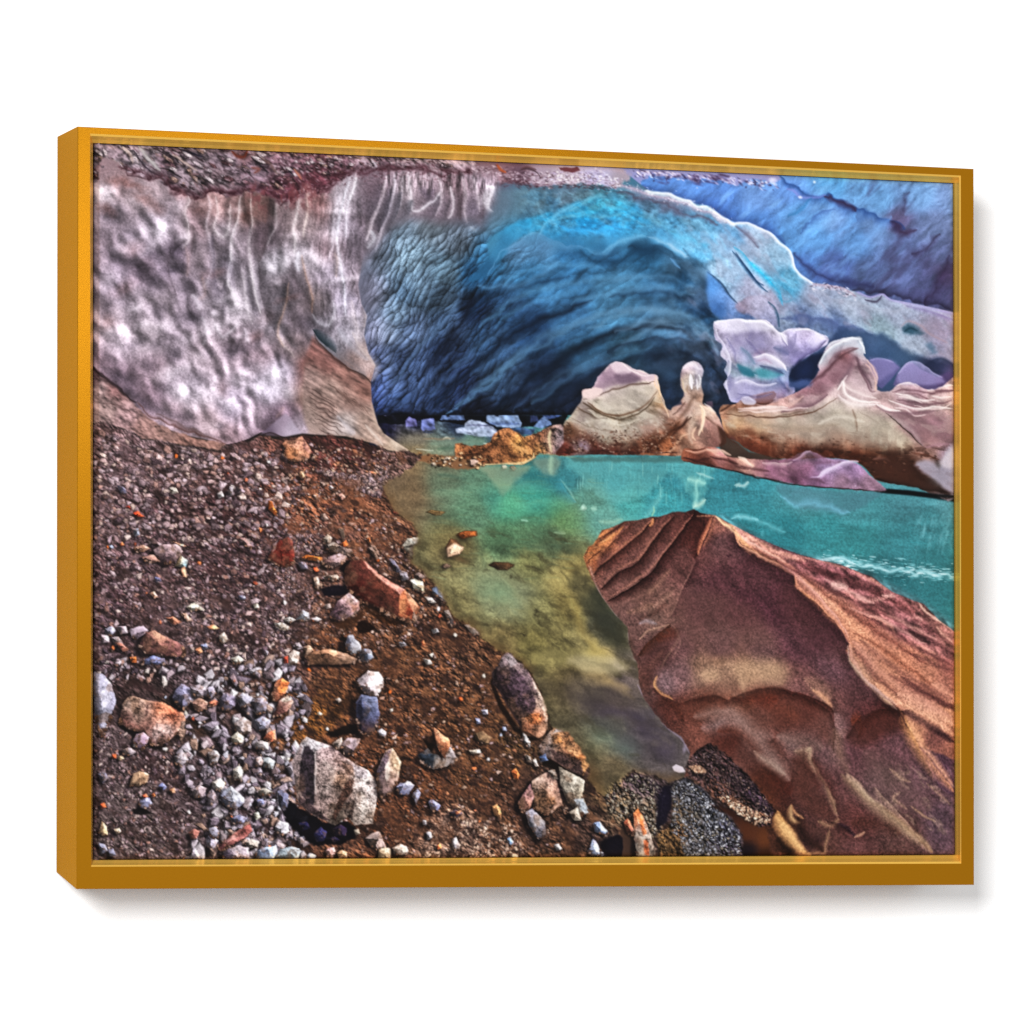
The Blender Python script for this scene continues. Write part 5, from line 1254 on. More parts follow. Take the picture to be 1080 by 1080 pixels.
# ---------------------------------------------------------------- finer modelling of the mound
frame(600, 520, 2.571)
CLIP[0] = polymask_full(MD, .8)
shapes("""
523028 .5 9 : 290,574 340,554 400,535 430,560 470,545 540,527 610,545 690,580 718,620 705,680 640,640 560,640 500,650 450,620 380,612 330,622
3c1e1a .62 8 : 390,652 450,645 505,672 560,720 600,780 602,852 560,840 480,760 405,702
472a24 .5 6 : 612,702 652,704 664,760 700,830 718,882 640,862 612,800
42241f .62 7 : 752,664 790,612 840,588 900,590 912,640 860,652 800,690
8a7068 .45 9 : 330,520 370,470 440,455 580,458 588,520 480,545 420,552
c0a084 .35 5 : 356,490 380,478 405,486 395,508 365,510
b8987c .35 8 : 440,470 500,462 580,466 582,500 520,520 470,520
4a2e2e .4 14 : 600,240 700,340 760,420 740,470 640,400 560,300
5f4440 .45 10 : 330,260 480,300 560,400 480,440 330,420 290,340
452a28 .5 8 : 200,430 240,390 278,362 298,380 262,450 236,500 205,520
""")
lines("""
8c7674 .5 34 34 : 340,606 430,590 470,620 520,680 570,740 600,780
a89890 .45 14 14 : 500,700 540,730 590,765
7a6460 .45 30 30 : 560,660 620,672 690,690
2c1410 .5 22 3 : 718,700 720,620 690,582 610,546 540,528 470,545 430,562 400,548 340,560 292,574
2c1614 .5 20 3 : 912,600 890,588 840,588 790,612 752,664
a48c78 .3 5 14 : 655,694 660,730 690,780 716,830 728,880
c0ac94 .3 6 12 : 640,700 656,694 658,726
a8947c .25 6 12 : 700,800 715,830 726,868
c8a880 .7 6 14 : 600,846 606,880 628,892
d8ac7c .65 18 26 : 560,870 590,920 640,972
2a1814 .7 26 16 : 622,880 640,930 690,972
8a7460 .55 10 26 : 740,762 800,820 880,880 960,940 985,972
c4b098 .4 6 14 : 752,764 790,800 830,836
241214 .6 5 12 : 700,888 740,905 770,920
7c6458 .4 20 30 : 720,640 740,720 760,760
6a5450 .35 60 60 : 800,700 880,780 980,860
e8c0a0 .75 3 7 : 398,62 430,90 462,112 520,150 590,190
d8a48c .7 3 9 : 455,110 470,140 520,170 600,210 660,260 720,330 760,390
5a3430 .55 14 10 : 500,150 580,196 660,236 740,280
4f2c2c .5 10 10 : 620,190 700,220 780,260
d4ac94 .55 6 8 : 690,232 760,266 830,300
54302e .55 9 9 : 720,262 790,300 860,330 930,370
d0a48c .5 6 8 : 760,310 830,336 900,370 970,410
54302e .55 9 9 : 800,330 870,372 950,420 1040,470
cfa086 .5 7 8 : 860,330 920,356 1000,400
5a3632 .5 9 9 : 880,300 950,350 1040,410
c08c72 .55 20 20 : 770,400 840,480 920,540 1040,610
6c463c .5 14 14 : 790,400 880,470 960,520 1040,560
c89c80 .6 5 12 : 762,410 780,470 830,530 880,575
""", wob=1.0, pw=1.15)
frame(770, 530, 4.32)
lit_ = polymask_full([(735, 540), (765, 540), (775, 558), (790, 576), (820, 592), (838, 608), (840, 620), (853, 628), (865, 640), (880, 656), (895, 680), (893, 688), (900, 702), (914, 721), (935, 738), (952, 750), (970, 790), (990, 830), (1020, 850), (1020, 560), (860, 540)], 1.5)
mul(np.array([.98, .965, 1.10], np.float32) * np.ones((PH, PW, 3), np.float32), m=lit_); noclip(); CLIP[0] = polymask_full(MD, .8)
frame(); mul(np.array([1.0, .99, .95], np.float32) * np.ones((PH, PW, 3), np.float32))
# rough dark tip at the left
frame(610, 530, 6)
for i in range(70):
    a, b_ = rs.uniform(30, 300), rs.uniform(120, 430)
    if b_ < 330 - a * .75 or b_ > 470 - a * .7: continue
    blob(610 + a / 6, 530 + b_ / 6, rs.uniform(1.5, 4), rs.uniform(.8, 1.6), -35, ['4a261c', '6c3c2a', 'b07c58', '3a1c18', '8c5a40'][rs.randint(5)], rs.uniform(.3, .7))
lines("""
3a1c18 .7 14 4 : 290,122 230,170 160,210 100,250 40,330
d49a6c .7 8 8 : 230,190 180,235 130,260
2c1412 .6 10 8 : 205,155 150,180 100,225 60,270
2c1412 .6 8 8 : 150,300 100,340 60,370
a89490 .6 4 10 : 95,480 130,560 180,640 240,720 300,800 318,880
""")
mul(1 + .12 * fbm(x, y, 1.3, seed=621, octv=2))
noclip(); frame()
# dusk of the mound on the water, pale bed beside it
shapes("""
2c2c24 .55 7 : 606,600 622,612 634,632 650,652 660,668 668,690 650,690 632,660 616,640 604,620
a09464 .35 6 : 560,690 600,684 640,690 664,700 650,712 600,704 570,702
b4a890 .35 5 : 600,694 640,692 660,704 640,712 610,706
484048 .35 9 : 600,715 640,718 680,735 705,770 722,800 690,806 650,780 610,750
6c7058 .30 9 : 500,610 540,600 570,620 560,650 520,650 495,635
3a8c7c .30 9 : 520,520 560,515 600,530 580,548 540,550 515,540
""", 6, 2, 12, 3)
for i in range(120):
    xx = rs.uniform(440, 625); yy = rs.uniform(500, 610); L = rs.uniform(8, 26); ridge([(xx, yy), (xx + L, yy + L * rs.uniform(-.05, .2))], 1.2, 1.6, ['7ca890', '34584c', '8c8a5c', '4a6c58', '5c5434'][rs.randint(5)], rs.uniform(.06, .2), n=2, wob=1)
# ---------------------------------------------------------------- the stony shore
frame()
SH = "88,446 110,446 130,452 150,462 170,466 200,472 230,476 240,470 262,465 275,460 300,462 320,459 345,460 365,462 395,470 412,477 430,476 446,481 440,488 427,498 410,505 402,512 408,524 418,540 434,552 440,566 434,580 434,594 447,605 458,618 466,630 472,642 480,652 494,658 506,666 508,675 526,686 540,692 556,705 572,735 580,765 600,775 618,800 622,825 630,838 640,840 650,835 660,818 667,813 690,818 708,824 722,822 760,800 800,850 800,915 88,915"
fill("400,512 408,524 418,540 434,552 440,566 434,580 434,594 447,605 458,618 466,630 472,642 480,652 494,658 506,666 508,675 526,686 540,692 556,705 540,712 470,670 420,600 390,530", '5a4028', .85, 12, 3, 10, 3)
fill("600,780 625,810 640,840 670,815 720,820 720,860 600,860", '54402c', .8, 9, 3, 10)
fill(SH, "100,460,6c5a5c 150,480,6a5c60 200,490,62565a 250,480,5c4a4a 300,480,5a3c34 340,475,4c2c28 380,475,442824 420,480,64504c 430,490,64504a 400,500,5c504e 100,520,564a4e 150,540,4a3a3e 200,550,3c2c2e 250,540,342224 280,560,3c2828 300,520,5c3c30 330,530,64402e 370,530,60402e 400,540,5c3e2e 425,555,5a4030 100,580,5c4a4c 150,590,54444a 200,600,463638 250,600,3c2e30 300,580,544444 350,570,5a4440 400,580,4c342a 430,600,4c382a 100,640,50424a 150,650,4a3a3c 200,650,4c4242 260,640,44383a 300,640,564a4c 350,640,5c4438 400,660,503828 450,640,4c3628 480,670,4a3426 100,700,443a40 150,720,2c2424 200,720,40383c 250,700,484044 300,700,4c3a34 350,680,583a26 400,700,4c3424 450,700,4a3222 500,700,4c3626 100,800,4a4246 150,800,423a3c 180,760,2e241c 200,820,443c40 150,860,4a4444 250,820,443e46 300,760,54381f 330,760,64421f 350,790,4c3020 400,760,4c3222 450,760,503624 500,760,46301f 550,780,40301f 350,880,5c4030 400,860,4c3020 450,830,462c1c 500,820,46301f 540,850,3c2a1f 480,880,806a5c 530,890,604838 580,880,3a2a20 620,870,382c26 650,860,463a2e 700,850,302a2c 740,860,2c282c 600,820,3a2e28 640,840,54442f", 1, 1.4, 2.5, 7)
M = clip(SH, 2.6, 2.5, 7)
A = fbm(x, y, 9, 20, 1.5, 5, 401, .62); B = fbm(x, y, 3.2, 20, 1.3, 4, 402, .65)
emboss(A * 9 + B * 4.5, .32)
mul(1 + .28 * A + .18 * fbm(x, y, 1.25, seed=403, octv=2))
f1, f2, du, dv, cid = worley(x + 2 * B, y + 2 * A, 4.2, 15, 1.3, 33); cl = sst(320, 380, x) * sst(600, 640, y)
emboss(-f1 * 4.2, .42, cl); mul(.62 + .55 * cid + .25 * (.5 - f1), m=cl * .8)
m = sst(.25, .7, fbm(x, y, 10, 30, 1.6, 4, 404)) * cl; blend(FULL, hx('7c5638'), m * .5)
m = sst(.3, .8, fbm(x, y, 7, 30, 1.3, 4, 405)) * cl; blend(FULL, hx('1c100a'), m * .75)
m = sst(.2, .7, fbm(x, y, 12, 35, 2.2, 4, 406)) * (1 - cl); blend(FULL, hx('2a1a1c'), m * .6)
m = sst(.2, .7, fbm(x, y, 9, 35, 2.2, 4, 407)) * (1 - cl) * sst(330, 280, x); blend(FULL, hx('7c6c74'), m * .35)
m = sst(270, 310, x) * sst(440, 400, x) * sst(.0, .6, fbm(x, y, 12, 30, 2, 4, 408)) * sst(660, 600, y) * sst(485, 510, y); blend(FULL, hx('84543a'), m * .55)
for s, c, a in [("270,555 290,560 310,575", '2a1a1c', .6), ("205,535 235,545 265,550", '241618', .6), ("235,565 270,580 290,600", '261a1c', .6), ("215,615 240,618 270,610", '261a1e', .6), ("300,470 340,470 380,478 410,490", '361c1a', .7), ("180,480 220,500 260,520", '3a2a2c', .4), ("120,690 160,712 190,715", '1c1416', .7), ("110,730 130,745 150,732", '1a1214', .7),
              ("190,740 210,765 195,790", '2a1a10', .7), ("300,750 310,790 330,780", '3a2410', .5), ("420,735 450,745 470,760", '2a180e', .5), ("430,830 440,860 450,880", '140a08', .8), ("540,830 545,850 560,870", '160c08', .8), ("480,830 500,850 520,870", '241610', .6), ("400,850 420,870 440,890", '2c1a10', .5), ("640,880 650,895 660,905", '0c0a10', .8), ("620,880 640,890 635,905", '0c0a14', .85)]:
    ridge(s, 9, 9, c, a, wob=5)
P1 = ['8a7a7e', '6c6066', 'a08c8c', '54484e', '7c645e', '948890', '3c3238', 'b4a49c', '5c4a48']
P2 = ['6c6068', '4c4048', '84747a', '3a3036', '7c6058', '94888e', '5a4642', '2c2428', 'a89c98']
P3 = ['7c6458', '5c4638', '94806e', '4a342a', '6c5a58', '8c7c80', '30201a', 'b09c90', '9c6a4c']
P4 = ['847a84', '746a74', '948a92', '625860', '9c949a', '544a52', '846e66', '8a7c80', 'aaa2a6', '6c5c60', '7c7078', '5c4e50', '745e54']
q = np.random.RandomState(77)
scatter(1100, "95,455 150,470 240,478 300,470 320,520 290,580 95,560", 1.2, 3.6, P1, q=q, shadow=.4, ang=20, contrast=.32)
scatter(500, "300,465 400,475 430,485 400,520 330,530 300,500", .9, 2.2, P3, q=q, shadow=.4, ang=20)
scatter(420, "330,495 400,505 412,497 400,525 385,520 350,505", .8, 2.2, P1, q=q, shadow=.4)
scatter(1700, "95,550 290,570 330,640 320,720 95,720", .9, 3.0, P2, q=q, shadow=.4, ang=20, contrast=.32)
scatter(1200, "300,520 420,545 440,590 470,640 430,680 340,700 300,640", .8, 2.3, P3, q=q, shadow=.45, ang=25)
scatter(500, "290,560 350,560 330,650 290,690", .8, 2.4, P2, q=q, shadow=.4)
scatter(1100, "95,760 190,775 215,905 95,905", .8, 2.4, P2, q=q, shadow=.5)
scatter(300, "180,640 330,650 300,700 200,700", 1, 3.2, P1, q=q)
scatter(900, "380,690 500,690 560,770 620,860 560,905 340,905 360,800", .7, 2.3, P3, q=q, shadow=.5, ang=20)
scatter(380, "470,860 540,870 560,905 440,905 450,880", .8, 2.2, ['b09a88', '9c8474', '7c6454', 'c8b4a0', '5c483a'], q=q, shadow=.35)
m = M * sst(.05, .55, fbm(x + 3 * B, y + 3 * A, 13, 28, 1.8, 5, 411, .62)) * .62
blend(FULL, field("100,480,5c4c50 250,500,4c3432 300,540,5a3828 200,560,3a2826 120,600,584a4c 300,620,4c3a36 400,560,5c3c28 420,640,4a3020 150,700,3c3032 350,720,54341f 500,720,442c1c 150,850,443c3e 450,850,4a3020 600,850,3a2a22", FULL) * (1 + .35 * fbm(x, y, 1.6, seed=412, octv=2))[..., None], m)
m = M * sst(.2, .6, fbm(x, y, 8, 30, 2, 4, 413)) * .55; blend(FULL, hx('1c1210'), m)
scatter(260, "95,450 150,468 240,478 300,475 310,520 290,560 95,555", 2, 4.6, P1, q=q, shadow=.45, contrast=.35, ang=20, spk=.2)
scatter(120, "95,560 290,570 320,700 95,700", 1.6, 3.8, P2, q=q, shadow=.5, contrast=.4, spk=.2)
blend(FULL, hx('745c5a'), M * .17); mul(np.array([1.025, .99, .985], np.float32) * np.ones((PH, PW, 3), np.float32), m=M)
ridge('402,512 408,524 418,540 434,552 440,566 434,580 434,594 447,605 458,618 466,630 472,642 480,652 494,658 506,666 508,675 526,686 540,692 556,705 572,735 580,765', 7, 5, '33241a', .6, taper=0, wob=2); ridge('404,510 412,524 422,540 438,552 444,566 438,580 438,594 451,605 462,618 470,630 476,642 484,652 498,658', 10, 2, '6a5238', .45, taper=0, wob=3)
scatter(170, "250,700 300,690 330,740 320,770 270,740 200,745 190,725", 1.5, 7, P4, q=q, shadow=.6, pw=2.4)
scatter(330, "195,735 250,715 300,760 318,790 308,840 330,870 300,905 220,905 195,890 210,850 185,800", 1.6, 8.2, P4, q=q, shadow=.7, contrast=.65, pw=2.0)
scatter(220, "215,790 300,780 310,860 330,905 230,905", 1.2, 6, P4 + ['b8b4c0'], q=q, shadow=.55, contrast=.65, pw=2.4)
scatter(60, "100,680 200,690 190,720 100,720", 2, 5, P2, q=q)
for i in range(70):
    a, b_ = q.uniform(100, 560), q.uniform(480, 900)
    if b_ < 480 + (a - 380) * 1.4: continue
    stone(a, b_, q.uniform(1, 2.4), ['b0582c', '8a4634', 'd8764c', 'b86a50', 'c8beb4', 'd8d0d0', 'a0a8c0'][q.randint(7)], 1.4, q.rand() * 3, .4, .4)

frame(270, 320, 5.4)
rock("160,870 165,820 150,800 170,780 220,780 260,750 285,790 322,860 290,890 240,900 190,895", "200,860,c88058 230,800,b08070 270,800,9c6c58 250,870,b08068 300,860,a87460", "6c4c48 .7 : 260,755 285,790 320,858 270,830\n d8946c .6 : 175,860 200,820 240,830 230,880", .4, (-4, 3, .5))
rock("250,960 265,955 278,990 262,1000 245,985", 'c89878', shadow=(-2, 1, .5)); rock("430,915 450,910 458,930 440,935", 'a8604c'); rock("650,958 680,960 688,972 660,970", 'd87858'); rock("410,1040 430,1038 445,1055 425,1060", 'a89ca0')
rock("893,830 910,815 940,830 955,855 920,860 900,850", 'a85c20', "d08838 .6 : 900,830 925,825 930,845", .5, (-2, 2, .4)); rock("915,770 945,755 970,768 940,785", '6c4438')
frame(90, 500, 5.4)
rock("385,435 440,397 530,402 556,440 512,500 460,512 405,475", "430,430,9c8488 500,420,947c80 530,440,a08c8c 450,490,5c484c 500,490,4c3c40", "5a464c .6 : 400,465 460,470 512,495 460,512", .35, (-5, 4, .6))
rock("275,420 330,400 372,420 335,442 290,440", 'ac8474', spk=.3, shadow=(-2, 2, .5)); rock("320,470 390,460 430,498 370,506 335,490", '84645c', shadow=(-3, 2, .5)); rock("335,350 365,350 420,395 380,395", '7c6464', shadow=(-2, 2, .4))
rock("510,525 545,460 585,490 572,530", "530,500,b08860 570,520,6c98b0", shadow=(-2, 2, .5)); rock("530,545 565,525 576,590 550,582", 'cc9478', "1a1014 .8 : 530,545 550,540 552,580 535,570"); rock("500,385 560,400 575,415 535,408", 'bc8c74')
rock("310,975 345,900 400,890 430,912 560,975 562,1042 440,1032 340,1022", "360,950,6c4a48 420,920,a87c68 500,980,7c5450 450,1010,5c3c3c 540,1020,6c4a48", "a88470 .6 : 380,892 430,912 420,940 390,920\n 3a2428 .7 : 310,975 345,900 360,960 340,1020", .35, (-6, 3, .6))
rock("255,880 330,864 362,890 290,942 262,928", "290,880,a0909c 330,890,8c7c88", "4c4048 .7 : 262,928 290,905 350,895 290,942", .25, (-3, 3, .6))
for s, c in [("110,885 150,865 175,890 150,920 118,915", '8c8898'), ("180,870 230,865 245,900 200,915", '9c8c94'), ("90,915 130,920 135,955 100,960", 'a09098'), ("150,930 190,925 215,965 170,980", '84787c'), ("170,960 205,960 245,1000 215,1010", 'ac7064'), ("330,1060 380,1035 450,1050 460,1080 330,1085", '5c6080'), ("255,1045 290,1040 295,1070 265,1075", 'a85c34'),
             ("575,755 620,735 655,755 678,775 640,775 600,780", 'd0c8b8'), ("460,815 500,810 552,845 500,860", 'a46c58'), ("545,795 575,790 605,830 580,840", 'b89484'), ("690,870 730,855 765,880 720,885", 'c07c5c'), ("760,920 790,900 815,940 790,965 765,950", 'b8aca4'), ("625,1000 655,985 668,1010 645,1022", 'c88464'), ("270,220 300,212 335,240 290,245", 'b84028'), ("230,185 250,180 262,205", 'a83828'), ("195,400 212,385 225,405 205,412", 'a85a3c'),
             ("830,1050 870,1035 905,1060 880,1080 840,1080", 'a8a49c'), ("955,740 980,735 990,760 965,765", 'd8ccbc'), ("370,680 395,670 415,700 395,710", 'd0a088'), ("600,990 620,985 618,1010 600,1015", '8c7c78'), ("880,360 910,365 950,410 945,430 900,395", '9c7c7c'), ("820,70 840,65 838,120 815,130", '6c6468'), ("855,70 890,75 910,105 870,110", '7c6c74'), ("180,60 220,75 240,110 200,105", '84809c'), ("480,80 515,75 530,105 490,115", '9c948c'), ("275,320 305,310 310,350 285,355", '8c90a0'), ("390,590 425,590 430,612 400,612", '54587c'), ("750,110 775,95 790,130 760,140", '9c9494'), ("1045,150 1065,160 1082,220 1060,200 1040,180", 'c86430'), ("870,690 905,690 915,712 880,712", '7c7c94'), ("655,970 690,965 700,995 670,998", '6c7088')]:
    rock(s, c, spk=.3, shadow=(-2, 2, .5))
frame(270, 500, 5.4)
rock("68,485 100,410 130,378 180,360 210,380 220,470 200,522 150,532 95,505", "100,480,7c3c34 150,420,6c2a22 200,400,6a3a34 170,500,6a2820", "a89494 .7 : 95,410 125,378 110,420 95,450\n 541c18 .5 : 130,440 190,430 200,515 150,530", .3, (-4, 2, .5))
fill("365,655 430,635 510,630 530,680 470,695 390,690", '100c18', .9, 1.2, 1, 5); fill("470,540 510,490 545,490 505,570", '120c10', .9, 1.2, 1)
fill("590,725 640,735 720,770 810,815 850,845 820,870 740,860 640,790", '241208', .7, 2.5, 1)
rock("500,562 510,522 545,496 600,490 622,500 700,570 780,620 850,660 935,762 900,832 850,842 810,815 760,800 720,772 640,737 590,727 530,662 505,612", "520,560,442620 600,540,58302a 700,640,5e342a 780,700,64382e 700,740,4c2a24 560,650,4a1c18",
     "b47c70 : 610,494 625,500 700,570 780,620 850,660 825,690 800,668 720,612 650,548\n a86448 : 850,660 935,762 900,833 812,814 818,690\n cc9478 .7 : 850,665 925,755 900,800 870,740\n b87c58 .7 : 820,720 850,700 850,780 815,800\n 8c3c2c .8 : 870,740 905,800 890,832 850,800", .3, (-3, 3, .5), seed=7)
lines("e8c4b4 .6 2 4 : 640,530 720,600 800,655 825,690\n f0d0b8 .5 3 3 : 860,670 920,750\n 3a100c .6 6 6 : 525,600 600,690 720,760\n f0a878 .6 3 3 : 830,790 870,815 895,800")
rock("415,810 470,720 530,675 590,730 586,770 545,812 480,835", "460,790,6c545c 520,700,a88c90 560,740,a8807c 520,800,8a7074", "4c3840 .6 : 415,810 470,720 490,760 470,830\n c0a8a8 .6 : 500,700 530,678 585,730 545,740\n b07860 .5 : 545,745 585,745 570,780 545,785", .4, (-4, 4, .6))
fill("425,840 480,840 560,815 600,780 620,800 560,870 490,890", '3a2418', .85, 1.5, 1.5, 5); fill("570,870 600,830 650,850 680,880 640,905 590,905", '1a0c08', .9, 1.5, 1, 4)
rock("830,415 858,370 900,362 960,360 1000,415 975,445 940,468 870,470 850,440", "870,390,b0a89c 950,380,bcb8b0 980,420,a8a8a4 880,450,6c6458 940,460,78746c", "24201c .8 : 835,412 870,408 930,400 935,408 870,420\n d0ccc4 .6 : 865,372 950,364 975,385 880,395\n 5a5444 .6 : 870,470 900,440 940,445 935,468", .4, (-3, 3, .5))
fill("860,470 940,468 990,450 995,475 940,500 890,495", '6a5c44', .6, 3)
rock("880,605 905,595 950,610 960,650 972,680 940,672 900,655", "900,620,ece4d0 940,640,d8ccb0 960,670,b8a488", spk=.3, shadow=(-3, 2, .5)); rock("905,570 930,560 958,580 950,600 920,598", '6c5c58', shadow=(-2, 2, .5))
rock("1000,655 1035,630 1080,680 1105,700 1095,725 1070,730 1040,695 1010,690", "1020,660,3c4454 1060,690,9098a8 1090,715,84889c", spk=.2, shadow=(-3, 3, .6))
rock("1072,780 1100,775 1130,840 1130,870 1105,860 1090,820", "1090,800,9c8c84 1120,850,3c3840", shadow=(-2, 2, .6)); rock("1190,860 1215,855 1275,900 1270,915 1230,910", 'a09088', "5c5048 .6 : 1195,865 1230,905 1265,915 1230,912", shadow=(-2, 2, .5))
rock("510,985 520,920 550,915 600,975 600,1010 560,1030 520,1015", "530,960,7c7c88 580,980,9c989c", "4c4c5c .8 : 510,985 522,925 545,960 530,1015", .25, (-8, 2, .7)); rock("580,1040 605,995 650,1000 672,1045 640,1070 590,1068", "600,1040,34384c 650,1030,9094a4", spk=.25, shadow=(-3, 2, .6))
rock("280,1030 340,1005 420,998 520,1025 575,1055 560,1080 300,1085", "320,1040,b88468 420,1015,c08c70 520,1050,7c6458 380,1070,5c4438", shadow=(-4, 3, .6)); 
rock("400,400 440,388 500,415 545,440 552,468 500,455 430,445 405,425", "430,400,8c8078 500,430,a08c8c 540,455,8c7470", spk=.3, shadow=(-3, 2, .6)); rock("375,510 420,470 480,450 515,465 510,500 440,530 400,530", "400,510,6c504c 470,470,94808a 490,490,80685f", spk=.35, shadow=(-3, 3, .6)); rock("380,370 410,345 435,365 425,390 390,400", 'a49488', shadow=(-2, 2, .5)); rock("380,580 460,572 478,595 440,605 400,600", '7c7068', shadow=(-1, 3, .6))
for s, c in [("478,402 512,378 525,405 500,418", 'b85a30'), ("255,480 290,458 375,475 380,495 300,492", 'b06434'), ("70,200 85,158 120,215 118,240", 'c06838'), ("470,120 490,108 512,135 490,150", 'b08478'), ("325,535 350,530 358,550 335,558", 'd05c3c'), ("630,370 640,355 655,380 648,392", 'a4603c'), ("780,215 825,205 830,222 790,230", 'b05848'), ("475,305 495,310 508,360 490,370", 'b09484'), ("370,225 395,225 410,255 385,265", 'a08880'), ("755,480 790,490 830,560 800,560", '54505c'), ("820,560 860,560 870,600 830,605", '847c84'), ("330,590 355,585 368,640 350,665 335,630", 'b0988c'), ("650,400 680,410 705,465 670,450", '6c5850'), ("640,420 665,415 700,480 690,490", '7c6860'), ("240,500 280,500 300,540 255,545", '6c6470'), ("100,850 150,845 190,870 185,890 130,885", 'dcd4cc'), ("160,825 190,812 230,830 200,845 170,845", 'd0c8c4'), ("318,822 345,812 375,830 345,842", 'd0c4c8'), ("232,830 265,775 300,790 308,825 270,840", '8c8c94'), ("180,1030 215,998 250,1015 240,1085 185,1085", 'c0aca4'), ("215,970 250,960 270,990 235,1000", '948a90'), ("275,985 300,975 325,1000 290,1030", 'b0907c'), ("940,955 955,945 965,970 948,978", 'a85c40'), ("955,1050 990,1055 1005,1080 970,1085", 'd0c8c4'), ("960,700 1000,705 1030,730 990,735", 'b0a8a4'), ("1000,885 1030,880 1040,900 1010,910", 'a09ca0'), ("810,960 840,950 860,975 830,985", '8c8890'), ("160,1040 182,1035 180,1080 160,1080", 'b04838'), ("390,745 420,735 430,760 400,765", '948480'), ("50,1000 70,1010 60,1040", '84808c')]:
    rock(s, c, spk=.3, shadow=(-2, 2, .5))
frame(90, 720, 5.4)
rock("48,-60 100,-50 145,0 178,100 152,172 130,220 98,305 82,285 55,180 45,60", "70,20,7c7a8c 120,30,a8a4b8 150,100,8c889c 100,180,8a8898 90,260,9c98a8", "c4c0d0 .6 : 80,60 120,20 150,90 110,150\n 5c5a6c .6 : 60,100 90,160 100,280 82,280 58,180", .3, (-1, 2, .4))
fill("185,215 240,260 330,285 360,335 400,362 460,345 470,365 400,385 330,360 260,300 190,250", '120c0c', .8, 1.5)
rock("196,210 215,115 240,85 275,75 355,102 440,112 500,140 560,172 572,212 530,280 470,335 400,362 360,332 330,282 240,262 205,235", "240,130,a48c80 300,110,a08478 350,150,94766c 420,150,a86850 500,180,a85c44 550,200,b07c68 440,230,b08070 480,280,b8948c 400,300,b4908c 420,340,84605c 340,250,7c5850 250,230,84625c 300,190,a08478 220,200,704c48",
     "6c4a44 .6 : 200,205 250,220 335,262 355,330 330,282 240,262\n c8b0ac .5 : 400,230 480,240 500,290 430,300 400,340 380,290\n 5c4440 .7 : 352,105 362,112 350,200 338,190", .5, (-4, 3, .5), .4, 9)
rock("272,330 290,295 330,284 365,308 350,350 325,378 290,368", "310,310,94808c 340,330,8c7484 300,360,5c4c5c", spk=.25, shadow=(-4, 2, .6)); rock("497,85 515,40 550,8 592,28 607,100 585,130 560,152 515,122", "530,60,6c6880 570,60,807c94 550,120,585468 590,100,848090", spk=.35, shadow=(-4, 3, .7))
for s, c in [("595,25 650,10 700,40 690,80 640,90 605,60", '948890'), ("690,30 730,20 742,60 715,90 690,75", '8c8494'), ("610,105 650,85 700,115 690,150 640,162 615,140", '9c786c'), ("700,115 735,95 758,110 740,130 710,135", 'd07860'), ("765,90 800,55 862,85 855,135 800,165 770,140", '6c6474'), ("860,80 900,55 950,85 940,130 880,140", '84808c'), ("950,100 1000,80 1040,110 1030,170 970,180", '7c7480'), ("850,230 900,195 950,225 945,285 890,300 850,270", '8c8080'), ("960,215 1010,190 1055,215 1040,265 985,275", '8c8a9c'), ("1015,320 1040,285 1080,270 1085,325 1050,345", 'cc7458'), ("830,310 870,280 905,310 890,350 840,345", 'a49c90'), ("965,340 1010,330 1050,345 1040,380 970,375", 'b0a4a4'), ("248,590 275,520 310,505 362,520 350,570 300,588", 'a88870'), ("305,680 330,650 370,655 378,690 340,720 312,712", '8484a0'), ("508,420 545,398 578,402 586,440 545,477 515,458", '948a90'), ("700,400 735,380 768,410 755,455 715,465", 'a0989c'), ("1010,445 1050,425 1080,450 1070,490 1030,495", '8c9094'), ("840,500 880,470 900,500 890,560 850,550", 'b8b0a8'), ("720,565 770,545 795,575 770,620 735,605", 'c4bab4'), ("600,610 650,585 690,600 670,650 625,655", '8c7c80'), ("690,640 720,610 745,640 735,690 700,695", '7c7078'), ("415,590 440,570 465,595 445,615", '7478a0'), ("960,745 985,738 1000,765 975,782", 'e0dccc'), ("830,770 880,750 925,770 900,800 840,800", '8c8cac'), ("590,855 620,830 650,845 635,890 600,890", '8c5c54'), ("690,880 720,865 758,900 725,955 695,935", 'b8b0c4'), ("705,830 745,820 762,860 735,890 708,870", '74707c'), ("910,910 950,890 990,905 980,940 925,940", 'b0a49c'), ("78,850 95,790 120,820 125,865 100,875", 'b89878'), ("165,835 195,825 205,850 180,865", 'd0b8a0'), ("85,690 110,680 118,710 95,718", 'bc5838'), ("320,640 345,632 358,650 335,655", 'b85c44'), ("380,640 395,628 402,645 385,655", 'c86840'), ("150,410 175,405 175,432 155,432", 'b85838'), ("180,420 205,415 222,435 195,442", 'd8b898'), ("70,520 110,500 132,545 100,575", '6c6878'), ("210,380 250,370 290,390 260,415 215,410", '84787c'), ("70,910 110,920 130,960 90,975", '7c7c90'), ("130,950 160,945 175,985 140,990", '5c5c6c'), ("545,1005 600,985 620,940 640,960 660,1005", 'b0a8b8'), ("480,610 505,600 515,625 490,632", 'a4745c')]:
    rock(s, c, spk=.3, shadow=(-3, 2.4, .65), rim=.5)
fill("270,720 310,712 350,722 385,745 300,752 275,745", '0e0a0c', .85, 1.2, .8)
rock("768,640 800,605 832,590 905,655 905,690 850,722 820,715 785,690", "790,640,84849c 830,610,b0b0b8 860,660,a8a8a4 880,690,74748c 820,690,6c6c84", spk=.35, shadow=(-4, 3, .7), rim=.45, seed=12)
rock("748,930 790,900 830,872 900,825 940,800 952,845 900,890 830,930 770,962", "780,930,8c5458 850,880,9c645c 920,830,7c4844 870,910,8a5c5c", "c49c98 .5 : 790,905 850,865 870,880 800,920", .4, (-3, 3, .6), seed=13)
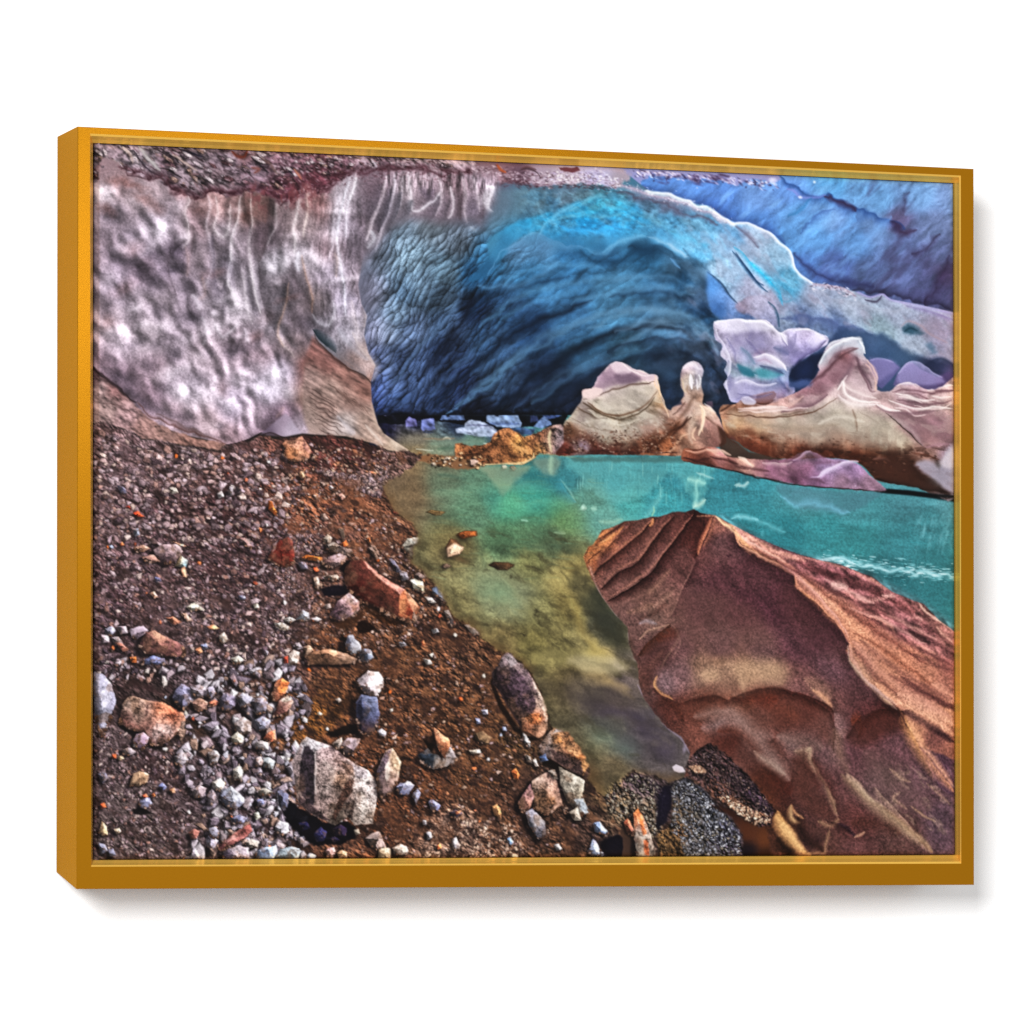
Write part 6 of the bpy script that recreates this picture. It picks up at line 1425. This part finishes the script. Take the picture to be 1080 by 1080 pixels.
rock("780,985 820,945 870,928 930,940 935,1005 800,1010", "810,980,54485c 860,950,b0a4a8 910,970,948894", spk=.35, shadow=(-4, 2, .6)); rock("975,1005 1020,960 1085,925 1110,1010", "1000,990,8c94b4 1060,960,b0bcd8", spk=.35, shadow=(-3, 2, .6))
frame(270, 720, 5.4)
rock("88,65 118,-10 150,-25 192,0 172,60 132,112 100,102", "110,40,94786c 140,40,b06040 170,10,c4683c 130,95,a0604c", "d0703c .6 : 120,30 150,0 170,40 140,75", .4, (-4, 2, .7)); rock("100,190 128,105 180,70 216,108 172,172 140,188", "130,160,6c4440 170,110,946c64 190,100,b09084", "e4dcd0 .8 : 140,102 180,74 205,92 165,112", .35, (-4, 3, .7))
fill("150,640 230,690 310,745 400,800 520,790 562,820 560,880 480,930 330,925 240,860 165,785", '07060c', .93, 1.6, 2, 5)
for s, c in [("330,860 370,820 405,850 390,900 345,905", '2a2848'), ("440,830 480,805 520,830 510,870 450,870", '241c2c'), ("400,890 450,875 480,895 440,910", '1c1828'), ("120,620 160,610 190,640 180,710 135,715", '5c5c70'), ("240,800 290,790 310,830 260,845", '1c1a30')]: rock(s, c, spk=.2)
rock("203,455 235,380 265,330 288,308 340,330 430,358 505,420 560,458 640,500 682,552 692,642 665,802 562,812 522,765 452,812 380,782 310,742 240,682 222,560", "300,350,a8a0a4 400,400,9c8484 480,440,8c7470 400,500,a08c88 400,600,a89490 380,700,9c8480 480,560,7c6050 500,660,6c5a54 460,760,5c5048 600,560,b0a09c 640,640,b4a4a0 620,740,a89890",
     "382e36 .92 : 272,365 300,358 332,400 336,550 330,700 290,680 240,610 248,480\n 9c8888 .9 : 203,455 264,345 250,480 240,640 222,560\n b8b0b4 .8 : 266,338 288,312 345,335 430,362 380,372 335,392 300,358\n 4c342c .8 : 515,570 560,535 545,625 500,690 450,790 430,770 470,660\n 3a2c30 .8 : 245,640 330,705 420,785 380,782 310,742 240,682\n 40302c .7 : 530,730 560,660 560,720 545,780 522,765\n 94888c .8 : 548,462 640,502 625,545 575,545 560,500\n 5c4438 .6 : 480,440 555,480 560,530 520,520", .5, None, .3, 21)
lines("d8d0cc .6 4 10 : 335,400 345,480 340,560 345,640\n d0c4bc .5 10 10 : 640,520 680,580 680,660\n e0d8d0 .4 20 20 : 600,620 620,700 600,780\n c8b8b0 .4 20 20 : 380,440 440,520 400,620\n 6c5048 .5 16 16 : 440,430 520,500 540,560\n 241a1c .6 6 6 : 545,640 510,740 525,760", k=.9)
b_ = polymask("335,400 500,430 690,560 665,800 440,790 340,740", 2); speck(b_[0], b_[1], .22, 1.1, 55)
fill("395,290 450,270 520,235 575,240 590,285 480,300 430,310", '120c0c', .85, 1.5, 1); fill("400,190 470,100 560,30 600,60 575,140 470,180 430,230", '241812', .6, 3, 2)
rock("562,0 640,-70 700,-60 728,-20 722,30 692,82 620,62 590,20", "600,-20,94888c 680,-20,d0c0c0 700,40,c0b4b4 640,40,a8949c", spk=.4, shadow=(-5, 2, .6)); rock("568,112 600,68 690,80 706,190 692,262 642,302 590,282 572,200", "590,150,34364c 640,100,5c6078 680,120,646880 650,180,4c5068 600,250,2c2430 660,270,483434 690,220,50506a", "6c7088 .6 : 606,75 690,84 684,135 630,150\n 1c1a28 .6 : 572,120 600,80 610,200 592,280", .3, (-7, 4, .6), seed=23)
rock("690,505 715,440 742,390 778,374 826,450 812,540 775,622 722,652 692,612", "710,520,6c5c64 740,430,84747c 770,420,e0b898 800,470,c8a888 780,540,b8988c 740,610,7c6664 700,600,6a5654", "584a58 .7 : 690,510 740,395 772,380 745,470 700,540\n f0d0b0 .6 : 775,385 815,450 800,480 765,440\n e0d8cc .5 : 735,480 760,440 765,530 740,560", .35, (-4, 3, .6), seed=24)
rock("480,355 520,315 596,318 575,370 560,402 510,412 490,385", "510,340,94848c 570,340,a08c90 530,395,5c4c50", spk=.35, shadow=(-4, 3, .6)); rock("440,345 490,308 492,340 470,375 445,370", 'a09088', shadow=(-3, 2, .6)); rock("692,275 715,262 742,285 735,310 705,305", 'a8a4b0', shadow=(-2, 2, .6))
rock("800,595 820,570 845,575 865,558 902,582 862,642 812,632", "820,600,8484a0 870,590,b0acbc 840,630,5c5c78", spk=.25, shadow=(-4, 3, .7)); rock("888,645 920,600 942,630 912,692", "900,640,9c9cb0 930,630,7c7c94", shadow=(-3, 3, .7)); rock("983,672 1000,665 1048,700 1025,730 1000,715", '8c8cac', shadow=(-3, 2, .6))
rock("922,412 960,385 1000,360 1050,345 1110,370 1145,432 1120,465 1010,492 950,462", "950,420,343c4c 1000,390,4c5866 1040,370,7c8488 1060,430,9a8c84 1110,420,84787a 1020,470,94847c", "2c3440 .8 : 925,412 1000,365 1020,390 1005,485 950,460\n 6c8088 .6 : 1000,362 1050,347 1060,380 1022,400", .35, (-4, 3, .6), seed=25)
rock("945,320 1010,295 1013,250 1013,250 1030,360 1070,430 1000,400", '38241c', spk=.3); rock("1010,252 1060,290 1106,330 1104,370 1075,432 1035,365", "1040,300,eca07c 1080,340,d88c68 1070,400,b86c4c", "f0b898 .5 : 1015,265 1060,300 1090,345 1045,320", .3, (-3, 3, .5), seed=26)
for s, c in [("622,885 660,858 705,848 742,940 690,950 655,930", '9c8884'), ("698,955 730,938 765,945 772,1008 700,1010", 'd8c0a4'), ("778,940 820,918 858,930 872,970 830,985 790,975", 'bca89c'), ("398,960 415,938 445,938 455,970 435,992 405,990", 'c09898'), ("462,970 490,950 518,965 522,1000 480,1008", 'c8a080'), ("283,985 310,968 345,985 335,1005 290,1008", 'a8b0c8'), ("108,820 140,785 185,800 192,850 150,868 115,855", 'b0acb4'), ("970,860 990,850 1002,880 985,892", 'b8b0b0'), ("1030,930 1050,915 1058,940 1035,945", 'd87050'), ("950,780 968,785 968,812 952,808", 'a8a0a8'), ("100,1000 140,950 200,930 250,945 245,1008", '9ca8b4'), ("0,960 60,935 112,930 105,1008 0,1010", '9cacd0'), ("230,890 262,880 282,905 255,920", '8c8084'), ("560,840 585,832 592,860 570,868", '94887c'), ("40,430 80,425 105,455 80,490 45,480", '94989c'), ("0,430 30,420 42,450 30,480 0,475", 'b09c9c'), ("10,610 60,600 98,625 60,645 15,640", '9c948c'), ("0,670 40,660 48,690 10,700", '6c7094'), ("350,180 365,165 378,178 362,190", 'c8b8a8'), ("450,95 475,85 490,100 470,112", 'b0a098')]:
    rock(s, c, spk=.3, shadow=(-3, 2.4, .65), rim=.45)
frame(450, 720, 5.4)
fill("400,-90 380,0 440,130 520,250 560,300 640,320 600,330 500,280 410,140 360,0", '120a08', .8, 1.5)
rock("430,-150 465,-180 500,-165 512,-118 548,-106 578,-66 612,-12 634,44 672,98 690,172 686,264 664,302 636,316 588,290 545,265 524,212 478,160 446,92 420,44 378,6 372,-62 404,-98", "440,-120,6c5e60 500,-80,6c5c5c 560,-20,54464a 620,40,5c4c4c 660,120,a89084 640,200,94604c 670,260,a8806c 580,240,b07458 540,200,84604c 500,130,544048 460,60,4c3a40 420,-20,54464c 400,-80,4a3c40",
     "40323a .85 : 430,-66 482,-84 530,-62 588,38 626,118 600,176 548,198 484,102 444,22\n 2a1e22 .85 : 385,-80 430,-60 480,60 540,180 540,262 480,170 420,60 375,0\n c8b0a0 .7 : 600,-30 640,50 684,130 690,262 672,200 655,110 615,30\n c87040 .6 : 560,200 600,180 640,170 660,200 640,240 580,230\n 94888a .7 : 440,-150 480,-165 520,-110 480,-90", .5, None, .3, 31)
fill("640,400 740,455 800,495 890,535 880,560 780,520 660,470", '120c08', .85, 1.5)
rock("634,372 700,282 770,228 832,265 890,290 912,340 946,422 918,485 890,532 800,492 740,452 660,402", "660,370,8c7c7c 700,330,9c8a84 800,340,9c6c4c 860,380,a86840 760,310,a27250 880,420,a06440 780,440,5c4644 850,490,4c3c3c 910,450,a07650",
     "a8a0a0 .9 : 768,232 832,267 892,292 905,335 870,315 800,275 740,285 715,290\n 54403e .9 : 700,372 790,422 882,447 886,528 800,490 740,450\n a87a54 .8 : 882,447 936,412 944,424 915,485 892,530\n d8a880 .5 : 800,350 850,340 900,400 860,420 800,390\n b87848 .6 : 712,300 760,300 770,340 720,350", .55, None, .3, 32)
rock("598,562 640,530 690,508 740,560 776,690 720,735 680,752 620,722 602,640", "640,560,a48c80 700,540,a08074 740,620,8c6c60 680,680,a07458 640,690,947058 720,700,84685c", "9c6c4c .5 : 680,660 730,650 740,690 690,700", .5, (-5, 4, .7), seed=33); rock("520,685 560,620 592,575 612,650 585,722 542,742", "550,680,84645c 590,620,6c5058 570,700,a07060", spk=.4, shadow=(-5, 2, .7), seed=34)
rock("752,480 820,510 900,560 888,640 925,742 872,752 800,672 762,580", "790,530,94887c 850,570,a0988c 870,640,8c8070 840,690,84807c", "b0b8c4 .8 : 835,662 890,660 926,742 900,745 860,700\n 544840 .8 : 762,580 800,640 870,720 872,752 800,672", .4, (-3, 3, .6), seed=35); rock("563,735 600,718 672,790 682,862 640,892 585,815", "590,750,7c7884 640,790,9c9494 660,850,6c6874", "5c6070 .7 : 565,740 600,800 640,885 585,815", .35, (-4, 5, .7), seed=36); rock("808,735 860,708 882,780 842,784", '94887c', shadow=(-3, 3, .6)); rock("640,420 680,405 690,440 650,455", '44506c'); rock("690,500 730,495 748,545 720,550", '8c8078', shadow=(-2, 2, .6))
for s, c in [("484,505 508,485 532,528 518,562 495,545", 'c06a40'), ("372,705 400,690 425,720 420,780 385,750", 'd09468'), ("128,740 165,722 205,742 170,770 135,765", '48404c'), ("160,730 195,730 190,745 165,748", 'c87858'), ("12,680 40,665 78,700 60,732 25,725", '8080a0'), ("148,890 170,880 188,940 165,960 150,940", 'd0c4cc'), ("460,890 478,878 492,910 475,925", '90b0dc'), ("545,285 570,300 595,345 585,375 560,350", 'a4a0a0'), ("600,440 620,430 638,475 620,480", 'c0b0a8'), ("560,410 590,420 600,460 570,450", '6c6460'), ("950,800 985,790 1035,855 1020,872 960,850", '8c9cc0'), ("918,960 950,890 975,920 990,985 940,985", 'a8b4d4'), ("990,960 1020,970 1045,1005 1000,1005", 'c0c0d0'), ("725,925 755,915 770,945 740,955", 'a8a4a8'), ("60,930 80,920 85,940 65,948", 'd87850'), ("0,850 25,850 30,885 5,895", 'a09ca4'), ("180,85 200,78 208,100 190,105", 'd85c34'), ("310,155 345,150 350,180 320,180", 'a4a0b4'), ("280,200 305,205 305,235 285,235", '8c90b0'), ("430,255 450,250 455,272 435,275", '848cac'), ("240,385 300,380 310,400 260,405", 'c8b8a8'), ("470,960 520,985 530,1008 480,1005", 'c09c88'), ("270,290 320,275 370,310 350,350 290,340", '64503e'), ("-60,-280 -10,-300 20,-260 0,-200 -40,-210", '000000')][:-1]:
    rock(s, c, spk=.3, shadow=(-2, 2, .55), rim=.4)
fill("985,915 1080,860 1200,920 1180,1010 1010,1010", '0c0a14', .92, 1.5, 1.5, 5); 
frame(630, 720, 5.4)
# wet gravel heaps at the water's edge
def heap(P, col, spec, n, r0, r1, seed, a=1, feather=1.5, rough=2):
    fill(P, col, a, feather, rough, 6, 0, seed=seed); clip(P, feather, rough, 6, 0, seed)
    emboss(fbm(x, y, 2.2, 40, 1.4, 3, seed) * 3 + fbm(x, y, 8, 30, 1.5, 3, seed + 1) * 7, .5)
    noclip(); P_ = np.asarray(pts(P)); c = P_.mean(0); Q = [tuple(c + (p - c) * .96) for p in P_]
    scatter(n, Q, r0, r1, spec, q=q, shadow=.45, contrast=.5)
heap("30,660 70,600 130,550 200,515 300,540 380,590 400,700 370,830 320,890 220,880 120,800 60,740", "100,620,4a3c34 200,560,3c3238 280,600,3c3438 150,680,5a4c3c 300,700,54483c 200,800,4c4034 320,820,4c4034 360,650,2c242c", ['6c6058', '54483c', '847868', '3a3028', '8c8478', '443a40', '9c9488'], 420, .7, 1.6, 501, .92, 3)
fill("350,640 380,590 440,580 420,700 400,780 350,840 335,800", '141020', .9, 1.6, 1.5, 5)
heap("415,600 440,565 500,543 560,580 640,650 700,715 760,775 825,862 828,1010 490,1010 455,910 395,850 415,790 430,700", "450,600,3c3838 520,580,34343a 600,680,34343a 480,720,4c4034 540,800,443c34 470,850,5c4430 650,780,32343c 720,850,302e38 560,930,3c3a3c 780,920,322c34", ['7c7c84', '54545c', '3c3c44', '94949c', '2c2a30', '6c6458', 'a8a8b0', '484038'], 900, .7, 1.7, 511)
for i in range(240):
    a, b_ = q.uniform(470, 820), q.uniform(600, 1000)
    if a > 560 + (b_ - 580) * 1.0 or a < 430 + (b_ - 560) * .25: continue
    blob(630 + a / 5.4, 720 + b_ / 5.4, q.uniform(.6, 1.2), q.uniform(.5, .9), q.uniform(0, 90), ['d8dce4', 'b8bcc8', 'e8e8e8', '9ca4b4'][q.randint(4)], q.uniform(.5, .95))
fill("640,690 760,760 830,862 828,1010 1000,1010 980,900 960,820 880,800 760,720", "720,740,3c2018 860,860,4a2818 950,900,54301c 960,980,2c180f 860,960,160e14 840,1000,0c0a18", .95, 2, 1.5, 5)
heap("500,485 545,410 600,365 640,343 700,385 760,432 830,510 890,570 950,640 1005,725 985,800 920,825 860,780 780,715 690,670 600,590 540,545", "560,470,3a2c2c 640,390,2c2020 720,470,2c2020 800,560,281e22 880,620,241c24 950,700,2a2028 700,620,4c342c 820,720,5c4030", ['4c4044', '3a2c2c', '5c4c4c', '2a2024', '6c5850', '443438'], 520, .7, 1.5, 521, 1, 1.8)
scatter(150, "520,480 580,475 620,510 560,510", .7, 1.6, ['a8846c', 'c49c84', '7c5c4c'], q=q, shadow=.3); scatter(200, "680,650 760,650 830,700 900,730 985,760 985,800 900,815 780,725", .8, 2.0, ['b08c74', 'd0b098', '8c6450', '5c4034', 'e0c4ac'], q=q, shadow=.4)
ridge("545,408 600,365 640,345 660,360", 1, 6, '180e10', .6); ridge("415,600 440,567 500,545 560,582 690,710 760,790 825,870", 1.2, 1.2, '14121a', .7)
heap("335,880 370,845 410,838 475,905 495,1010 360,1010", "380,880,5c4630 440,930,4a3826 470,980,34281e", ['6c5640', '54422e', '3a2c20'], 90, .7, 1.4, 531)
ridge("345,890 400,940 420,1000", 1, 2.5, '7c6040', .5); ridge("375,860 440,920 470,1000", 2, 3, '140e0c', .7)
fill("130,850 150,800 205,860 225,1010 140,1010 150,930", '3c2c24', .9, 1, .8)
rock("205,742 232,716 262,765 305,872 338,1010 226,1010 212,880", "230,740,d06c3c 240,800,b88c7c 230,880,d8c8bc 260,920,a8988c 300,950,9c8c80 250,990,a09488", "cc5c2c .7 : 235,770 258,775 280,860 262,870\n c85428 .7 : 262,900 285,890 300,985 270,980\n 7c6c64 .6 : 262,765 305,872 335,1000 310,1000 285,880\n b06848 .6 : 208,745 230,722 235,800 215,840", .4, (-4, 2, .6), seed=41)
rock("150,800 172,768 212,842 205,878 170,850", "165,800,b06048 195,850,8c5c50", spk=.4, shadow=(-3, 2, .5), seed=42)
noclip(); frame()
# ---------------------------------------------------------------- finish of the print
frame(); CLIP[0] = None
def finish():
    g = IMG.copy()
    L = np.clip(g, 0, 1) @ np.array([.3, .55, .15], np.float32)
    d = np.clip(L - blur(L, 9), -.12, .12); d2 = np.clip(L - blur(L, 2), -.12, .12)
    g *= (1 + (d * .36 + d2 * .16) / np.maximum(L, .12))[..., None]
    g *= 1 + .09 * (np.random.RandomState(3).rand(PH, PW, 1).astype(np.float32) - .5)
    g = np.clip(g, 0, 1) ** .96 * 1.05
    g = np.clip(g, 0, 1); g = g + .24 * (g - .36) * g * (1 - g) * 2
    L = g @ np.array([.3, .55, .15], np.float32); g = L[..., None] + (g - L[..., None]) * 1.08
    return np.clip(g, 0, 1)
PRINT = finish()

def sample(px, py):
    fx = np.clip((px - OX) * SC - .5, 0, PW - 1.001); fy = np.clip((py - OY) * SC - .5, 0, PH - 1.001)
    x0 = fx.astype(int); y0 = fy.astype(int); u = (fx - x0)[..., None]; v = (fy - y0)[..., None]
    return PRINT[y0, x0] * (1 - u) * (1 - v) + PRINT[y0, x0 + 1] * u * (1 - v) + PRINT[y0 + 1, x0] * (1 - u) * v + PRINT[y0 + 1, x0 + 1] * u * v
AMB, KEY = .55, 290.

# ================================================================ the scene
import bpy, math
from mathutils import Matrix, Vector
scene = bpy.context.scene
C = scene.collection

# camera geometry: focal length and centre in the drawing's units
FOC, CX, CY, DIST = 3974., 540., 540., 4.0
def ray(p): return np.array([(p[0] - CX) / FOC, (p[1] - CY) / FOC, 1.])
nrm = ray((-513, 434)); nrm /= np.linalg.norm(nrm)
def hit(p, off):
    r = ray(p); return r * (DIST + off) / (r @ nrm)
ex = hit((1027, 178.1), 0) - hit((81.9, 133.4), 0); ex -= nrm * (ex @ nrm); ex /= np.linalg.norm(ex)
dn = hit((80.7, 937.8), 0) - hit((81.9, 133.4), 0); dn -= nrm * (dn @ nrm); dn /= np.linalg.norm(dn)
px_ = np.cross(dn, nrm); px_ /= np.linalg.norm(px_); 
if px_ @ ex < 0: px_ = -px_
ex = ex + px_; ex /= np.linalg.norm(ex)
ez = np.cross(ex, nrm); 
if ez[1] > 0: ez = -ez
ORG = hit((554, 545), 0)
B = np.stack([ex, nrm, ez])                  # world axes: x along the wall, y into it, z up
def W(p, off): return B @ (hit(p, off) - ORG)
DEPTH = .154

def mesh(name, verts, faces, mat, parent=None, smooth=False):
    me = bpy.data.meshes.new(name); me.from_pydata([tuple(v) for v in verts], [], faces); me.update()
    me.materials.append(mat)
    if smooth: me.polygons.foreach_set('use_smooth', [True] * len(me.polygons))
    o = bpy.data.objects.new(name, me); C.objects.link(o)
    if parent: o.parent = parent; o.matrix_parent_inverse = parent.matrix_world.inverted()
    return o

def material(name):
    m = bpy.data.materials.new(name); m.use_nodes = True
    return m, m.node_tree.nodes, m.node_tree.links, m.node_tree.nodes['Principled BSDF']

def gold(name, col, rough, metal, spec=.12):
    m, N, L, b = material(name)
    tc = N.new('ShaderNodeTexCoord'); mp = N.new('ShaderNodeMapping'); nz = N.new('ShaderNodeTexNoise'); rp = N.new('ShaderNodeMixRGB')
    mp.inputs['Scale'].default_value = (90, 90, 90); nz.inputs['Scale'].default_value = 6; nz.inputs['Detail'].default_value = 4
    L.new(tc.outputs['Object'], mp.inputs[0]); L.new(mp.outputs[0], nz.inputs['Vector']); L.new(nz.outputs['Fac'], rp.inputs[0])
    rp.inputs[1].default_value = (*[c * .93 for c in col], 1); rp.inputs[2].default_value = (*[c * 1.07 for c in col], 1)
    L.new(rp.outputs[0], b.inputs['Base Color'])
    b.inputs['Metallic'].default_value = metal; b.inputs['Roughness'].default_value = rough
    b.inputs['Specular IOR Level'].default_value = spec; b.inputs['Specular Tint'].default_value = (1, .62, .12, 1)
    bp = N.new('ShaderNodeBump'); bp.inputs['Strength'].default_value = .04; bp.inputs['Distance'].default_value = .0006
    L.new(nz.outputs['Fac'], bp.inputs['Height']); L.new(bp.outputs[0], b.inputs['Normal'])
    return m
GOLD = gold('gold_paint', (.30, .124, .005), .24, .36, 0)
LIP = gold('gold_paint_lip_lit', (.85, .50, .09), .25, .45, .3)  # glossier gold, base colour raised to stand in for highlights on the lips

root = bpy.data.objects.new('framed_picture', None); C.objects.link(root)
root['label'] = 'gold framed canvas print of a blue ice cave and green pool on white wall'
root['category'] = 'framed picture'
bl = W((80.7, 937.8), DEPTH); br = W((1027.4, 933.3), DEPTH); root.location = Vector((bl + br) / 2)
bpy.context.view_layer.update()

# loops of the frame, clockwise from the top left
OUT = [(81.9, 133.4), (1027, 178.1), (1027.4, 933.3), (80.7, 937.8)]
INN = [(94.8, 140.9), (1013.3, 185.2), (1013.8, 910.8), (96.0, 914.1)]
CAN = [(98.3, 150.6), (1006.9, 193.0), (1008.9, 902.0), (97.6, 907.4)]
DC = .013                                     # depth of the print behind the frame's face
def lerp2(a, b, t): return (a[0] + (b[0] - a[0]) * t, a[1] + (b[1] - a[1]) * t)
fo = [W(p, 0) for p in OUT]; cen = sum(fo) / 4
R = .0007                                     # eased outer edge
fo_face = [v + (cen - v) / np.linalg.norm(cen - v) * R * 1.4 for v in fo]
fo_side = [v + np.array([0, R, 0]) for v in fo]
bk = [v + np.array([0, DEPTH, 0]) for v in fo]
inn = [W(p, 0) for p in INN]
cham = [W(lerp2(p, q, .24), .0016) for p, q in zip(INN, [(97.4, 150.6), CAN[1], CAN[2], (97.2, 907.4)])]
step = [W(lerp2(p, q, .62), .0085) for p, q in zip(INN, [(97.7, 150.6), CAN[1], CAN[2], (97.4, 907.4)])]
CL = [(97.9, 150.6), CAN[1], CAN[2], (97.5, 907.4)]   # the left lip falls straight back
low = [W(q, DC + .0005) for q in CL]
deep = [W(q, DC + .0005) + np.array([0, .062, 0]) for q in CL]
for i in range(4):
    j = (i + 1) % 4
    V = []; F = []
    rows = [deep, bk, fo_side, fo_face, inn]
    for r in rows: V += [r[i], r[j]]
    for k in range(4): F.append((2 * k, 2 * k + 1, 2 * k + 3, 2 * k + 2))
    F += [(0, 8, 6, 4, 2), (1, 3, 5, 7, 9), (0, 1, 9, 8)]
    rail = mesh('rail', V, F, GOLD, root)
    V = []; F = []
    for r in (inn, cham, step, low, deep): V += [r[i] + np.array([0, -.0001, 0]), r[j] + np.array([0, -.0001, 0])]
    for k in range(4): F.append((2 * k, 2 * k + 1, 2 * k + 3, 2 * k + 2))
    lip = mesh('inner_lip', V, F, LIP)
    lip.parent = rail; lip.matrix_parent_inverse = rail.matrix_world.inverted()

# the print: a fine sheet wrapped over its stretcher, coloured point by point
GAIN = .69
NX, NY = 1060, 884
u = np.linspace(0, 1, NX); v = np.linspace(0, 1, NY)
c3 = [W(q, DC) for q in CAN]
Ug, Vg = np.meshgrid(u, v)
ins = .0
P3 = ((1 - Ug) * (1 - Vg))[..., None] * c3[0] + (Ug * (1 - Vg))[..., None] * c3[1] + (Ug * Vg)[..., None] * c3[2] + ((1 - Ug) * Vg)[..., None] * c3[3]
wid = np.linalg.norm(c3[1] - c3[0]); hei = np.linalg.norm(c3[3] - c3[0])
# where each point of the sheet falls in the drawing
cam = np.einsum('ij,...i->...j', B, P3) + ORG
PXg = cam[..., 0] / cam[..., 2] * FOC + CX; PYg = cam[..., 1] / cam[..., 2] * FOC + CY
ER = .0065                                    # rounded edge of the canvas
dl = Ug * wid; dr = (1 - Ug) * wid; dt = Vg * hei; db = (1 - Vg) * hei
def drop(d): t = np.clip(1 - d / ER, 0, 1); return ER * (1 - np.sqrt(1 - t * t * .98))
P3[..., 1] += np.minimum(np.sqrt(drop(dr) ** 2 + drop(dt) ** 2 + drop(db) ** 2), ER)
# its left side, seen past the frame, goes straight back
EDGE = 104.8
ce = np.argmax(PXg[NY // 2] >= EDGE)
for k in range(ce):
    s = (EDGE - PXg[NY // 2, k]) / (EDGE - 98.0)
    c0 = W(CAN[0], DC + .011 * s); c1 = W(CAN[3], DC + .011 * s); e0 = W(CAN[1], DC + .011 * s); e1 = W(CAN[2], DC + .011 * s)
    P3[:, k] = ((1 - v)[:, None] * (c0 + (e0 - c0) * u[k]) + v[:, None] * (c1 + (e1 - c1) * u[k]))
col = sample(PXg, PYg)
lin = np.where(col <= .04045, col / 12.92, ((col + .055) / 1.055) ** 2.4) * GAIN
idx = np.arange(NX * NY).reshape(NY, NX)
quads = np.stack([idx[:-1, :-1], idx[1:, :-1], idx[1:, 1:], idx[:-1, 1:]], -1).reshape(-1, 4)
me = bpy.data.meshes.new('canvas_print')
me.vertices.add(NX * NY); me.vertices.foreach_set('co', P3.reshape(-1).astype(np.float32))
me.loops.add(quads.size); me.loops.foreach_set('vertex_index', quads.reshape(-1).astype(np.int32))
me.polygons.add(len(quads)); me.polygons.foreach_set('loop_start', np.arange(0, quads.size, 4, dtype=np.int32))
me.polygons.foreach_set('use_smooth', np.ones(len(quads), bool))
me.update(calc_edges=True)
at = me.color_attributes.new('ink', 'FLOAT_COLOR', 'POINT')
at.data.foreach_set('color', np.concatenate([lin, np.ones_like(lin[..., :1])], -1).reshape(-1).astype(np.float32))
m, N, L, b = material('printed_canvas')
ca = N.new('ShaderNodeVertexColor'); ca.layer_name = 'ink'; L.new(ca.outputs['Color'], b.inputs['Base Color'])
b.inputs['Roughness'].default_value = .75; b.inputs['Specular IOR Level'].default_value = .08
me.materials.append(m)
o = bpy.data.objects.new('canvas_print', me); C.objects.link(o); o.parent = root; o.matrix_parent_inverse = root.matrix_world.inverted()
o['label'] = 'flat printed photograph of an ice cave, pool and stony shore'

# the white wall
m, N, L, b = material('white_wall')
nz = N.new('ShaderNodeTexNoise'); nz.inputs['Scale'].default_value = 40; bp = N.new('ShaderNodeBump'); bp.inputs['Strength'].default_value = .02; bp.inputs['Distance'].default_value = .001
L.new(nz.outputs['Fac'], bp.inputs['Height']); L.new(bp.outputs[0], b.inputs['Normal'])
b.inputs['Base Color'].default_value = (.93, .93, .93, 1); b.inputs['Roughness'].default_value = .9; b.inputs['Specular IOR Level'].default_value = .1
wall = mesh('wall', [(-6, DEPTH + .002, -5), (6, DEPTH + .002, -5), (6, DEPTH + .002, 5), (-6, DEPTH + .002, 5)], [(0, 1, 2, 3)], m)
wall['kind'] = 'structure'; wall['label'] = 'plain white wall behind the framed picture'

# light: even white ambient from the world and one soft box from the upper left
w = bpy.data.worlds.new('World'); scene.world = w; w.use_nodes = True
bg = w.node_tree.nodes['Background']; bg.inputs[0].default_value = (1, 1, 1, 1); bg.inputs[1].default_value = AMB
def lamp(name, pos, size, power, target=(0, 0, 0), size_y=None):
    l = bpy.data.lights.new(name, 'AREA'); l.shape = 'RECTANGLE'; l.size = size; l.size_y = size_y or size; l.energy = power
    o = bpy.data.objects.new(name, l); C.objects.link(o); o.location = pos
    o.rotation_euler = (Vector(target) - Vector(pos)).to_track_quat('-Z', 'Y').to_euler()
lamp('soft_box', (-2.2, -5.0, 1.2), 1.1, KEY)
lamp('rail_glint_light', (.17, -5.0, .45), 2.2, 42., size_y=.4)  # unseen strip lamp, added to put a highlight on the rails

cam_ = bpy.data.cameras.new('camera'); co = bpy.data.objects.new('camera', cam_); C.objects.link(co)
cam_.sensor_fit = 'HORIZONTAL'; cam_.sensor_width = 36; cam_.lens = FOC / 1080 * 36; cam_.clip_end = 200; cam_.clip_start = .05
right = B @ np.array([1, 0, 0]); up = B @ np.array([0, -1, 0]); back = B @ np.array([0, 0, -1]); pos = B @ (-ORG)
M4 = Matrix(((right[0], up[0], back[0], pos[0]), (right[1], up[1], back[1], pos[1]), (right[2], up[2], back[2], pos[2]), (0, 0, 0, 1)))
co.matrix_world = M4
scene.camera = co
scene.view_settings.view_transform = 'Standard'; scene.view_settings.look = 'None'; scene.view_settings.gamma = 1; scene.view_settings.exposure = 0; scene.view_settings.use_curve_mapping = False
scene.render.engine = 'CYCLES'
scene.cycles.use_denoising = False; scene.cycles.max_bounces = 6
scene.render.filter_size = 1.2
